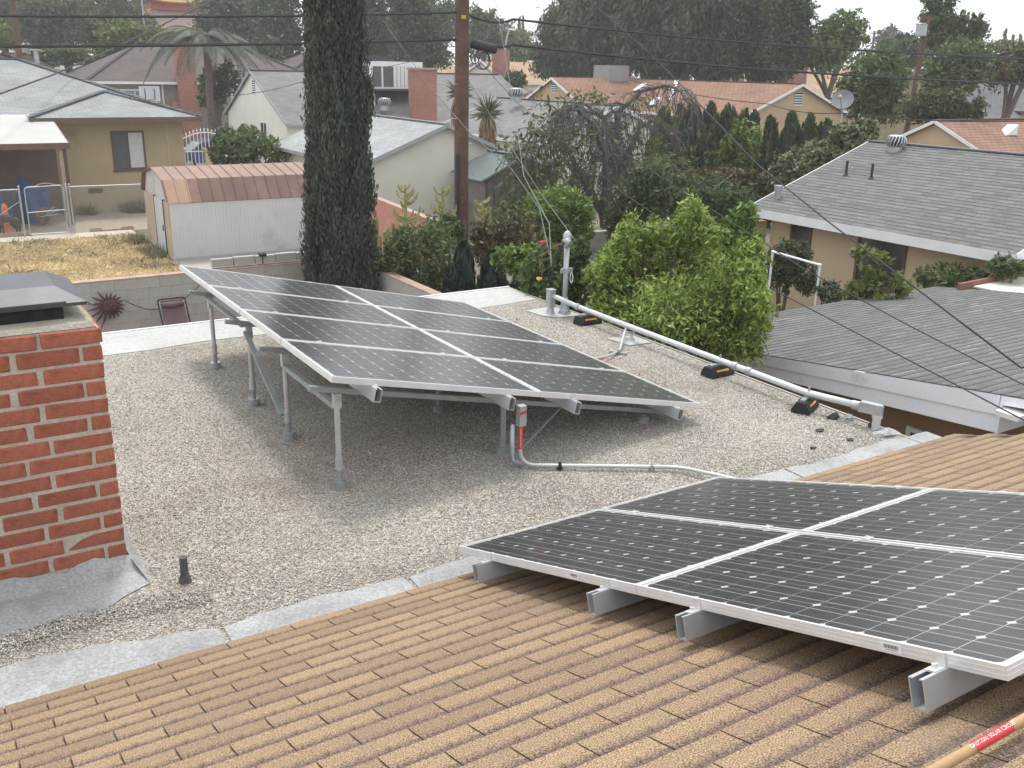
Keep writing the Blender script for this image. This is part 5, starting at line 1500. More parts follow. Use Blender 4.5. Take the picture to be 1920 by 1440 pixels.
# right grey house
rh = gable('tan stucco house with a grey shingle gable roof and white fascia at the right', 16.95, 23.9, 9.75, 15.75, .02, 1.24, 'y', m_tanst, rf_grey, m_trimw, over=.52, rake=.28, fascia=.20)
sl_ = (1.24 - .02) / 3.475; e_ = Vector((16.95 - .52, 0, .02 - sl_ * .52)); us_ = Vector((1, 0, sl_)).normalized()
shingle_field(rh, (e_.x - .02, 16.03, e_.z + .002), (0, -1, 0), us_, 6.56, 4.22, .145, .33, .007, m_gtab, 5)
wx(rh, 'x', 16.95, 12.1, 13.2, -1.38, -.42, m_brown, cols=2, rows=1)
wx(rh, 'x', 16.95, 14.58, 15.08, -.95, -.24, m_brown)
turbine(rh, (20.05, 15.0, 1.05), .20, .42)
for x, y in ((18.5, 15.07), (18.5, 14.36)):
    zz = e_.z + (x - e_.x) * sl_
    b = MB(); b.tube([(x, y, zz - .02), (x, y, zz + .34)], .03, 8); b.lathe((x, y, zz), [(.08, 0), (.04, .04)], 8); b.build('vent_stack', m_wire, rh)
b = MB(); b.tube([(17.0, 15.7, .0), (17.0, 15.7, .22)], .07, 8); b.tube([(17.0, 15.7, .22), (17.0, 15.7, .34)], .10, 8); b.build('vent_stack', m_galv, rh)
b = MB(); b.tube([(16.93, 9.9, G), (16.93, 9.9, -.3)], .03, 6); b.build('downspout', m_tanst, rh)
# its tan wing wall to the left
MB().box((16.2, 15.9, G), (16.95, 16.1, -.5)).build('wing_wall', m_tanst, rh)

# low neighbouring garage roof, rising gently towards the camera
ng = thing('garage', 'neighbouring garage with a green grey shingle roof and wide white fascia', 'garage', (11.2, 5, G))
tn = .133; zp = lambda y: -.48 + (7.81 - y) * tn
GX0, GX1, GY0, GY1 = 8.60, 15.45, -2.0, 10.25
MB().slab([(GX0, GY0, zp(GY0)), (GX1, GY0, zp(GY0)), (GX1, GY1, zp(GY1)), (GX0, GY1, zp(GY1))], .08, uvdir=(1, 0, 0)).build('roof_slab', rf_grey, ng)
us_ = Vector((0, -1, tn)).normalized()
shingle_field(ng, (GX0 - .03, GY1 + .03, zp(GY1) + .001), (1, 0, 0), us_, GX1 - GX0 + .03, 12.2, .145, .38, .005, m_gtab2, 8)
# wedge shaped fascia boards under the rake: upper board, lower board, soffit
zbot = lambda y: -.7215 + (7.78 - y) * .0926 - .03
FY0 = 4.84
b = MB(); b.prism([(FY0, zp(FY0) - .012), (GY1, zp(GY1) - .012), (GY1, zp(GY1) - .07), (FY0, zp(FY0) - .21)], 'x', GX0 - .03, GX0 + .02); b.build('fascia', m_fascia_blue, ng)
b = MB(); b.prism([(FY0, zp(FY0) - .213), (GY1, zp(GY1) - .073), (GY1, zbot(GY1)), (FY0, zbot(FY0))], 'x', GX0 - .012, GX0 + .02); b.build('fascia', m_fascia_blue, ng)
b = MB(); b.prism([(GY0, zp(GY0) - .012), (FY0 - .01, zp(FY0) - .012), (FY0 - .01, zp(FY0) - .10), (GY0, zp(GY0) - .10)], 'x', GX0 - .03, GX0 + .02); b.build('fascia', m_fascia_blue, ng)
MB().slab([(GX0 + .021, FY0, zbot(FY0)), (9.16, FY0, zbot(FY0)), (9.16, GY1, zbot(GY1)), (GX0 + .021, GY1, zbot(GY1))], .012).build('soffit', m_fascia_blue, ng)
MB().box((GX0 - .03, FY0 - .035, zbot(FY0)), (GX1, FY0 - .008, zp(FY0) - .10)).build('return_board', m_fascia_blue, ng)
MB().box((GX0 - .16, FY0 - .28, zp(FY0) - .17), (GX0 + .9, FY0 - .05, zp(FY0) - .12)).build('gutter_end', m_trimw, ng)
MB().box((GX0 + .02, GY1 - .04, zbot(GY1)), (GX1, GY1, zp(GY1) - .085)).build('fascia', m_fascia_blue, ng)
MB().tube([(10.62, 4.25, zp(4.25) - .1), (10.62, 4.25, .72)], .03, 10).build('cable_mast', m_galv, ng)
m_gw = mat('brown_tan_stucco', (.30, .19, .115), .95, .06, 1, fine=.05, bump=.2, bscale=60)
MB().prism([(GY0, G), (9.9, G), (9.9, zbot(9.9) - .014), (FY0, zbot(FY0) - .014), (GY0, zbot(FY0) - .014)], 'x', 9.15, GX1 - .3).build('wall', m_gw, ng)
wx(ng, 'x', 9.15, 7.0, 8.3, -2.1, -1.15, m_trimw, fw=.05); wx(ng, 'x', 9.15, 4.9, 6.1, -2.1, -1.0, m_trimw, fw=.05, cols=2)
pcv = thing('awning', 'ribbed white patio awning with a red brown edge beside the garage', 'awning', (17.4, 8, G))
A0 = Vector((12.0, 8.0, .10))
for i in range(11):
    y = 9.64 - i * .42
    MB().slab([(15.55, y, -.68 + .012 * (i % 2)), (19.4, y, -.60 + .012 * (i % 2)), (19.4, y - .40, -.60 + .012 * (i % 2)), (15.55, y - .40, -.68 + .012 * (i % 2))], .03).build('panel', mat('awning_white', (.60, .59, .52), .6, .05, 2), pcv)
MB().bar((15.2, 9.69, -.67), (19.45, 9.69, -.58), .05, .12).build('edge_beam', mat('redbrown_beam', (.27, .12, .085), .7, .1, 3), pcv)
for x in (15.6, 19.0): MB().box((x, 9.55, G), (x + .08, 9.63, -.72)).build('post', MATS['redbrown_beam'], pcv)

# tile roofed peach house, with two gables facing this way
th = gable('long peach house with an orange brown tile roof beyond the hedge cypresses', 39.8, 48.5, 40.0, 64.0, .55, 2.25, 'y', m_peach, rf_tile, m_trimw, over=.45, rake=.25, fascia=.14)
def wing(h, x0, x1, y0, y1, ze, zr, wall, roof, trim, fascia=.14):
    xc = (x0 + x1) / 2
    MB().prism([(x0, G), (x1, G), (x1, ze - .05), (xc, zr - .12), (x0, ze - .05)], 'y', y0, y1).build('wall', wall, h)
    for xa, sg in ((x0, -1), (x1, 1)):
        sl = (zr - ze) / (xc - x0); e = xa + sg * .35; ez = ze - sl * .35
        MB().slab([(e, y0 - .25, ez), (e, y1, ez), (xc, y1, zr), (xc, y0 - .25, zr)], .1, uvdir=(0, 1, 0)).build('roof_slope', roof, h)
        MB().bar((e, y0 - .265, ez - fascia / 2), (xc, y0 - .265, zr - fascia / 2), .024, fascia).build('barge_board', trim, h)
vent_grid(th, 'y', 40.0, 43.8, 44.5, 1.05, 1.75, m_trimw, 5)
# cross gable at its far end, facing left
wy0, wy1, wyc, wx0 = 51.6, 57.6, 54.6, 37.0
MB().prism([(wy0, G), (wy1, G), (wy1, .85), (wyc, 2.14), (wy0, .85)], 'x', wx0, 41.0).build('wall', m_peach, th)
for ya, sg in ((wy0, -1), (wy1, 1)):
    e = ya + sg * .35; ez = .9 - .157
    MB().slab([(wx0 - .25, e, ez), (44.0, e, ez), (44.0, wyc, 2.26), (wx0 - .25, wyc, 2.26)], .1, uvdir=(1, 0, 0)).build('roof_slope', rf_tile, th)
    MB().bar((wx0 - .265, e, ez - .07), (wx0 - .265, wyc, 2.19), .024, .14).build('barge_board', m_trimw, th)
vent_grid(th, 'x', wx0, 54.3, 54.9, 1.3, 1.85, m_trimw, 4)
MB().box((41.2, 54.2, 1.0), (42.9, 56.0, 3.1)).build('roof_unit', mat('grey_roof_unit', (.30, .29, .28), .7, .08, 3), th)
for x_, y_, z0 in ((42.4, 52.0, 1.55), (40.4, 48.0, .78)):
    b = MB(); b.prism([(-.5, 0), (.3, 0), (.3, .45)], 'y', 0, .45)
    for v in b.v: v += Vector((x_, y_, z0))
    b.build('roof_vent', m_white, th)
MB().bar((41.1, 47.6, 1.09), (44.0, 50.5, 2.22), .25, .04).build('flashing_strip', m_white, th)

# orange brown roof at the far right, gable to the left
orr = gable('peach gable house with an orange brown shingle roof behind the right house', 34.0, 47.0, 20.6, 26.8, -.25, 1.2, 'x', m_peach, rf_tile, m_trimw, over=.35, rake=.2, fascia=.12)
b = MB(); b.prism([(-.45, 0), (.25, 0), (.25, .4)], 'y', 0, .45)
for v in b.v: v += Vector((37.2, 22.5, .66))
b.build('roof_vent', m_white, orr)
dk = gable('dark roofed house with a small yellow gable at the far right', 62, 84, 40.5, 50, .55, 3.2, 'x', m_yellowst, rf_dark, m_trimgrey, over=.4)
wing(dk, 67.0, 71.5, 39.4, 44, .8, 2.0, mat('yellow_gable', (.50, .40, .20), .9, .05, 1), rf_dark, m_trimgrey)

# brown hip roofed house with brick chimney, left of centre
bh = hip('grey house with a brown hip roof, white windows and tall brick chimney', 10.4, 25.2, 66.5, 78, 1.55, 3.9, m_greyst, rf_brown, m_trimw, over=.5, rx0=14.4, rx1=21.4)
wx(bh, 'y', 66.5, 11.6, 14.0, -.6, .95, m_trimw, pane=mat('curtained_glass', (.26, .28, .30), .25, .15, 3, spec=.5), fw=.1, cols=4, rows=3)
MB().box((15.35, 65.6, G), (16.5, 66.48, 3.9)).build('chimney', m_fbrick, bh)
MB().box((14.9, 65.7, G), (15.34, 66.48, .3)).build('chimney_shoulder', m_fbrick, bh)
MB().box((19.3, 66.4, -1.9), (20.3, 66.49, .3)).build('door', m_brown, bh)
for x in (18.6, 20.9): MB().box((x, 65.2, G), (x + .14, 65.34, 1.3)).build('porch_post', m_trimw, bh)
b = MB(); b.tube([(14.5, 66.4, G), (14.5, 66.4, 1.4)], .05, 6); b.build('downspout', m_trimw, bh)
gg = hip('low brown roofed garage with arched window door beyond the grey hip roof', 4.0, 9.6, 70, 77, 1.5, 3.1, m_greyst, rf_brown, m_trimw, over=.4, cat='garage', name='garage')
MB().box((5.4, 69.93, G), (9.3, 69.99, 1.0)).build('garage_door', m_trimw, gg)
for i in range(4): MB().box((5.6 + i * .95, 69.90, .45), (6.25 + i * .95, 69.928, .8)).build('door_pane', m_dark_glass, gg)
pl = gable('pale grey roofed yellow house at the photo edge on the far left', -9, 3.4, 71, 84, 1.6, 4.2, 'x', mat('yellow_far_stucco', (.52, .42, .20), .9, .05, 1), rf_pale, m_trimw)
pl2 = gable('white roofed house far off on the left below the orange ornament', 3, 14.5, 96, 108, 2.2, 4.2, 'x', m_whitest, rf_pale, m_trimw)
fh = gable('far beige house with a tan roof right of the utility pole', 49, 60, 80, 90, 1.6, 3.4, 'x', m_cream, rf_tan, m_trimw)
wx(fh, 'y', 80, 54.0, 57.6, -.6, .9, m_trimgrey, cols=3)
MB().box((48.2, 80.5, 1), (49.4, 81.7, 4.4)).build('chimney', m_fbrick, fh)
fh2 = gable('far tan roofed house left of the utility pole', 38, 46.5, 84, 93, 1.6, 3.9, 'x', m_cream, rf_tan, m_trimw)
fh3 = hip('far brown hip roofed house above the cooler', 26.5, 39.5, 76, 86, 2.0, 4.3, m_greyst, rf_brown, m_trimw)
fh4 = gable('brown roofed house with a brick chimney behind the right peach gable', 62, 84, 60, 70, 1.2, 3.6, 'x', m_peach, rf_tan, m_trimw)
MB().box((64.5, 59.4, 1.0), (66.3, 60.8, 4.3)).build('chimney', m_fbrick, fh4)
fh5 = gable('small cream house with brown eaves beside the far power pole', 82, 90, 64, 74, 1.0, 2.9, 'y', m_cream, rf_brown, m_trimw)
sh2 = gable('small dark green roofed shed behind the utility pole', 16.0, 18.9, 27.5, 29.6, -.62, .02, 'y', mat('grey_shed_boards', (.19, .165, .15), .9, .15, 3), mat('dark_green_metal', (.085, .115, .11), .5, .12, 3), m_trimgrey, over=.15, rake=.1, cat='shed', name='garden_shed', fascia=.07)
b = MB()
for i in range(10): b.box((16.05 + i * .29, 27.47, G), (16.08 + i * .29, 27.5, -.75))
tag(b.build('boards', m_brown, sh2), kind='stuff')

# red and gold temple roofs far off on the left
tp = thing('temple', 'far red temple with gold edged curved roofs among the trees', 'temple', (30, 126, G))
m_tred = mat('temple_red', (.42, .09, .07), .7, .1, .5); m_tgold = mat('temple_gold', (.60, .33, .09), .6, .1, 1); m_tgrey = mat('temple_tile', (.30, .22, .19), .8, .1, 1)
def pagoda(cx, cy, z, w, h, d):
    b = MB(); n = 6; cor = [(-w, -d), (w, -d), (w, d), (-w, d)]
    for i in range(4):
        (ax, ay), (bx2, by2) = cor[i], cor[(i + 1) % 4]
        for k in range(n):
            s0, s1 = k / n, (k + 1) / n
            def pt(f, s):
                x = ax + (bx2 - ax) * f; y = ay + (by2 - ay) * f; up = .14 * w * (abs(f - .5) * 2) ** 3
                return (cx + x * (1 - s * .78), cy + y * (1 - s * .78), z + h * (1 - (1 - s) ** 1.6) + up * (1 - s) ** 2)
            for f in range(8): b.face([pt(f / 8, s0), pt((f + 1) / 8, s0), pt((f + 1) / 8, s1), pt(f / 8, s1)])
    b.build('roof_tier', m_tgrey, tp)
    for i in range(4):
        (ax, ay), (bx2, by2) = cor[i], cor[(i + 1) % 4]; P = []
        for f in range(9):
            ff = f / 8; P.append((cx + ax + (bx2 - ax) * ff, cy + ay + (by2 - ay) * ff, z + .14 * w * (abs(ff - .5) * 2) ** 3))
        MB().tube(P, .16, 5).build('gold_edge', m_tgold, tp)
        MB().tube([(cx + ax * (1 - s * .78), cy + ay * (1 - s * .78), z + h * (1 - (1 - s) ** 1.6) + .14 * w * (1 - s) ** 2) for s in [q / 6 for q in range(7)]], .16, 5).build('gold_edge', m_tgold, tp)
    MB().box((cx - w * .8, cy - d * .8, z - .9), (cx + w * .8, cy + d * .8, z - .05)).build('red_eave', m_tred, tp)
tc_ = at(325, 40, 128)
pagoda(tc_.x, tc_.y, tc_.z - 1.0, 5.6, 2.6, 5.0); pagoda(tc_.x, tc_.y, tc_.z + 2.0, 3.9, 2.6, 3.6)
MB().box((tc_.x - 4, tc_.y - 3.6, G), (tc_.x + 4, tc_.y + 3.6, tc_.z - 1.9)).build('hall', m_tred, tp)
MB().box((tc_.x - 2.9, tc_.y - 2.6, tc_.z + .9), (tc_.x + 2.9, tc_.y + 2.6, tc_.z + 1.1)).build('upper_hall', m_tred, tp)
for (u, v, w, lab) in ((38, 56, 2.2, 'small orange temple gate roof among trees at the far left'), (143, 66, 1.0, 'orange roof finial above the far white roof')):
    c = at(u, v, 118); t = thing('temple_gate', lab, 'temple gate', (c.x, c.y, G))
    MB().prism([(-w, 0), (-w * .8, .25), (-w * .3, .75), (w * .3, .75), (w * .8, .25), (w, 0)], 'y', -1, 1).build('roof', m_tgold, t) if False else None
    b = MB(); b.prism([(c.x - w, c.z - .1), (c.x + w, c.z - .1), (c.x + w * 1.1, c.z + .35), (c.x + w * .55, c.z + .6), (c.x, c.z + .75), (c.x - w * .55, c.z + .6), (c.x - w * 1.1, c.z + .35)], 'y', c.y - .8, c.y + .8); b.build('roof', mat('temple_orange', (.55, .17, .07), .7, .1, 1), t)
    for sx in (-.7, .7): MB().box((c.x + sx * w - .15, c.y - .2, G), (c.x + sx * w + .15, c.y + .2, c.z - .1)).build('post', m_tred, t)

# ------------------------------------------------------------------ the big columnar cypress
def cypress(label, base, zt, prof, n, size, material, seed, group=None, core=True, name='cypress_tree'):
    """columnar conifer: prof(f) = radius along its height, upright sprays packed on an uneven surface"""
    t = thing(name, label, 'tree', base, group); rs = np.random.default_rng(seed); base = np.array(base, float); H = zt - base[2]
    b = MB(); b.tube([tuple(base), tuple(base + [0, 0, H * .5]), tuple(base + [0, 0, H * .95])], [max(.03, prof(.2) * .16), max(.02, prof(.2) * .1), .01], 8); b.build('trunk', m_bark, t)
    nc = max(70, n // 130); fc = rs.random(nc); ac = rs.uniform(0, 2 * np.pi, nc)
    lob = 1 + .10 * np.sin(ac * 3 + fc * 9 + seed) + .08 * np.sin(ac * 5 - fc * 31) + .06 * np.sin(ac * 11 + fc * 57)
    Rc = np.array([prof(q) for q in fc]) * lob * rs.uniform(.70, 1.12, nc)
    ix = rs.integers(0, nc, n); R = Rc[ix]
    q_ = rs.normal(0, 1, n); a = ac[ix] + rs.normal(0, .12, n) * np.exp(-.4 * q_); f = np.clip(fc[ix] + q_ * .022 * 9.6 / max(H, 3), 0, 1)
    R = R * np.minimum(1, np.array([prof(q) for q in f]) / np.maximum(np.array([prof(q) for q in fc])[ix], 1e-4)) ** .6
    rad = R * (1 - .16 * rs.random(n) ** 1.5) + rs.normal(0, .03, n) * R
    z = base[2] + H * f; P = np.stack([base[0] + rad * np.cos(a), base[1] + rad * np.sin(a), z], 1)
    out = np.stack([np.cos(a), np.sin(a), np.zeros(n)], 1)
    T = unit(np.array([0, 0, 1.0]) + out * rs.uniform(-.05, .45, (n, 1)) + rs.normal(size=(n, 3)) * .22); S = unit(np.cross(T, out * .7 + rs.normal(size=(n, 3)) * .6))
    L = size * rs.uniform(.6, 1.6, (n, 1)); o0 = np.array(world_origin(t))
    V, F = leaf_quads(P - o0, T * L * .5, S * L * .16)
    link_mesh('crown', np_mesh('crown', V, F), material, t)
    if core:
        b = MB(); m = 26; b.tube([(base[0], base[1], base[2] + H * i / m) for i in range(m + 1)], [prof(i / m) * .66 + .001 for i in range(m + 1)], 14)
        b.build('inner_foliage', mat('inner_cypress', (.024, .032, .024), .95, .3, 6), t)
    return t


def big_prof(f):
    z = f * 9.6 - 2.7
    return .66 * (min(1, (z + 2.9) / 1.6) ** .35 if z < -1.2 else 1) * (1 - .30 * min(1, max(0, (z + 1.2) / 5.4)) - .25 * max(0, (z - 4) / 3))


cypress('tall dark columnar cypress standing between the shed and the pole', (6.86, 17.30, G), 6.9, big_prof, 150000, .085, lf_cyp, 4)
for i, (u, v, hpx, wpx) in enumerate([(1243, 205, 70, 17), (1272, 200, 80, 16), (1298, 198, 80, 15), (1328, 196, 100, 18), (1362, 197, 110, 18), (1395, 208, 90, 11), (1411, 212, 90, 10), (1440, 222, 95, 10), (1480, 214, 80, 12), (1514, 218, 90, 14), (1545, 228, 90, 13)]):
    d = 37.0; c = at(u, v + hpx / 2, d); top = at(u, v, d).z; r = wpx * d / F_PX
    words = ['first', 'second', 'third', 'fourth', 'fifth', 'sixth', 'seventh', 'eighth', 'ninth', 'tenth', 'eleventh']
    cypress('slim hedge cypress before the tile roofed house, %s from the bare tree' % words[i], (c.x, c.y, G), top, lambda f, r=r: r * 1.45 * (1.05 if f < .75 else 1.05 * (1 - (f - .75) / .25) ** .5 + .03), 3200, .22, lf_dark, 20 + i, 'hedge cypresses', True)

# ------------------------------------------------------------------ utility pole and cables
PX, PY = 11.65, 21.2
up = thing('utility_pole', 'dark brown wooden utility pole carrying cables in the middle', 'utility pole', (PX, PY, G))
b = MB(); b.tube([(PX, PY, G), (PX, PY, 1.0), (PX + .02, PY, 5.0), (PX + .03, PY, 9.3)], [.185, .178, .165, .15], 16)
m_pole = mat('creosoted_pole', (.125, .068, .052), .9, .22, 3, fine=.2, fscale=25, stain=(.19, .125, .10), stain_scale=2.0, bump=.5, bscale=14)
b.build('shaft', m_pole, up, True)
MB().bar((PX - 1.2, PY - .16, 8.2), (PX + 1.2, PY - .16, 8.2), .1, .12).build('crossarm', m_pole, up)
for x in (-1.05, -.45, .45, 1.05): MB().lathe((PX + x, PY - .16, 8.26), [(.03, 0), (.06, .03), (.04, .08), (.06, .12), (.02, .17)], 10).build('insulator', m_conc, up)
b = MB(); b.tube([(PX + .22, PY - .1, 3.34), (PX + .86, PY - .14, 3.22)], .11, 12); b.build('splice_case', m_wire, up, True)
for k, (x, z, r) in enumerate(((.50, 2.98, .20), (.55, 2.95, .17), (.28, 3.02, .12))):
    ring = [Vector((PX + x + r * math.cos(a), PY - .12 - .02 * k, z + r * 1.15 * math.sin(a))) for a in [i * math.pi / 9 for i in range(19)]]
    MB().tube(ring, .012, 6).build('cable_loop', m_wire, up)
for z in (2.4, 1.6, 1.0, .2, -.4):
    s = 1 if int(z * 10) % 4 else -1
    MB().tube([(PX + .15 * s, PY - .06, z), (PX + .29 * s, PY - .06, z), (PX + .29 * s, PY - .06, z + .05)], .012, 6).build('step_peg', m_galv, up)
MB().box((PX - .22, PY - .15, -.9), (PX - .16, PY - .08, .75)).build('cable_guard', m_wire, up)
MB().obox((PX - .05, PY - .19, 3.92), (.06, 0, 0), (0, .004, 0), (0, 0, .04)).build('tag_plate', mat('yellow_plate', (.6, .4, .08), .6), up)


def cable(label, pts, r, material=m_wire, sag=0.0, n=14, name='cable'):
    """cable through world points with a little sag in every span"""
    P = [Vector(p) for p in pts]; out = []
    for a, c in zip(P[:-1], P[1:]):
        for i in range(n):
            f = i / n; q_ = a.lerp(c, f); q_.z -= sag * 4 * f * (1 - f); out.append(q_)
    out.append(P[-1]); b = MB(); b.tube(out, r, 6)
    return tag(b.build(name, material), label, 'cable', 'overhead cables')


cable('upper overhead cable running left from the utility pole', [at_y(-60, 29, PY), (PX - .15, PY, 4.02)], .028, sag=.05)
cable('lower overhead cable running left from the utility pole', [at_y(-60, 87, PY), (PX - .15, PY, 3.42)], .034, sag=.04)
cable('upper overhead cable running right from the utility pole', [(PX + .15, PY, 4.0), at_y(925, 42, PY - .1), at_y(962, 36, PY), at_y(1440, 83, PY - .5), at_y(1990, 113, PY - 1)], .030, sag=.03)
cable('lower overhead cable running right from the utility pole', [(PX + .85, PY - .1, 3.3), at_y(960, 84, PY), at_y(1440, 131, PY - .5), at_y(1990, 161, PY - 1)], .034, sag=.03)
cable('heavy drop cable slanting from the pole top to the garage', [(PX + .1, PY, 6.9), at(1105, 0, 19.5), at(1240, 121, 17.5), at(1422, 310, 14.0), at(1560, 421, 12.0), at(1800, 603, 10.2), at(1915, 690, 10.0), (10.6, 4.3, .62)], .009, m_wire, 0, 8)
cable('thin drop cable crossing the green tree towards the garage', [(PX + .1, PY, 3.3), at(967, 190, 22), at(1060, 270, 19.5), at(1165, 360, 17), at(1300, 452, 14), at(1440, 538, 11.6), at(1790, 720, 8.9), at(1920, 788, 8.1), (8.56, 3.6, .04)], .0065, m_wire, 0, 8)
cable('thin dark drop cable passing over the garage roof', [(PX + .1, PY, 3.2), at(1330, 390, 15), at(1512, 507, 12), at(1700, 608, 10.6), at(1920, 722, 9.8), (10.6, 4.3, .50)], .0065, m_wire, 0, 8)
cable('thin cable dropping behind the conduit at the roof edge', [(PX + .1, PY, 2.6), at(1012, 360, 19), at(1115, 500, 14), at(1205, 610, 11), at(1330, 690, 9.4)], .009, m_wire_grey, 0, 8)
cable('pale twisted drop cable from the overhead clamp down to the mast', [at_y(713, 31, PY), at(777, 122, 22), at(812, 170, 20.5), at(880, 248, 18), at(960, 318, 15.5), at(1012, 392, 13), (MX - .2, MY + .1, .80)], .007, m_wire_grey, 0, 8)
cable('thin pale cable from above the photo down to the mast', [at(924, -30, 22), at(945, 92, 20), at(966, 215, 17.5), at(982, 330, 14.5), at(1030, 420, 12), (MX - .2, MY + .02, .6)], .006, mat('pale_cable', (.17, .17, .165), .7, .1, 2), 0, 8)
cable('thin cable over the yellow house roof on the left', [at(-20, 183, 36), at(100, 140, 42), at(215, 90, 50), at(420, -10, 60)], .03, m_wire, 0, 6)
cable('thin cable across the white gable behind the cypress', [at(420, 180, 40), at(560, 155, 42), at(690, 130, 45), at(820, 100, 50)], .012, m_wire, .1, 8)
cable('thin cable across the peach gable at the right', [at(1180, 150, 50), at(1440, 195, 45), at(1580, 212, 40), at(1990, 225, 34)], .02, m_wire, .15, 8)

for (u, v0, v1, d, lab) in ((20, -20, 82, 64, 'dark utility pole at the far left before the pale roof'), (690, 12, 104, 105, 'far utility pole with a crossarm left of the cooler'), (1640, 58, 90, 190, 'tiny far utility pole over the right trees'), (1716, 62, 90, 190, 'tiny far utility pole beside the transformer pole')):
    a, c = at(u, v0, d), at(u, v1, d); t = thing('utility_pole', lab, 'utility pole', (a.x, a.y, G), 'far utility poles')
    MB().tube([(a.x, a.y, G), (a.x, a.y, a.z)], .16 if d < 150 else .22, 8).build('shaft', m_pole, t); MB().bar((a.x - 1.1, a.y, a.z - .4), (a.x + 1.1, a.y, a.z - .4), .12, .14).build('crossarm', m_pole, t)
a = at(1741, 30, 50); t = thing('utility_pole', 'leaning utility pole with a grey transformer drum among right trees', 'utility pole', (a.x, a.y, G), 'far utility poles')
MB().tube([(a.x - .6, a.y, G), (a.x, a.y, a.z)], [.15, .11], 8).build('shaft', m_pole, t); MB().bar((a.x - .5, a.y, a.z - .1), (a.x + .3, a.y, a.z - .1), .12, .12).build('crossarm', m_pole, t)
MB().lathe((a.x - .38, a.y, a.z - .9), [(.08, 0), (.24, .04), (.24, .5), (.25, .54), (.08, .6)], 14).build('transformer', m_galv, t)
for u, v, d, s, lab in ((958, 55, 112, -1, 'far street lamp with its arm to the right of the pole'), (1002, 70, 118, 1, 'far street lamp before the big eucalyptus trees')):
    a = at(u, v, d); t = thing('street_lamp', lab, 'street lamp', (a.x, a.y, G), 'far street lamps')
    MB().tube(bez((a.x - 1.0 * -s, a.y, G), (a.x - 1.0 * -s, a.y, a.z + .1), (a.x, a.y, a.z), 10), .09, 6).build('post', m_galv, t); MB().obox((a.x - .1 * s, a.y, a.z), (.45, 0, 0), (0, .16, 0), (0, 0, .1)).build('lamp_head', m_white, t)
a = at(265, -10, 90); b = MB(); b.tube([(a.x, a.y, G), (a.x, a.y, a.z)], .07, 6); tag(b.build('flag_pole', m_galv), 'slim pale pole in front of the red temple', 'pole')

# ------------------------------------------------------------------ gate, car, hoop, dish
gw = thing('iron_gate', 'white ornamental iron gate with an arched top beside the yellow house', 'gate', (11.6, 46.6, G))
m_iron = mat('white_iron', (.72, .72, .74), .5, .05, 3)
arch = lambda f: -.62 + .34 * math.sin(math.pi * f)
for i in range(15):
    x = 10.7 + i * .17; z = arch(i / 14); b = MB(); b.tube([(x, 46.6, -1.75), (x, 46.6, z)], .022, 5); b.tube([(x, 46.6, z), (x, 46.6, z + .05), (x, 46.6, z + .16)], [.02, .045, .004], 5); b.build('picket', m_iron, gw)
MB().tube([(10.7 + 2.38 * f, 46.6, arch(f) - .06) for f in [i / 14 for i in range(15)]], .026, 6).build('arched_rail', m_iron, gw)
MB().tube([(10.7, 46.6, -1.2), (13.08, 46.6, -1.2)], .026, 6).build('rail', m_iron, gw)
for x in (10.72, 11.9): MB().box((x - .13, 46.2, G), (x + .13, 46.46, -1.1)).box((x - .17, 46.16, -1.1), (x + .17, 46.5, -1.03)).build('pillar', m_tanst, gw)
MB().slab([(11.95, 46.3, -1.2), (14.5, 45.5, -1.75), (14.5, 45.7, -1.75), (11.95, 46.5, -1.2)], .08).build('sloped_cap', m_trimw, gw)
MB().slab([(11.95, 46.32, -1.29), (14.5, 45.52, -1.84), (14.5, 45.68, -1.84), (11.95, 46.48, -1.29)], .8).build('wing_wall', m_greyst, gw)

car = thing('parked_car', 'blue car parked behind the white iron gate', 'car', (13.9, 53.2, G))
m_carp = mat('blue_car_paint', (.03, .06, .19), .25, .05, 2, spec=.6)
cx0, cy0 = 11.6, 52.3; zf = -1.75
side = [(0, .35), (.05, .75), (.9, .92), (1.5, 1.36), (2.1, 1.5), (3.0, 1.48), (3.7, 1.12), (4.4, 1.02), (4.5, .7), (4.5, .35)]
MB().prism([(cx0 + x, zf - .62 + z + .35) for x, z in side], 'y', cy0, cy0 + 1.75).build('body', m_carp, car)
MB().prism([(cx0 + x, zf - .62 + z + .35) for x, z in [(1.05, .96), (1.56, 1.33), (2.12, 1.44), (2.2, .96)]], 'y', cy0 - .01, cy0 - .003).build('side_window', m_dark_glass, car)
MB().prism([(cx0 + x, zf - .62 + z + .35) for x, z in [(2.3, .96), (2.25, 1.44), (2.98, 1.42), (3.5, 1.1), (3.5, .96)]], 'y', cy0 - .01, cy0 - .003).build('side_window', m_dark_glass, car)
MB().slab([(cx0 + .93, cy0 + .12, zf + .672), (cx0 + 1.5, cy0 + .2, zf + 1.105), (cx0 + 1.5, cy0 + 1.55, zf + 1.105), (cx0 + .93, cy0 + 1.63, zf + .672)], .01).build('windscreen', mat('painted_sky_glass', (.25, .28, .33), .08, .1, 1, spec=.8), car)  # pale colour paints the sky's reflection onto the windscreen
for x in (.85, 3.6):
    w = MB().tube([(cx0 + x, cy0 - .02, zf + .02), (cx0 + x, cy0 + .2, zf + .02)], .33, 18).build('tyre', m_black, car); MB().tube([(cx0 + x, cy0 - .03, zf + .02), (cx0 + x, cy0 - .021, zf + .02)], .2, 14).build('rim', m_galv, w)
car.location.z = G; 
for o in car.children: o.location.z += -.62

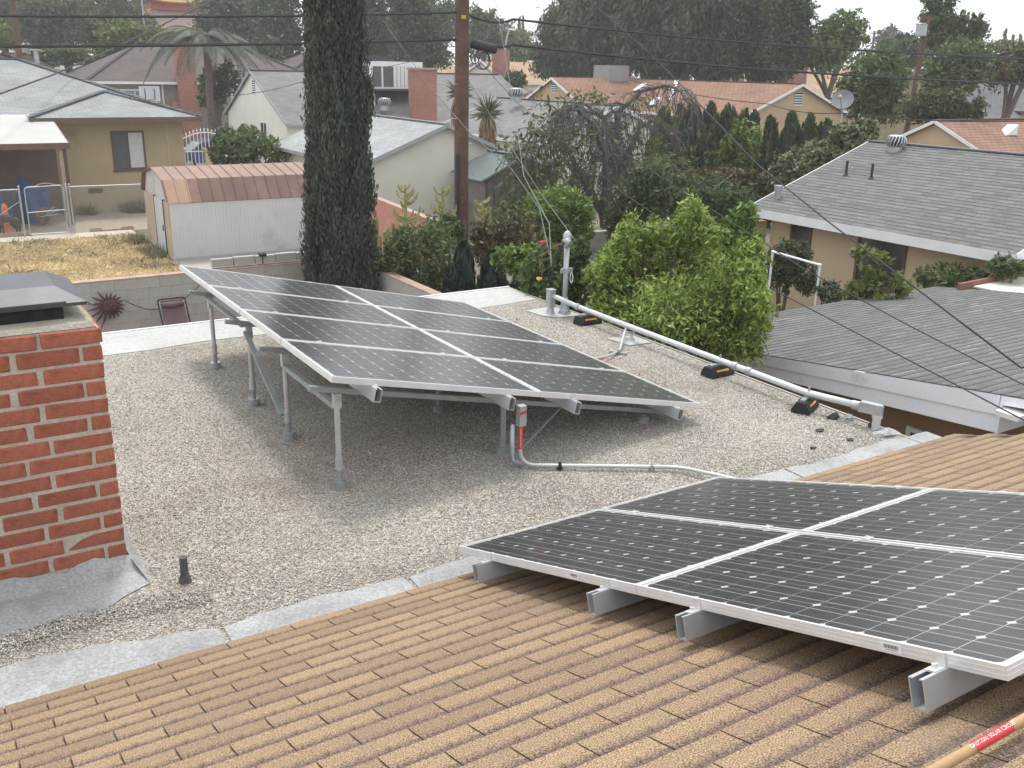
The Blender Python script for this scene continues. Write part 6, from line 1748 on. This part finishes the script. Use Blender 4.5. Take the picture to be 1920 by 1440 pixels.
hp = thing('basketball_hoop', 'white basketball backboard with red rim before the brown roofed house', 'basketball hoop', tuple(at(281, 190, 58).xy) + (G,))
a, c = at(262, 163, 58), at(301, 189, 58)
MB().box((a.x, a.y, c.z), (c.x, a.y + .05, a.z)).build('backboard', mat('clear_board', (.55, .57, .58), .3, .05, 2), hp)
b = MB(); x0, x1, z0, z1 = a.x, c.x, c.z, a.z
for lo, hi in (((x0 - .03, z0 - .03), (x1 + .03, z0)), ((x0 - .03, z1), (x1 + .03, z1 + .03)), ((x0 - .03, z0), (x0, z1)), ((x1, z0), (x1 + .03, z1))): b.box((lo[0], a.y - .02, lo[1]), (hi[0], a.y + .06, hi[1]))
b.build('board_frame', m_white, hp)
xm = (x0 + x1) / 2
MB().tube([Vector((xm + .23 * math.cos(q), a.y - .35 + .23 * math.sin(q), z0 + .05)) for q in [i * math.pi / 8 for i in range(17)]], .02, 5).build('rim', m_red, hp)
b = MB()
for i in range(12):
    q = i * math.pi / 6; b.tube([(xm + .23 * math.cos(q), a.y - .35 + .23 * math.sin(q), z0 + .04), (xm + .13 * math.cos(q + .4), a.y - .35 + .13 * math.sin(q + .4), z0 - .38)], .008, 4)
tag(b.build('net', m_white, hp), kind='stuff')
for s in (-.25, .25): MB().bar((xm + s, a.y - .03, z0 + .1), (xm + s, a.y - .03, z1 - .08), .04, .03).build('brace', m_black, hp)
MB().tube([(xm, a.y + .6, G), (xm, a.y + .5, z0 - .2), (xm, a.y + .08, z0 + .3)], .07, 8).build('post', m_black, hp)

c = at(1582, 188, 44.5); dish = thing('satellite_dish', 'grey satellite dish on the tile house edge at the right', 'satellite dish', (c.x, c.y, .3))
b = MB(); dv = (CAM_POS - c).normalized(); dv = (dv + Vector((-.45, 0, .25))).normalized(); s = dv.cross(Vector((0, 0, 1))).normalized(); u_ = s.cross(dv)
for i in range(5):
    for k in range(18):
        def pp(i_, k_): r_ = .44 * i_ / 5; q = 2 * math.pi * k_ / 18; return c + s * r_ * math.cos(q) * 1.05 + u_ * r_ * math.sin(q) * .9 + dv * (.22 * (i_ / 5) ** 2)
        b.face([pp(i, k), pp(i + 1, k), pp(i + 1, k + 1), pp(i, k + 1)])
b.build('reflector', mat('dish_grey', (.33, .33, .34), .6, .1, 4), dish, True)
MB().tube([c - u_ * .4, c + dv * .75 - u_ * .05], .025, 6).build('feed_arm', m_galv, dish); MB().ball(c + dv * .78, .09, .09, .09).build('feed_horn', m_conc, dish)
MB().tube([c - dv * .05, (c.x, c.y, .2)], .04, 8).build('mount', m_galv, dish)

# white pipe frame, pots and mulch by the right house
pv = thing('pipe_frame', 'white plastic pipe frame standing behind the garage roof', 'frame', (13.4, 11.8, G))
pa, pb = Vector((13.44, 12.39, -.36)), Vector((13.35, 11.18, -.39))
for q in (pa, pb): MB().tube([(q.x, q.y, G), q], .021, 8).build('upright', m_white, pv)
MB().tube([pa, pb], .021, 8).build('crossbar', m_white, pv)
for q in (pa, pb): MB().ball(q, .03, .03, .03, 8, 6).build('elbow', m_white, pv)
sheet('mulch_bed', [(14.7, 10.2), (16.9, 10.2), (16.9, 15.6), (14.7, 15.6)], G + .01, mat('red_mulch', (.16, .045, .04), .95, .3, 6, fine=.3, fscale=30, bump=.6))
for i, (x, y, lab) in enumerate(((16.2, 14.0, 'dark plant pot on the red mulch under the leafy shrub'), (15.9, 12.7, 'low dark plant pot behind the garage roof'))):
    b = MB(); b.lathe((x, y, G + .012), [(.16, 0), (.22, .34), (.24, .36), (.2, .37)], 14); tag(b.build('plant_pot', m_black), lab, 'plant pot')

# ------------------------------------------------------------------ shrubs and trees
def px_blob(u, v, d, ru, rv, n, depth=1.0):
    c = at(u, v, d); s = math.hypot(d, c.z - 2.8) / F_PX
    return (tuple(c), (ru * s, ru * s * depth, rv * s), n)


def pbush(label, d, blobs, size, leafm, seed, group=None, name='shrub', cat='shrub', **kw):
    B_ = [px_blob(u, v, d + (q[0] if q else 0), ru, rv, n) for (u, v, ru, rv, n, *q) in blobs]
    c = B_[0]
    return bush(name, label, cat, c[0], c[1], 0, size, leafm, seed, group, blobs=B_, **kw)


def ptree(label, d, blobs, size, leafm, seed, group=None, name='tree', r0=.25, bu=None, **kw):
    B_ = [px_blob(u, v, d + (q[0] if q else 0), ru, rv, n) for (u, v, ru, rv, n, *q) in blobs]
    x = sum(q[0][0] for q in B_) / len(B_); y = sum(q[0][1] for q in B_) / len(B_)
    if bu is not None: p = at(bu, 300, d); x, y = p.x, p.y
    return tree(name, label, 'tree', (x, y, G), B_, size, leafm, seed=seed, r0=r0, group=group, **kw)


# bright green tree beside the roof
_tr = random.Random(5); _bl = [(1180, 520, 58, 50, 3600), (1285, 505, 64, 52, 3900), (1355, 570, 58, 60, 4200, -.9), (1270, 590, 92, 66, 6400, -1.0), (1165, 600, 56, 50, 3600, -.6), (1385, 635, 44, 38, 2800, -1.2)]
for _ in range(56):
    _a = _tr.uniform(-3.0, 1.25) if _tr.random() < .85 else _tr.uniform(0, 6.28); _k = _tr.uniform(.72, 1.06); _r = _tr.uniform(12, 28)
    _u = 1268 + 158 * _k * math.cos(_a); _v = 560 + 128 * _k * math.sin(_a) - (22 if 1290 < 1268 + 158 * _k * math.cos(_a) < 1360 else 0)
    _bl.append((_u, _v, _r * _tr.uniform(.7, 1.1), _r * _tr.uniform(.9, 1.5), int(_r * _r * 1.15), (-1.1 if _u > 1330 else -.2) + _tr.uniform(-.4, .3)))
ptree('bright green bushy tree growing against the gravel roof edge', 11.9, _bl, .072, lf_lime, 31, r0=.11, bu=1265, aspect=.34, clump=.34, per=20, droop=.3, shell=.4, limbs=20)
ptree('slender young tree with bright leaves in front of the right house corner', 15.5, [(1395, 410, 24, 30, 700), (1380, 450, 38, 32, 1100), (1402, 490, 32, 30, 800), (1360, 470, 26, 24, 500)], .12, lf_bright, 32, r0=.04, aspect=.4, clump=.35, per=18, droop=.3, barkm=m_greybark)
pbush('rose bush with green leaves behind the service mast', 12.4, [(1035, 520, 55, 60, 2600), (1090, 560, 45, 45, 1900), (1070, 480, 35, 35, 1000)], .09, lf_mid, 33, clump=.3, aspect=.5)
for u, v, col, lab in ((1017, 454, (.55, .04, .05), 'red rose bloom left of the weatherhead'), (1011, 522, (.75, .42, .06), 'yellow rose bloom beside the dark hedge')):
    c = at(u, v, 12.0); t = thing('rose', lab, 'flower', (c.x, c.y, c.z - .3)); mm = mat('petal_' + lab.split()[0], col, .7, .15, 20)
    for k in range(9):
        q = k * 2.4; r_ = .012 + .003 * k; p = c + Vector((r_ * math.cos(q), r_ * math.sin(q), -.001 * k)); b = MB(); b.ball(p, .015, .015, .02, 8, 5); b.build('petal', mm, t)
    MB().tube([c, (c.x + .03, c.y + .02, c.z - .5)], .006, 5).build('stem', m_bark, t)
pbush('bright yellow green low shrub behind the roof corner', 14.5, [(1000, 490, 55, 28, 1800), (960, 482, 35, 20, 800)], .10, lf_bright, 34, clump=.28)
for i, (u, v, ru, rv, d, lab) in enumerate(((868, 515, 34, 55, 17.6, 'dark feathery hedge shrub nearest the utility pole'), (925, 525, 36, 48, 16.8, 'middle dark feathery hedge shrub behind the roof corner'), (982, 548, 34, 40, 16.0, 'dark feathery hedge shrub nearest the mast'))):
    c = at(u, v, d); s = d / F_PX; top = at(u, v - rv, d).z; w = ru * s
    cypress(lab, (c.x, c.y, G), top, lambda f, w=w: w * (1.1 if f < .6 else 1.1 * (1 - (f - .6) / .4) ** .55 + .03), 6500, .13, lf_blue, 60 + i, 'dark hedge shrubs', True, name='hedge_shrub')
pbush('dense green shrub between the cypress and the utility pole', 18.4, [(790, 490, 62, 62, 4200), (740, 500, 35, 40, 1500), (835, 440, 35, 40, 1500, 1)], .115, lf_mid, 35, clump=.26, aspect=.35)
pbush('olive shrub behind the utility pole foot', 20.5, [(925, 455, 45, 40, 1800), (965, 430, 45, 35, 1500)], .12, lf_brown, 36, clump=.28)
ptree('round bright green tree behind the service mast', 22.0, [(1050, 395, 52, 42, 3400), (1030, 430, 60, 40, 2600), (1085, 420, 30, 40, 1200)], .13, lf_bright, 37, r0=.08, clump=.26, aspect=.4)
pbush('dark shrub behind the bright tree beside the block wall', 22.5, [(1190, 400, 45, 62, 2600), (1215, 355, 40, 45, 1500), (1165, 430, 28, 32, 900)], .13, lf_dark, 38, clump=.28)
pbush('broad dark shrub above the grey block wall', 24.0, [(1290, 385, 75, 36, 3000), (1370, 395, 60, 34, 2400), (1240, 350, 40, 38, 1500), (1330, 358, 60, 26, 1500)], .14, lf_dark, 39, clump=.3)
pbush('reddish green shrub before the hedge cypresses', 27.0, [(1335, 338, 70, 20, 1700), (1400, 348, 45, 22, 1200), (1425, 368, 35, 24, 900)], .15, lf_brown, 40, clump=.3)
pbush('yellow green upright shrub among the hedge cypresses', 30.0, [(1395, 272, 28, 40, 1200), (1375, 290, 25, 30, 700)], .17, lf_yell, 41, clump=.3)
ptree('leafy tree with pale variegated leaves left of the right house roof', 27.0, [(1600, 262, 36, 28, 1500), (1545, 300, 52, 30, 2200), (1490, 326, 42, 28, 1600), (1622, 240, 18, 18, 450)], .17, lf_var, 42, r0=.1, clump=.28)
pbush('large green shrub against the tan wall of the right house', 19.6, [(1478, 485, 34, 30, 2200), (1500, 522, 34, 26, 1800), (1460, 508, 24, 26, 1100)], .09, lf_dark, 43, clump=.25)
ptree('broad leaved young tree before the big window of the right house', 17.0, [(1622, 478, 24, 16, 90), (1645, 500, 26, 16, 90), (1612, 545, 34, 18, 200), (1660, 545, 42, 20, 260), (1690, 530, 22, 16, 110)], .15, lf_yell, 44, r0=.03, clump=.35, aspect=.5, per=10)
pbush('low green shrub under the right house wall', 19.3, [(1765, 520, 42, 22, 1300), (1815, 515, 30, 14, 500)], .10, lf_mid, 45, clump=.3)
pbush('green shrub at the photo edge under the right house gable', 18.9, [(1888, 500, 26, 18, 1000)], .10, lf_mid, 46, clump=.3)
pbush('small pot plant behind the garage roof', 17.5, [(1560, 550, 26, 18, 500)], .10, lf_dark, 47, clump=.35)
pbush('green shrub beside the cream gable house on the left', 40, [(490, 290, 42, 28, 1500), (455, 270, 40, 28, 1400), (425, 285, 30, 30, 900)], .22, lf_mid, 48, clump=.3)
pbush('olive shrub climbing before the white gable wall', 43, [(470, 265, 22, 24, 600), (435, 262, 26, 22, 600)], .2, lf_olive, 49, clump=.3)

# pale candelabra succulents
m_succ = mat('pale_succulent', (.30, .28, .12), .7, .2, 6)
def candelabra(label, u, v, d, hpx, seed):
    c = at(u, v, d); s = d / F_PX; H = hpx * s; rr = random.Random(seed); t = thing('succulent', label, 'succulent', (c.x, c.y, G), 'candelabra succulents')
    zb = c.z - H * .55; MB().tube([(c.x, c.y, G), (c.x, c.y, zb), (c.x, c.y, zb + H * .95)], [.07, .06, .03], 7).build('stem', m_succ, t)
    for k in range(22):
        f = rr.uniform(.1, .95); a = rr.uniform(0, 6.28); L = H * rr.uniform(.16, .34) * (1.15 - f * .6); p = Vector((c.x, c.y, zb + H * f)); e = p + Vector((math.cos(a) * L, math.sin(a) * L, .02))
        MB().tube(bez(p, e, e + Vector((0, 0, L * .8)), 5), [.035, .035, .03, .03, .025, .015], 5).build('arm', m_succ, t)
candelabra('pale candelabra succulent left of the utility pole', 760, 385, 24.0, 95, 1)
candelabra('taller candelabra succulent close beside the utility pole', 830, 395, 23.6, 90, 2)
candelabra('candelabra succulent right of the utility pole', 905, 405, 23.6, 70, 3)
t = thing('cactus', 'cluster of thin columnar cactus stems right of the cypress', 'cactus', tuple(at(715, 480, 20.5).xy) + (G,))
for k in range(8):
    c = at(700 + k * 7.5, 475, 20.5 + RNG.uniform(-.3, .4)); zt = at(700, 440 - RNG.uniform(0, 35), 20.5).z
    MB().tube([(c.x, c.y, G), (c.x + RNG.uniform(-.04, .04), c.y, zt - .05), (c.x + RNG.uniform(-.05, .05), c.y, zt)], [.045, .045, .02], 7).build('stem', m_succ, t)

# yuccas between the cream houses
m_yleaf = leaf_mat('yucca_leaf', [(.07, .09, .04), (.12, .14, .06), (.17, .18, .08)], .1); m_ydead = leaf_mat('dead_yucca_leaf', [(.22, .15, .08), (.30, .21, .11)], .1)
for i, (u, v, d, lab) in enumerate(((915, 212, 38, 'spiky yucca with a full crown right of the utility pole'), (862, 175, 39, 'taller shaggy yucca half hidden by the utility pole'))):
    c = at(u, v, d); t = thing('yucca', lab, 'yucca', (c.x, c.y, G), 'yuccas'); rs = np.random.default_rng(70 + i)
    MB().tube([(c.x, c.y, G), (c.x, c.y, c.z)], [.25, .16], 8).build('trunk', m_bark, t)
    n = 130; a = rs.uniform(0, 6.28, n); el = rs.uniform(-.5, 1.3, n); D_ = np.stack([np.cos(a) * np.cos(el), np.sin(a) * np.cos(el), np.sin(el)], 1); L = rs.uniform(.5, .85, (n, 1))
    S = unit(np.cross(D_, rs.normal(size=(n, 3)))); V, F = leaf_quads(np.array(c - world_origin(t)) + D_ * L * .5, D_ * L * .5, S * .035); link_mesh('crown', np_mesh('crown', V, F), m_yleaf, t)
    n = 200; a = rs.uniform(0, 6.28, n); zz = rs.uniform(-1.5 if i else -.9, -.1, n); P = np.stack([np.cos(a) * .2, np.sin(a) * .2, zz], 1) + np.array(c - world_origin(t)); T = unit(np.stack([np.cos(a) * .35, np.sin(a) * .35, -np.ones(n)], 1)); S = unit(np.cross(T, rs.normal(size=(n, 3))))
    V, F = leaf_quads(P + T * .2, T * .32, S * .03); link_mesh('dead_leaf_skirt', np_mesh('skirt', V, F), m_ydead, t)

# palm before the brown roofed house
c = at(385, 70, 60); t = thing('palm_tree', 'feathery palm with drooping fronds before the brown roofed house', 'tree', (c.x, c.y, G))
P, R = trunk_mb((c.x, c.y, G), tuple(c), .26, .2, 5, .01); MB().tube(P, R, 10).build('trunk', m_bark, t)
m_palm = leaf_mat('palm_leaflet', [(.055, .07, .045), (.085, .105, .065), (.13, .145, .095)], .2)
rr = random.Random(3)
for k in range(24):
    a = 2.4 * k; el = rr.uniform(.1, 1.2); L = rr.uniform(3.0, 4.2); d = Vector((math.cos(a), math.sin(a), 0)); p1 = c + d * L * .45 + Vector((0, 0, L * .42 * math.sin(el))); p2 = c + d * L * .95 + Vector((0, 0, -L * rr.uniform(.15, .75)))
    sp = bez(c, p1, p2, 14); fr = MB().tube(sp, [.045 - .0028 * i for i in range(15)], 4).build('frond', m_palm, t)
    C_, T_, S_ = [], [], []
    for i in range(1, 15):
        tang = (sp[i] - sp[i - 1]).normalized(); side = tang.cross(Vector((0, 0, 1))).normalized()
        for q in range(3):
            for sg in (-1, 1):
                dr = (side * sg + tang * .5 - Vector((0, 0, .75))).normalized(); l_ = .62 * math.sin(math.pi * (i / 15) ** .7) + .12; C_.append(sp[i - 1].lerp(sp[i], q / 3) + dr * l_ / 2 - world_origin(t)); T_.append(dr * l_ / 2); S_.append(tang * .05)
    V, F = leaf_quads(np.array(C_), np.array(T_), np.array(S_)); tag(link_mesh('leaflets', np_mesh('leaflets', V, F), m_palm, fr), kind='stuff')

# bare weeping tree
wt = thing('weeping_tree', 'half bare weeping tree with tangled drooping twigs in the middle', 'tree', tuple(at(1150, 455, 31).xy) + (G,))
rr = random.Random(17); D0 = 31.0
base = Vector((*at(1150, 455, D0).xy, G)); k1 = at(1130, 400, D0); k2 = at(1165, 330, D0)
b = MB(); b.tube(bez(base, base.lerp(k1, .6) + Vector((.1, 0, .1)), k1, 6), [.30, .28, .25, .22, .2, .18, .17], 9); b.build('trunk', m_greybark, wt)
limbs = [[k1, at(1145, 300, D0), at(1160, 215, D0), at(1200, 170, D0), at(1262, 160, D0 - .5), at(1300, 200, D0 - .8)], [k1, at(1160, 280, D0 + .5), at(1130, 220, D0 + 1), at(1090, 190, D0 + 1.2), at(1040, 220, D0 + 1.2)],
         [k1, at(1090, 330, D0 - 1), at(1050, 260, D0 - 1.3), at(1000, 250, D0 - 1.5), at(970, 300, D0 - 1.6)], [k1, at(1180, 370, D0 - .6), at(1230, 330, D0 - 1), at(1270, 330, D0 - 1.2), at(1300, 370, D0 - 1.4)],
         [k1, at(1100, 350, D0 + .8), at(1060, 300, D0 + 1.4), at(1010, 320, D0 + 1.6), at(980, 380, D0 + 1.6)], [k1, at(1140, 290, D0 - 1), at(1110, 230, D0 - 1.6), at(1075, 200, D0 - 1.9), at(1050, 230, D0 - 2.0)],
         [k1, at(1170, 300, D0 + 1), at(1200, 240, D0 + 1.6), at(1235, 225, D0 + 2), at(1270, 270, D0 + 2)]]
tips = []
for i, L in enumerate(limbs):
    P = []
    for a, c in zip(L[:-1], L[1:]):
        for f in (0, .33, .66): P.append(a.lerp(c, f) + Vector((rr.uniform(-.06, .06), rr.uniform(-.06, .06), rr.uniform(-.06, .06))))
    P.append(L[-1]); n = len(P); MB().tube(P, [.13 * (1 - .88 * q / (n - 1)) for q in range(n)], 7).build('limb', m_greybark, wt)
    tips += P[n // 4:]
tw = MB(); lv = []
for k in range(620):
    p = rr.choice(tips).copy(); a = rr.uniform(0, 6.28); L = rr.uniform(.5, 1.0); drop = rr.uniform(.4, 2.0)
    q = p + Vector((math.cos(a) * L * .55, math.sin(a) * L * .55, rr.uniform(.05, .45))); e = p + Vector((math.cos(a) * L, math.sin(a) * L, -drop)); e.z = max(e.z, G + .3)
    sp = bez(p, q, e, 6)
    for i in range(1, 6): sp[i] += Vector((rr.uniform(-.06, .06), rr.uniform(-.06, .06), rr.uniform(-.05, .05)))
    tw.tube(sp, [.017, .015, .013, .011, .010, .008, .005], 3, False)
    for _ in range(2):
        i = rr.randrange(2, 6); s0 = sp[i]; a2 = rr.uniform(0, 6.28); tw.tube([s0, s0 + Vector((math.cos(a2) * .2, math.sin(a2) * .2, -.05)), s0 + Vector((math.cos(a2) * .28, math.sin(a2) * .28, -.4))], [.009, .008, .004], 3, False)
    lv.append(e)
tag(tw.build('twigs', m_greybark, wt), kind='stuff')
sel = [e for e in lv if rr.random() < .5]
foliage('leaves', wt, [(tuple(e), (.30, .30, .35), 13) for e in sel[:230]] + [px_blob(1035, 250, D0 - 1, 55, 55, 420), px_blob(985, 340, D0 - 1.5, 45, 70, 700), px_blob(1240, 340, D0 - 1, 50, 60, 500), px_blob(1100, 190, D0 + 1, 50, 25, 220), px_blob(960, 400, D0 - 2, 40, 30, 350)], .19, lf_mid, seed=18, clump=.5, per=7, droop=.6)

# background trees, each its own
BG = 'background trees'
def bg(label, d, blobs, leafm, seed, size=None, r0=.3, **kw):
    kw.setdefault('clump', .30); kw.setdefault('per', 22); kw.setdefault('shell', .3); blobs = [(q[0], q[1], q[2], q[3], int(q[4] * 1.9), *q[5:]) for q in blobs]
    return ptree(label, d, blobs, size or d * .0046, leafm, seed, BG, r0=r0, **kw)
bg('hazy grey green tree at the top left corner', 110, [(15, 10, 45, 45, 1800), (5, 45, 35, 35, 1100)], lf_gum, 101)
bg('yellow green shrub tree at the left edge over the pale roof', 88, [(8, 66, 22, 20, 800)], lf_yell, 102)
bg('round dark tree left of the temple', 100, [(95, 35, 48, 40, 2600), (75, 55, 38, 26, 1200), (120, 50, 28, 28, 900)], lf_dark, 103)
bg('tall pale green tree between the dark round tree and temple', 118, [(218, 18, 40, 42, 1800), (240, 45, 42, 26, 1200), (160, 18, 20, 26, 700)], lf_mid, 104)
bg('olive leaved tree before the far white roof', 86, [(190, 58, 36, 26, 1300)], lf_olive, 105)
bg('yellow green spreading tree above the brown garage', 82, [(235, 66, 42, 20, 1400), (215, 90, 36, 12, 700)], lf_yell, 106)
bg('green shrub tree between the pale roofs at left', 80, [(130, 102, 42, 15, 1100)], lf_mid, 107)
bg('dark shrub beside the pale grey roof edge', 77, [(78, 112, 24, 16, 700)], lf_dark, 108)
bg('dark hedge tree behind the brown hip roof', 84, [(255, 98, 50, 14, 1100), (210, 108, 25, 9, 400)], lf_dark, 109)
bg('hazy tall tree behind the palm', 98, [(430, 20, 55, 50, 2300), (460, 75, 50, 40, 1600), (400, 55, 30, 30, 800)], lf_gum, 110)
bg('dark tall tree left of the cypress top', 92, [(520, 20, 45, 55, 2300), (535, 80, 34, 40, 1200)], lf_dark, 111)
bg('olive shrub tree between the white gable and the palm', 80, [(490, 105, 32, 26, 1000), (455, 110, 28, 18, 600)], lf_olive, 112)
bg('small olive tree by the brown house porch', 62, [(412, 150, 34, 28, 900), (400, 185, 22, 18, 350)], lf_olive, 113)
bg('tall dark conifer right of the cypress', 88, [(680, 10, 38, 45, 1700), (695, 65, 44, 45, 1900), (670, 110, 34, 22, 700)], lf_dark, 114)
bg('tall dark conifer above the brick chimney', 84, [(765, 0, 34, 48, 1600), (785, 60, 48, 50, 2300), (790, 105, 50, 26, 1300)], lf_dark, 115)
bg('hazy green tree between the two dark conifers', 108, [(735, 50, 40, 50, 1500), (725, 95, 32, 26, 700)], lf_mid, 116)
bg('green tree directly left of the pole top', 105, [(825, 35, 36, 50, 1400)], lf_mid, 117)
bg('light green tree right of the utility pole', 115, [(900, 40, 22, 24, 700), (930, 66, 34, 26, 1100), (900, 80, 28, 24, 700)], lf_mid, 118)
bg('yellow green tree behind the street lamp', 125, [(965, 78, 34, 18, 1000), (980, 96, 36, 18, 900)], lf_yell, 119)
bg('dark shrub tree before the far beige house', 76, [(965, 148, 20, 14, 500), (950, 165, 24, 10, 350)], lf_dark, 120)
bg('leftmost hazy eucalyptus of the big grove', 80, [(1060, 50, 42, 48, 2300), (1040, 105, 40, 40, 1900), (1080, 125, 34, 26, 900)], lf_gum, 121, droop=1.6, aspect=.3, size=.5)
bg('tall eucalyptus in the left half of the big grove', 77, [(1130, 0, 55, 55, 2900), (1110, 75, 55, 50, 2700), (1150, 120, 44, 28, 1200)], lf_gum, 122, droop=1.6, aspect=.3, size=.5)
bg('tall eucalyptus in the middle of the big grove', 74, [(1225, -10, 62, 60, 3200), (1205, 70, 55, 55, 2800), (1255, 115, 48, 32, 1500)], lf_gum, 123, droop=1.6, aspect=.3, size=.5)
bg('tall dark eucalyptus right of the grove middle', 72, [(1325, -10, 62, 65, 3300), (1300, 75, 55, 50, 2700), (1345, 115, 48, 34, 1500)], lf_gum, 124, droop=1.6, aspect=.3, size=.5)
bg('broad dark tree near the right end of the big grove', 70, [(1420, -5, 62, 65, 3200), (1405, 75, 52, 55, 2700), (1440, 125, 42, 32, 1300)], lf_dark, 125)
bg('dark rounded tree closing the grove on the right', 66, [(1480, 20, 40, 55, 2200), (1470, 85, 36, 50, 1700), (1490, 60, 25, 40, 700)], lf_dark, 126)
bg('light green spreading tree right of the grove', 68, [(1550, 90, 52, 34, 2200), (1585, 50, 34, 24, 900), (1520, 100, 34, 28, 900), (1600, 75, 22, 18, 400)], lf_yell, 127)
bg('medium green tree behind the satellite dish', 47, [(1645, 140, 46, 44, 2300), (1625, 180, 42, 38, 1600), (1660, 190, 34, 34, 1000), (1590, 170, 22, 24, 500)], lf_mid, 128)
bg('dark green tree below the transformer pole', 88, [(1695, 100, 40, 26, 1400), (1680, 85, 28, 16, 600)], lf_dark, 129)
bg('small hazy tree between the tiny far poles', 160, [(1664, 68, 18, 14, 500)], lf_grey, 130)
bg('tall airy tree at the upper right', 62, [(1760, 10, 26, 34, 900), (1768, 60, 28, 34, 1000), (1795, 95, 34, 26, 900), (1800, 45, 16, 20, 300), (1835, 55, 16, 26, 500)], lf_mid, 131)
bg('leafy green tree over the dark roof at right', 54, [(1790, 130, 48, 34, 1900), (1815, 105, 36, 26, 900), (1770, 160, 32, 24, 800)], lf_mid, 132)
bg('brown flecked magnolia tree at the right edge', 62, [(1880, 125, 44, 28, 1700), (1920, 120, 30, 28, 900)], lf_brown, 133)
bg('olive shrub tree behind the orange roof peak', 44, [(1740, 205, 46, 26, 1500), (1775, 195, 34, 26, 1000), (1815, 205, 28, 18, 600)], lf_olive, 134)
bg('light green treetop above the magnolia', 95, [(1900, 88, 40, 10, 600)], lf_yell, 135)
for i, (u, v, rv) in enumerate(((1884, 72, 14), (1898, 80, 9), (1912, 78, 11), (974, 40, 8), (981, 42, 8))):
    c = at(u, v, 170); cypress('tiny far cypress on the skyline, %s' % ['tallest at the right edge', 'short one right of the tallest', 'one touching the right edge', 'left of a pair near the street lamp', 'right of a pair near the street lamp'][i],
                               (c.x, c.y, G), at(u, v - rv, 170).z, lambda f: .8 * (1.05 - f), 500, .9, lf_dark, 150 + i, 'far skyline cypresses', True)
# far tree belt closing the horizon
rs = np.random.default_rng(77); B_ = []
for k in range(74):
    u = -150 + k * 30 + rs.uniform(-12, 12); d = 210 + rs.uniform(-35, 60); h = rs.uniform(5, 9.0)
    p = at(u, 200, d); B_.append(((p.x, p.y, G + h * .45), (rs.uniform(4, 7), 4, h * .58), 420))
b_ = thing('treeline', 'hazy belt of far trees along the skyline', 'trees', (80, 180, G)); b_['kind'] = 'stuff'
foliage('leaves', b_, B_, 1.0, lf_gum, seed=79, clump=.3)

# ------------------------------------------------------------------ haze: even pale air round the whole place
hz = bpy.data.materials.new('haze_air'); ns, ln = nodes_of(hz); ns.clear()
vo_ = ns.new('ShaderNodeVolumePrincipled'); ho_ = ns.new('ShaderNodeOutputMaterial'); ln.new(vo_.outputs[0], ho_.inputs['Volume'])
vo_.inputs['Color'].default_value = (0.93, 0.95, 0.98, 1); vo_.inputs['Density'].default_value = 0.0009; vo_.inputs['Anisotropy'].default_value = 0.2
me = MB().box((-760, -760, G - 1.2), (760, 760, 15)).build('haze', hz); tag(me, 'thin pale haze in the air', 'haze', kind='stuff')
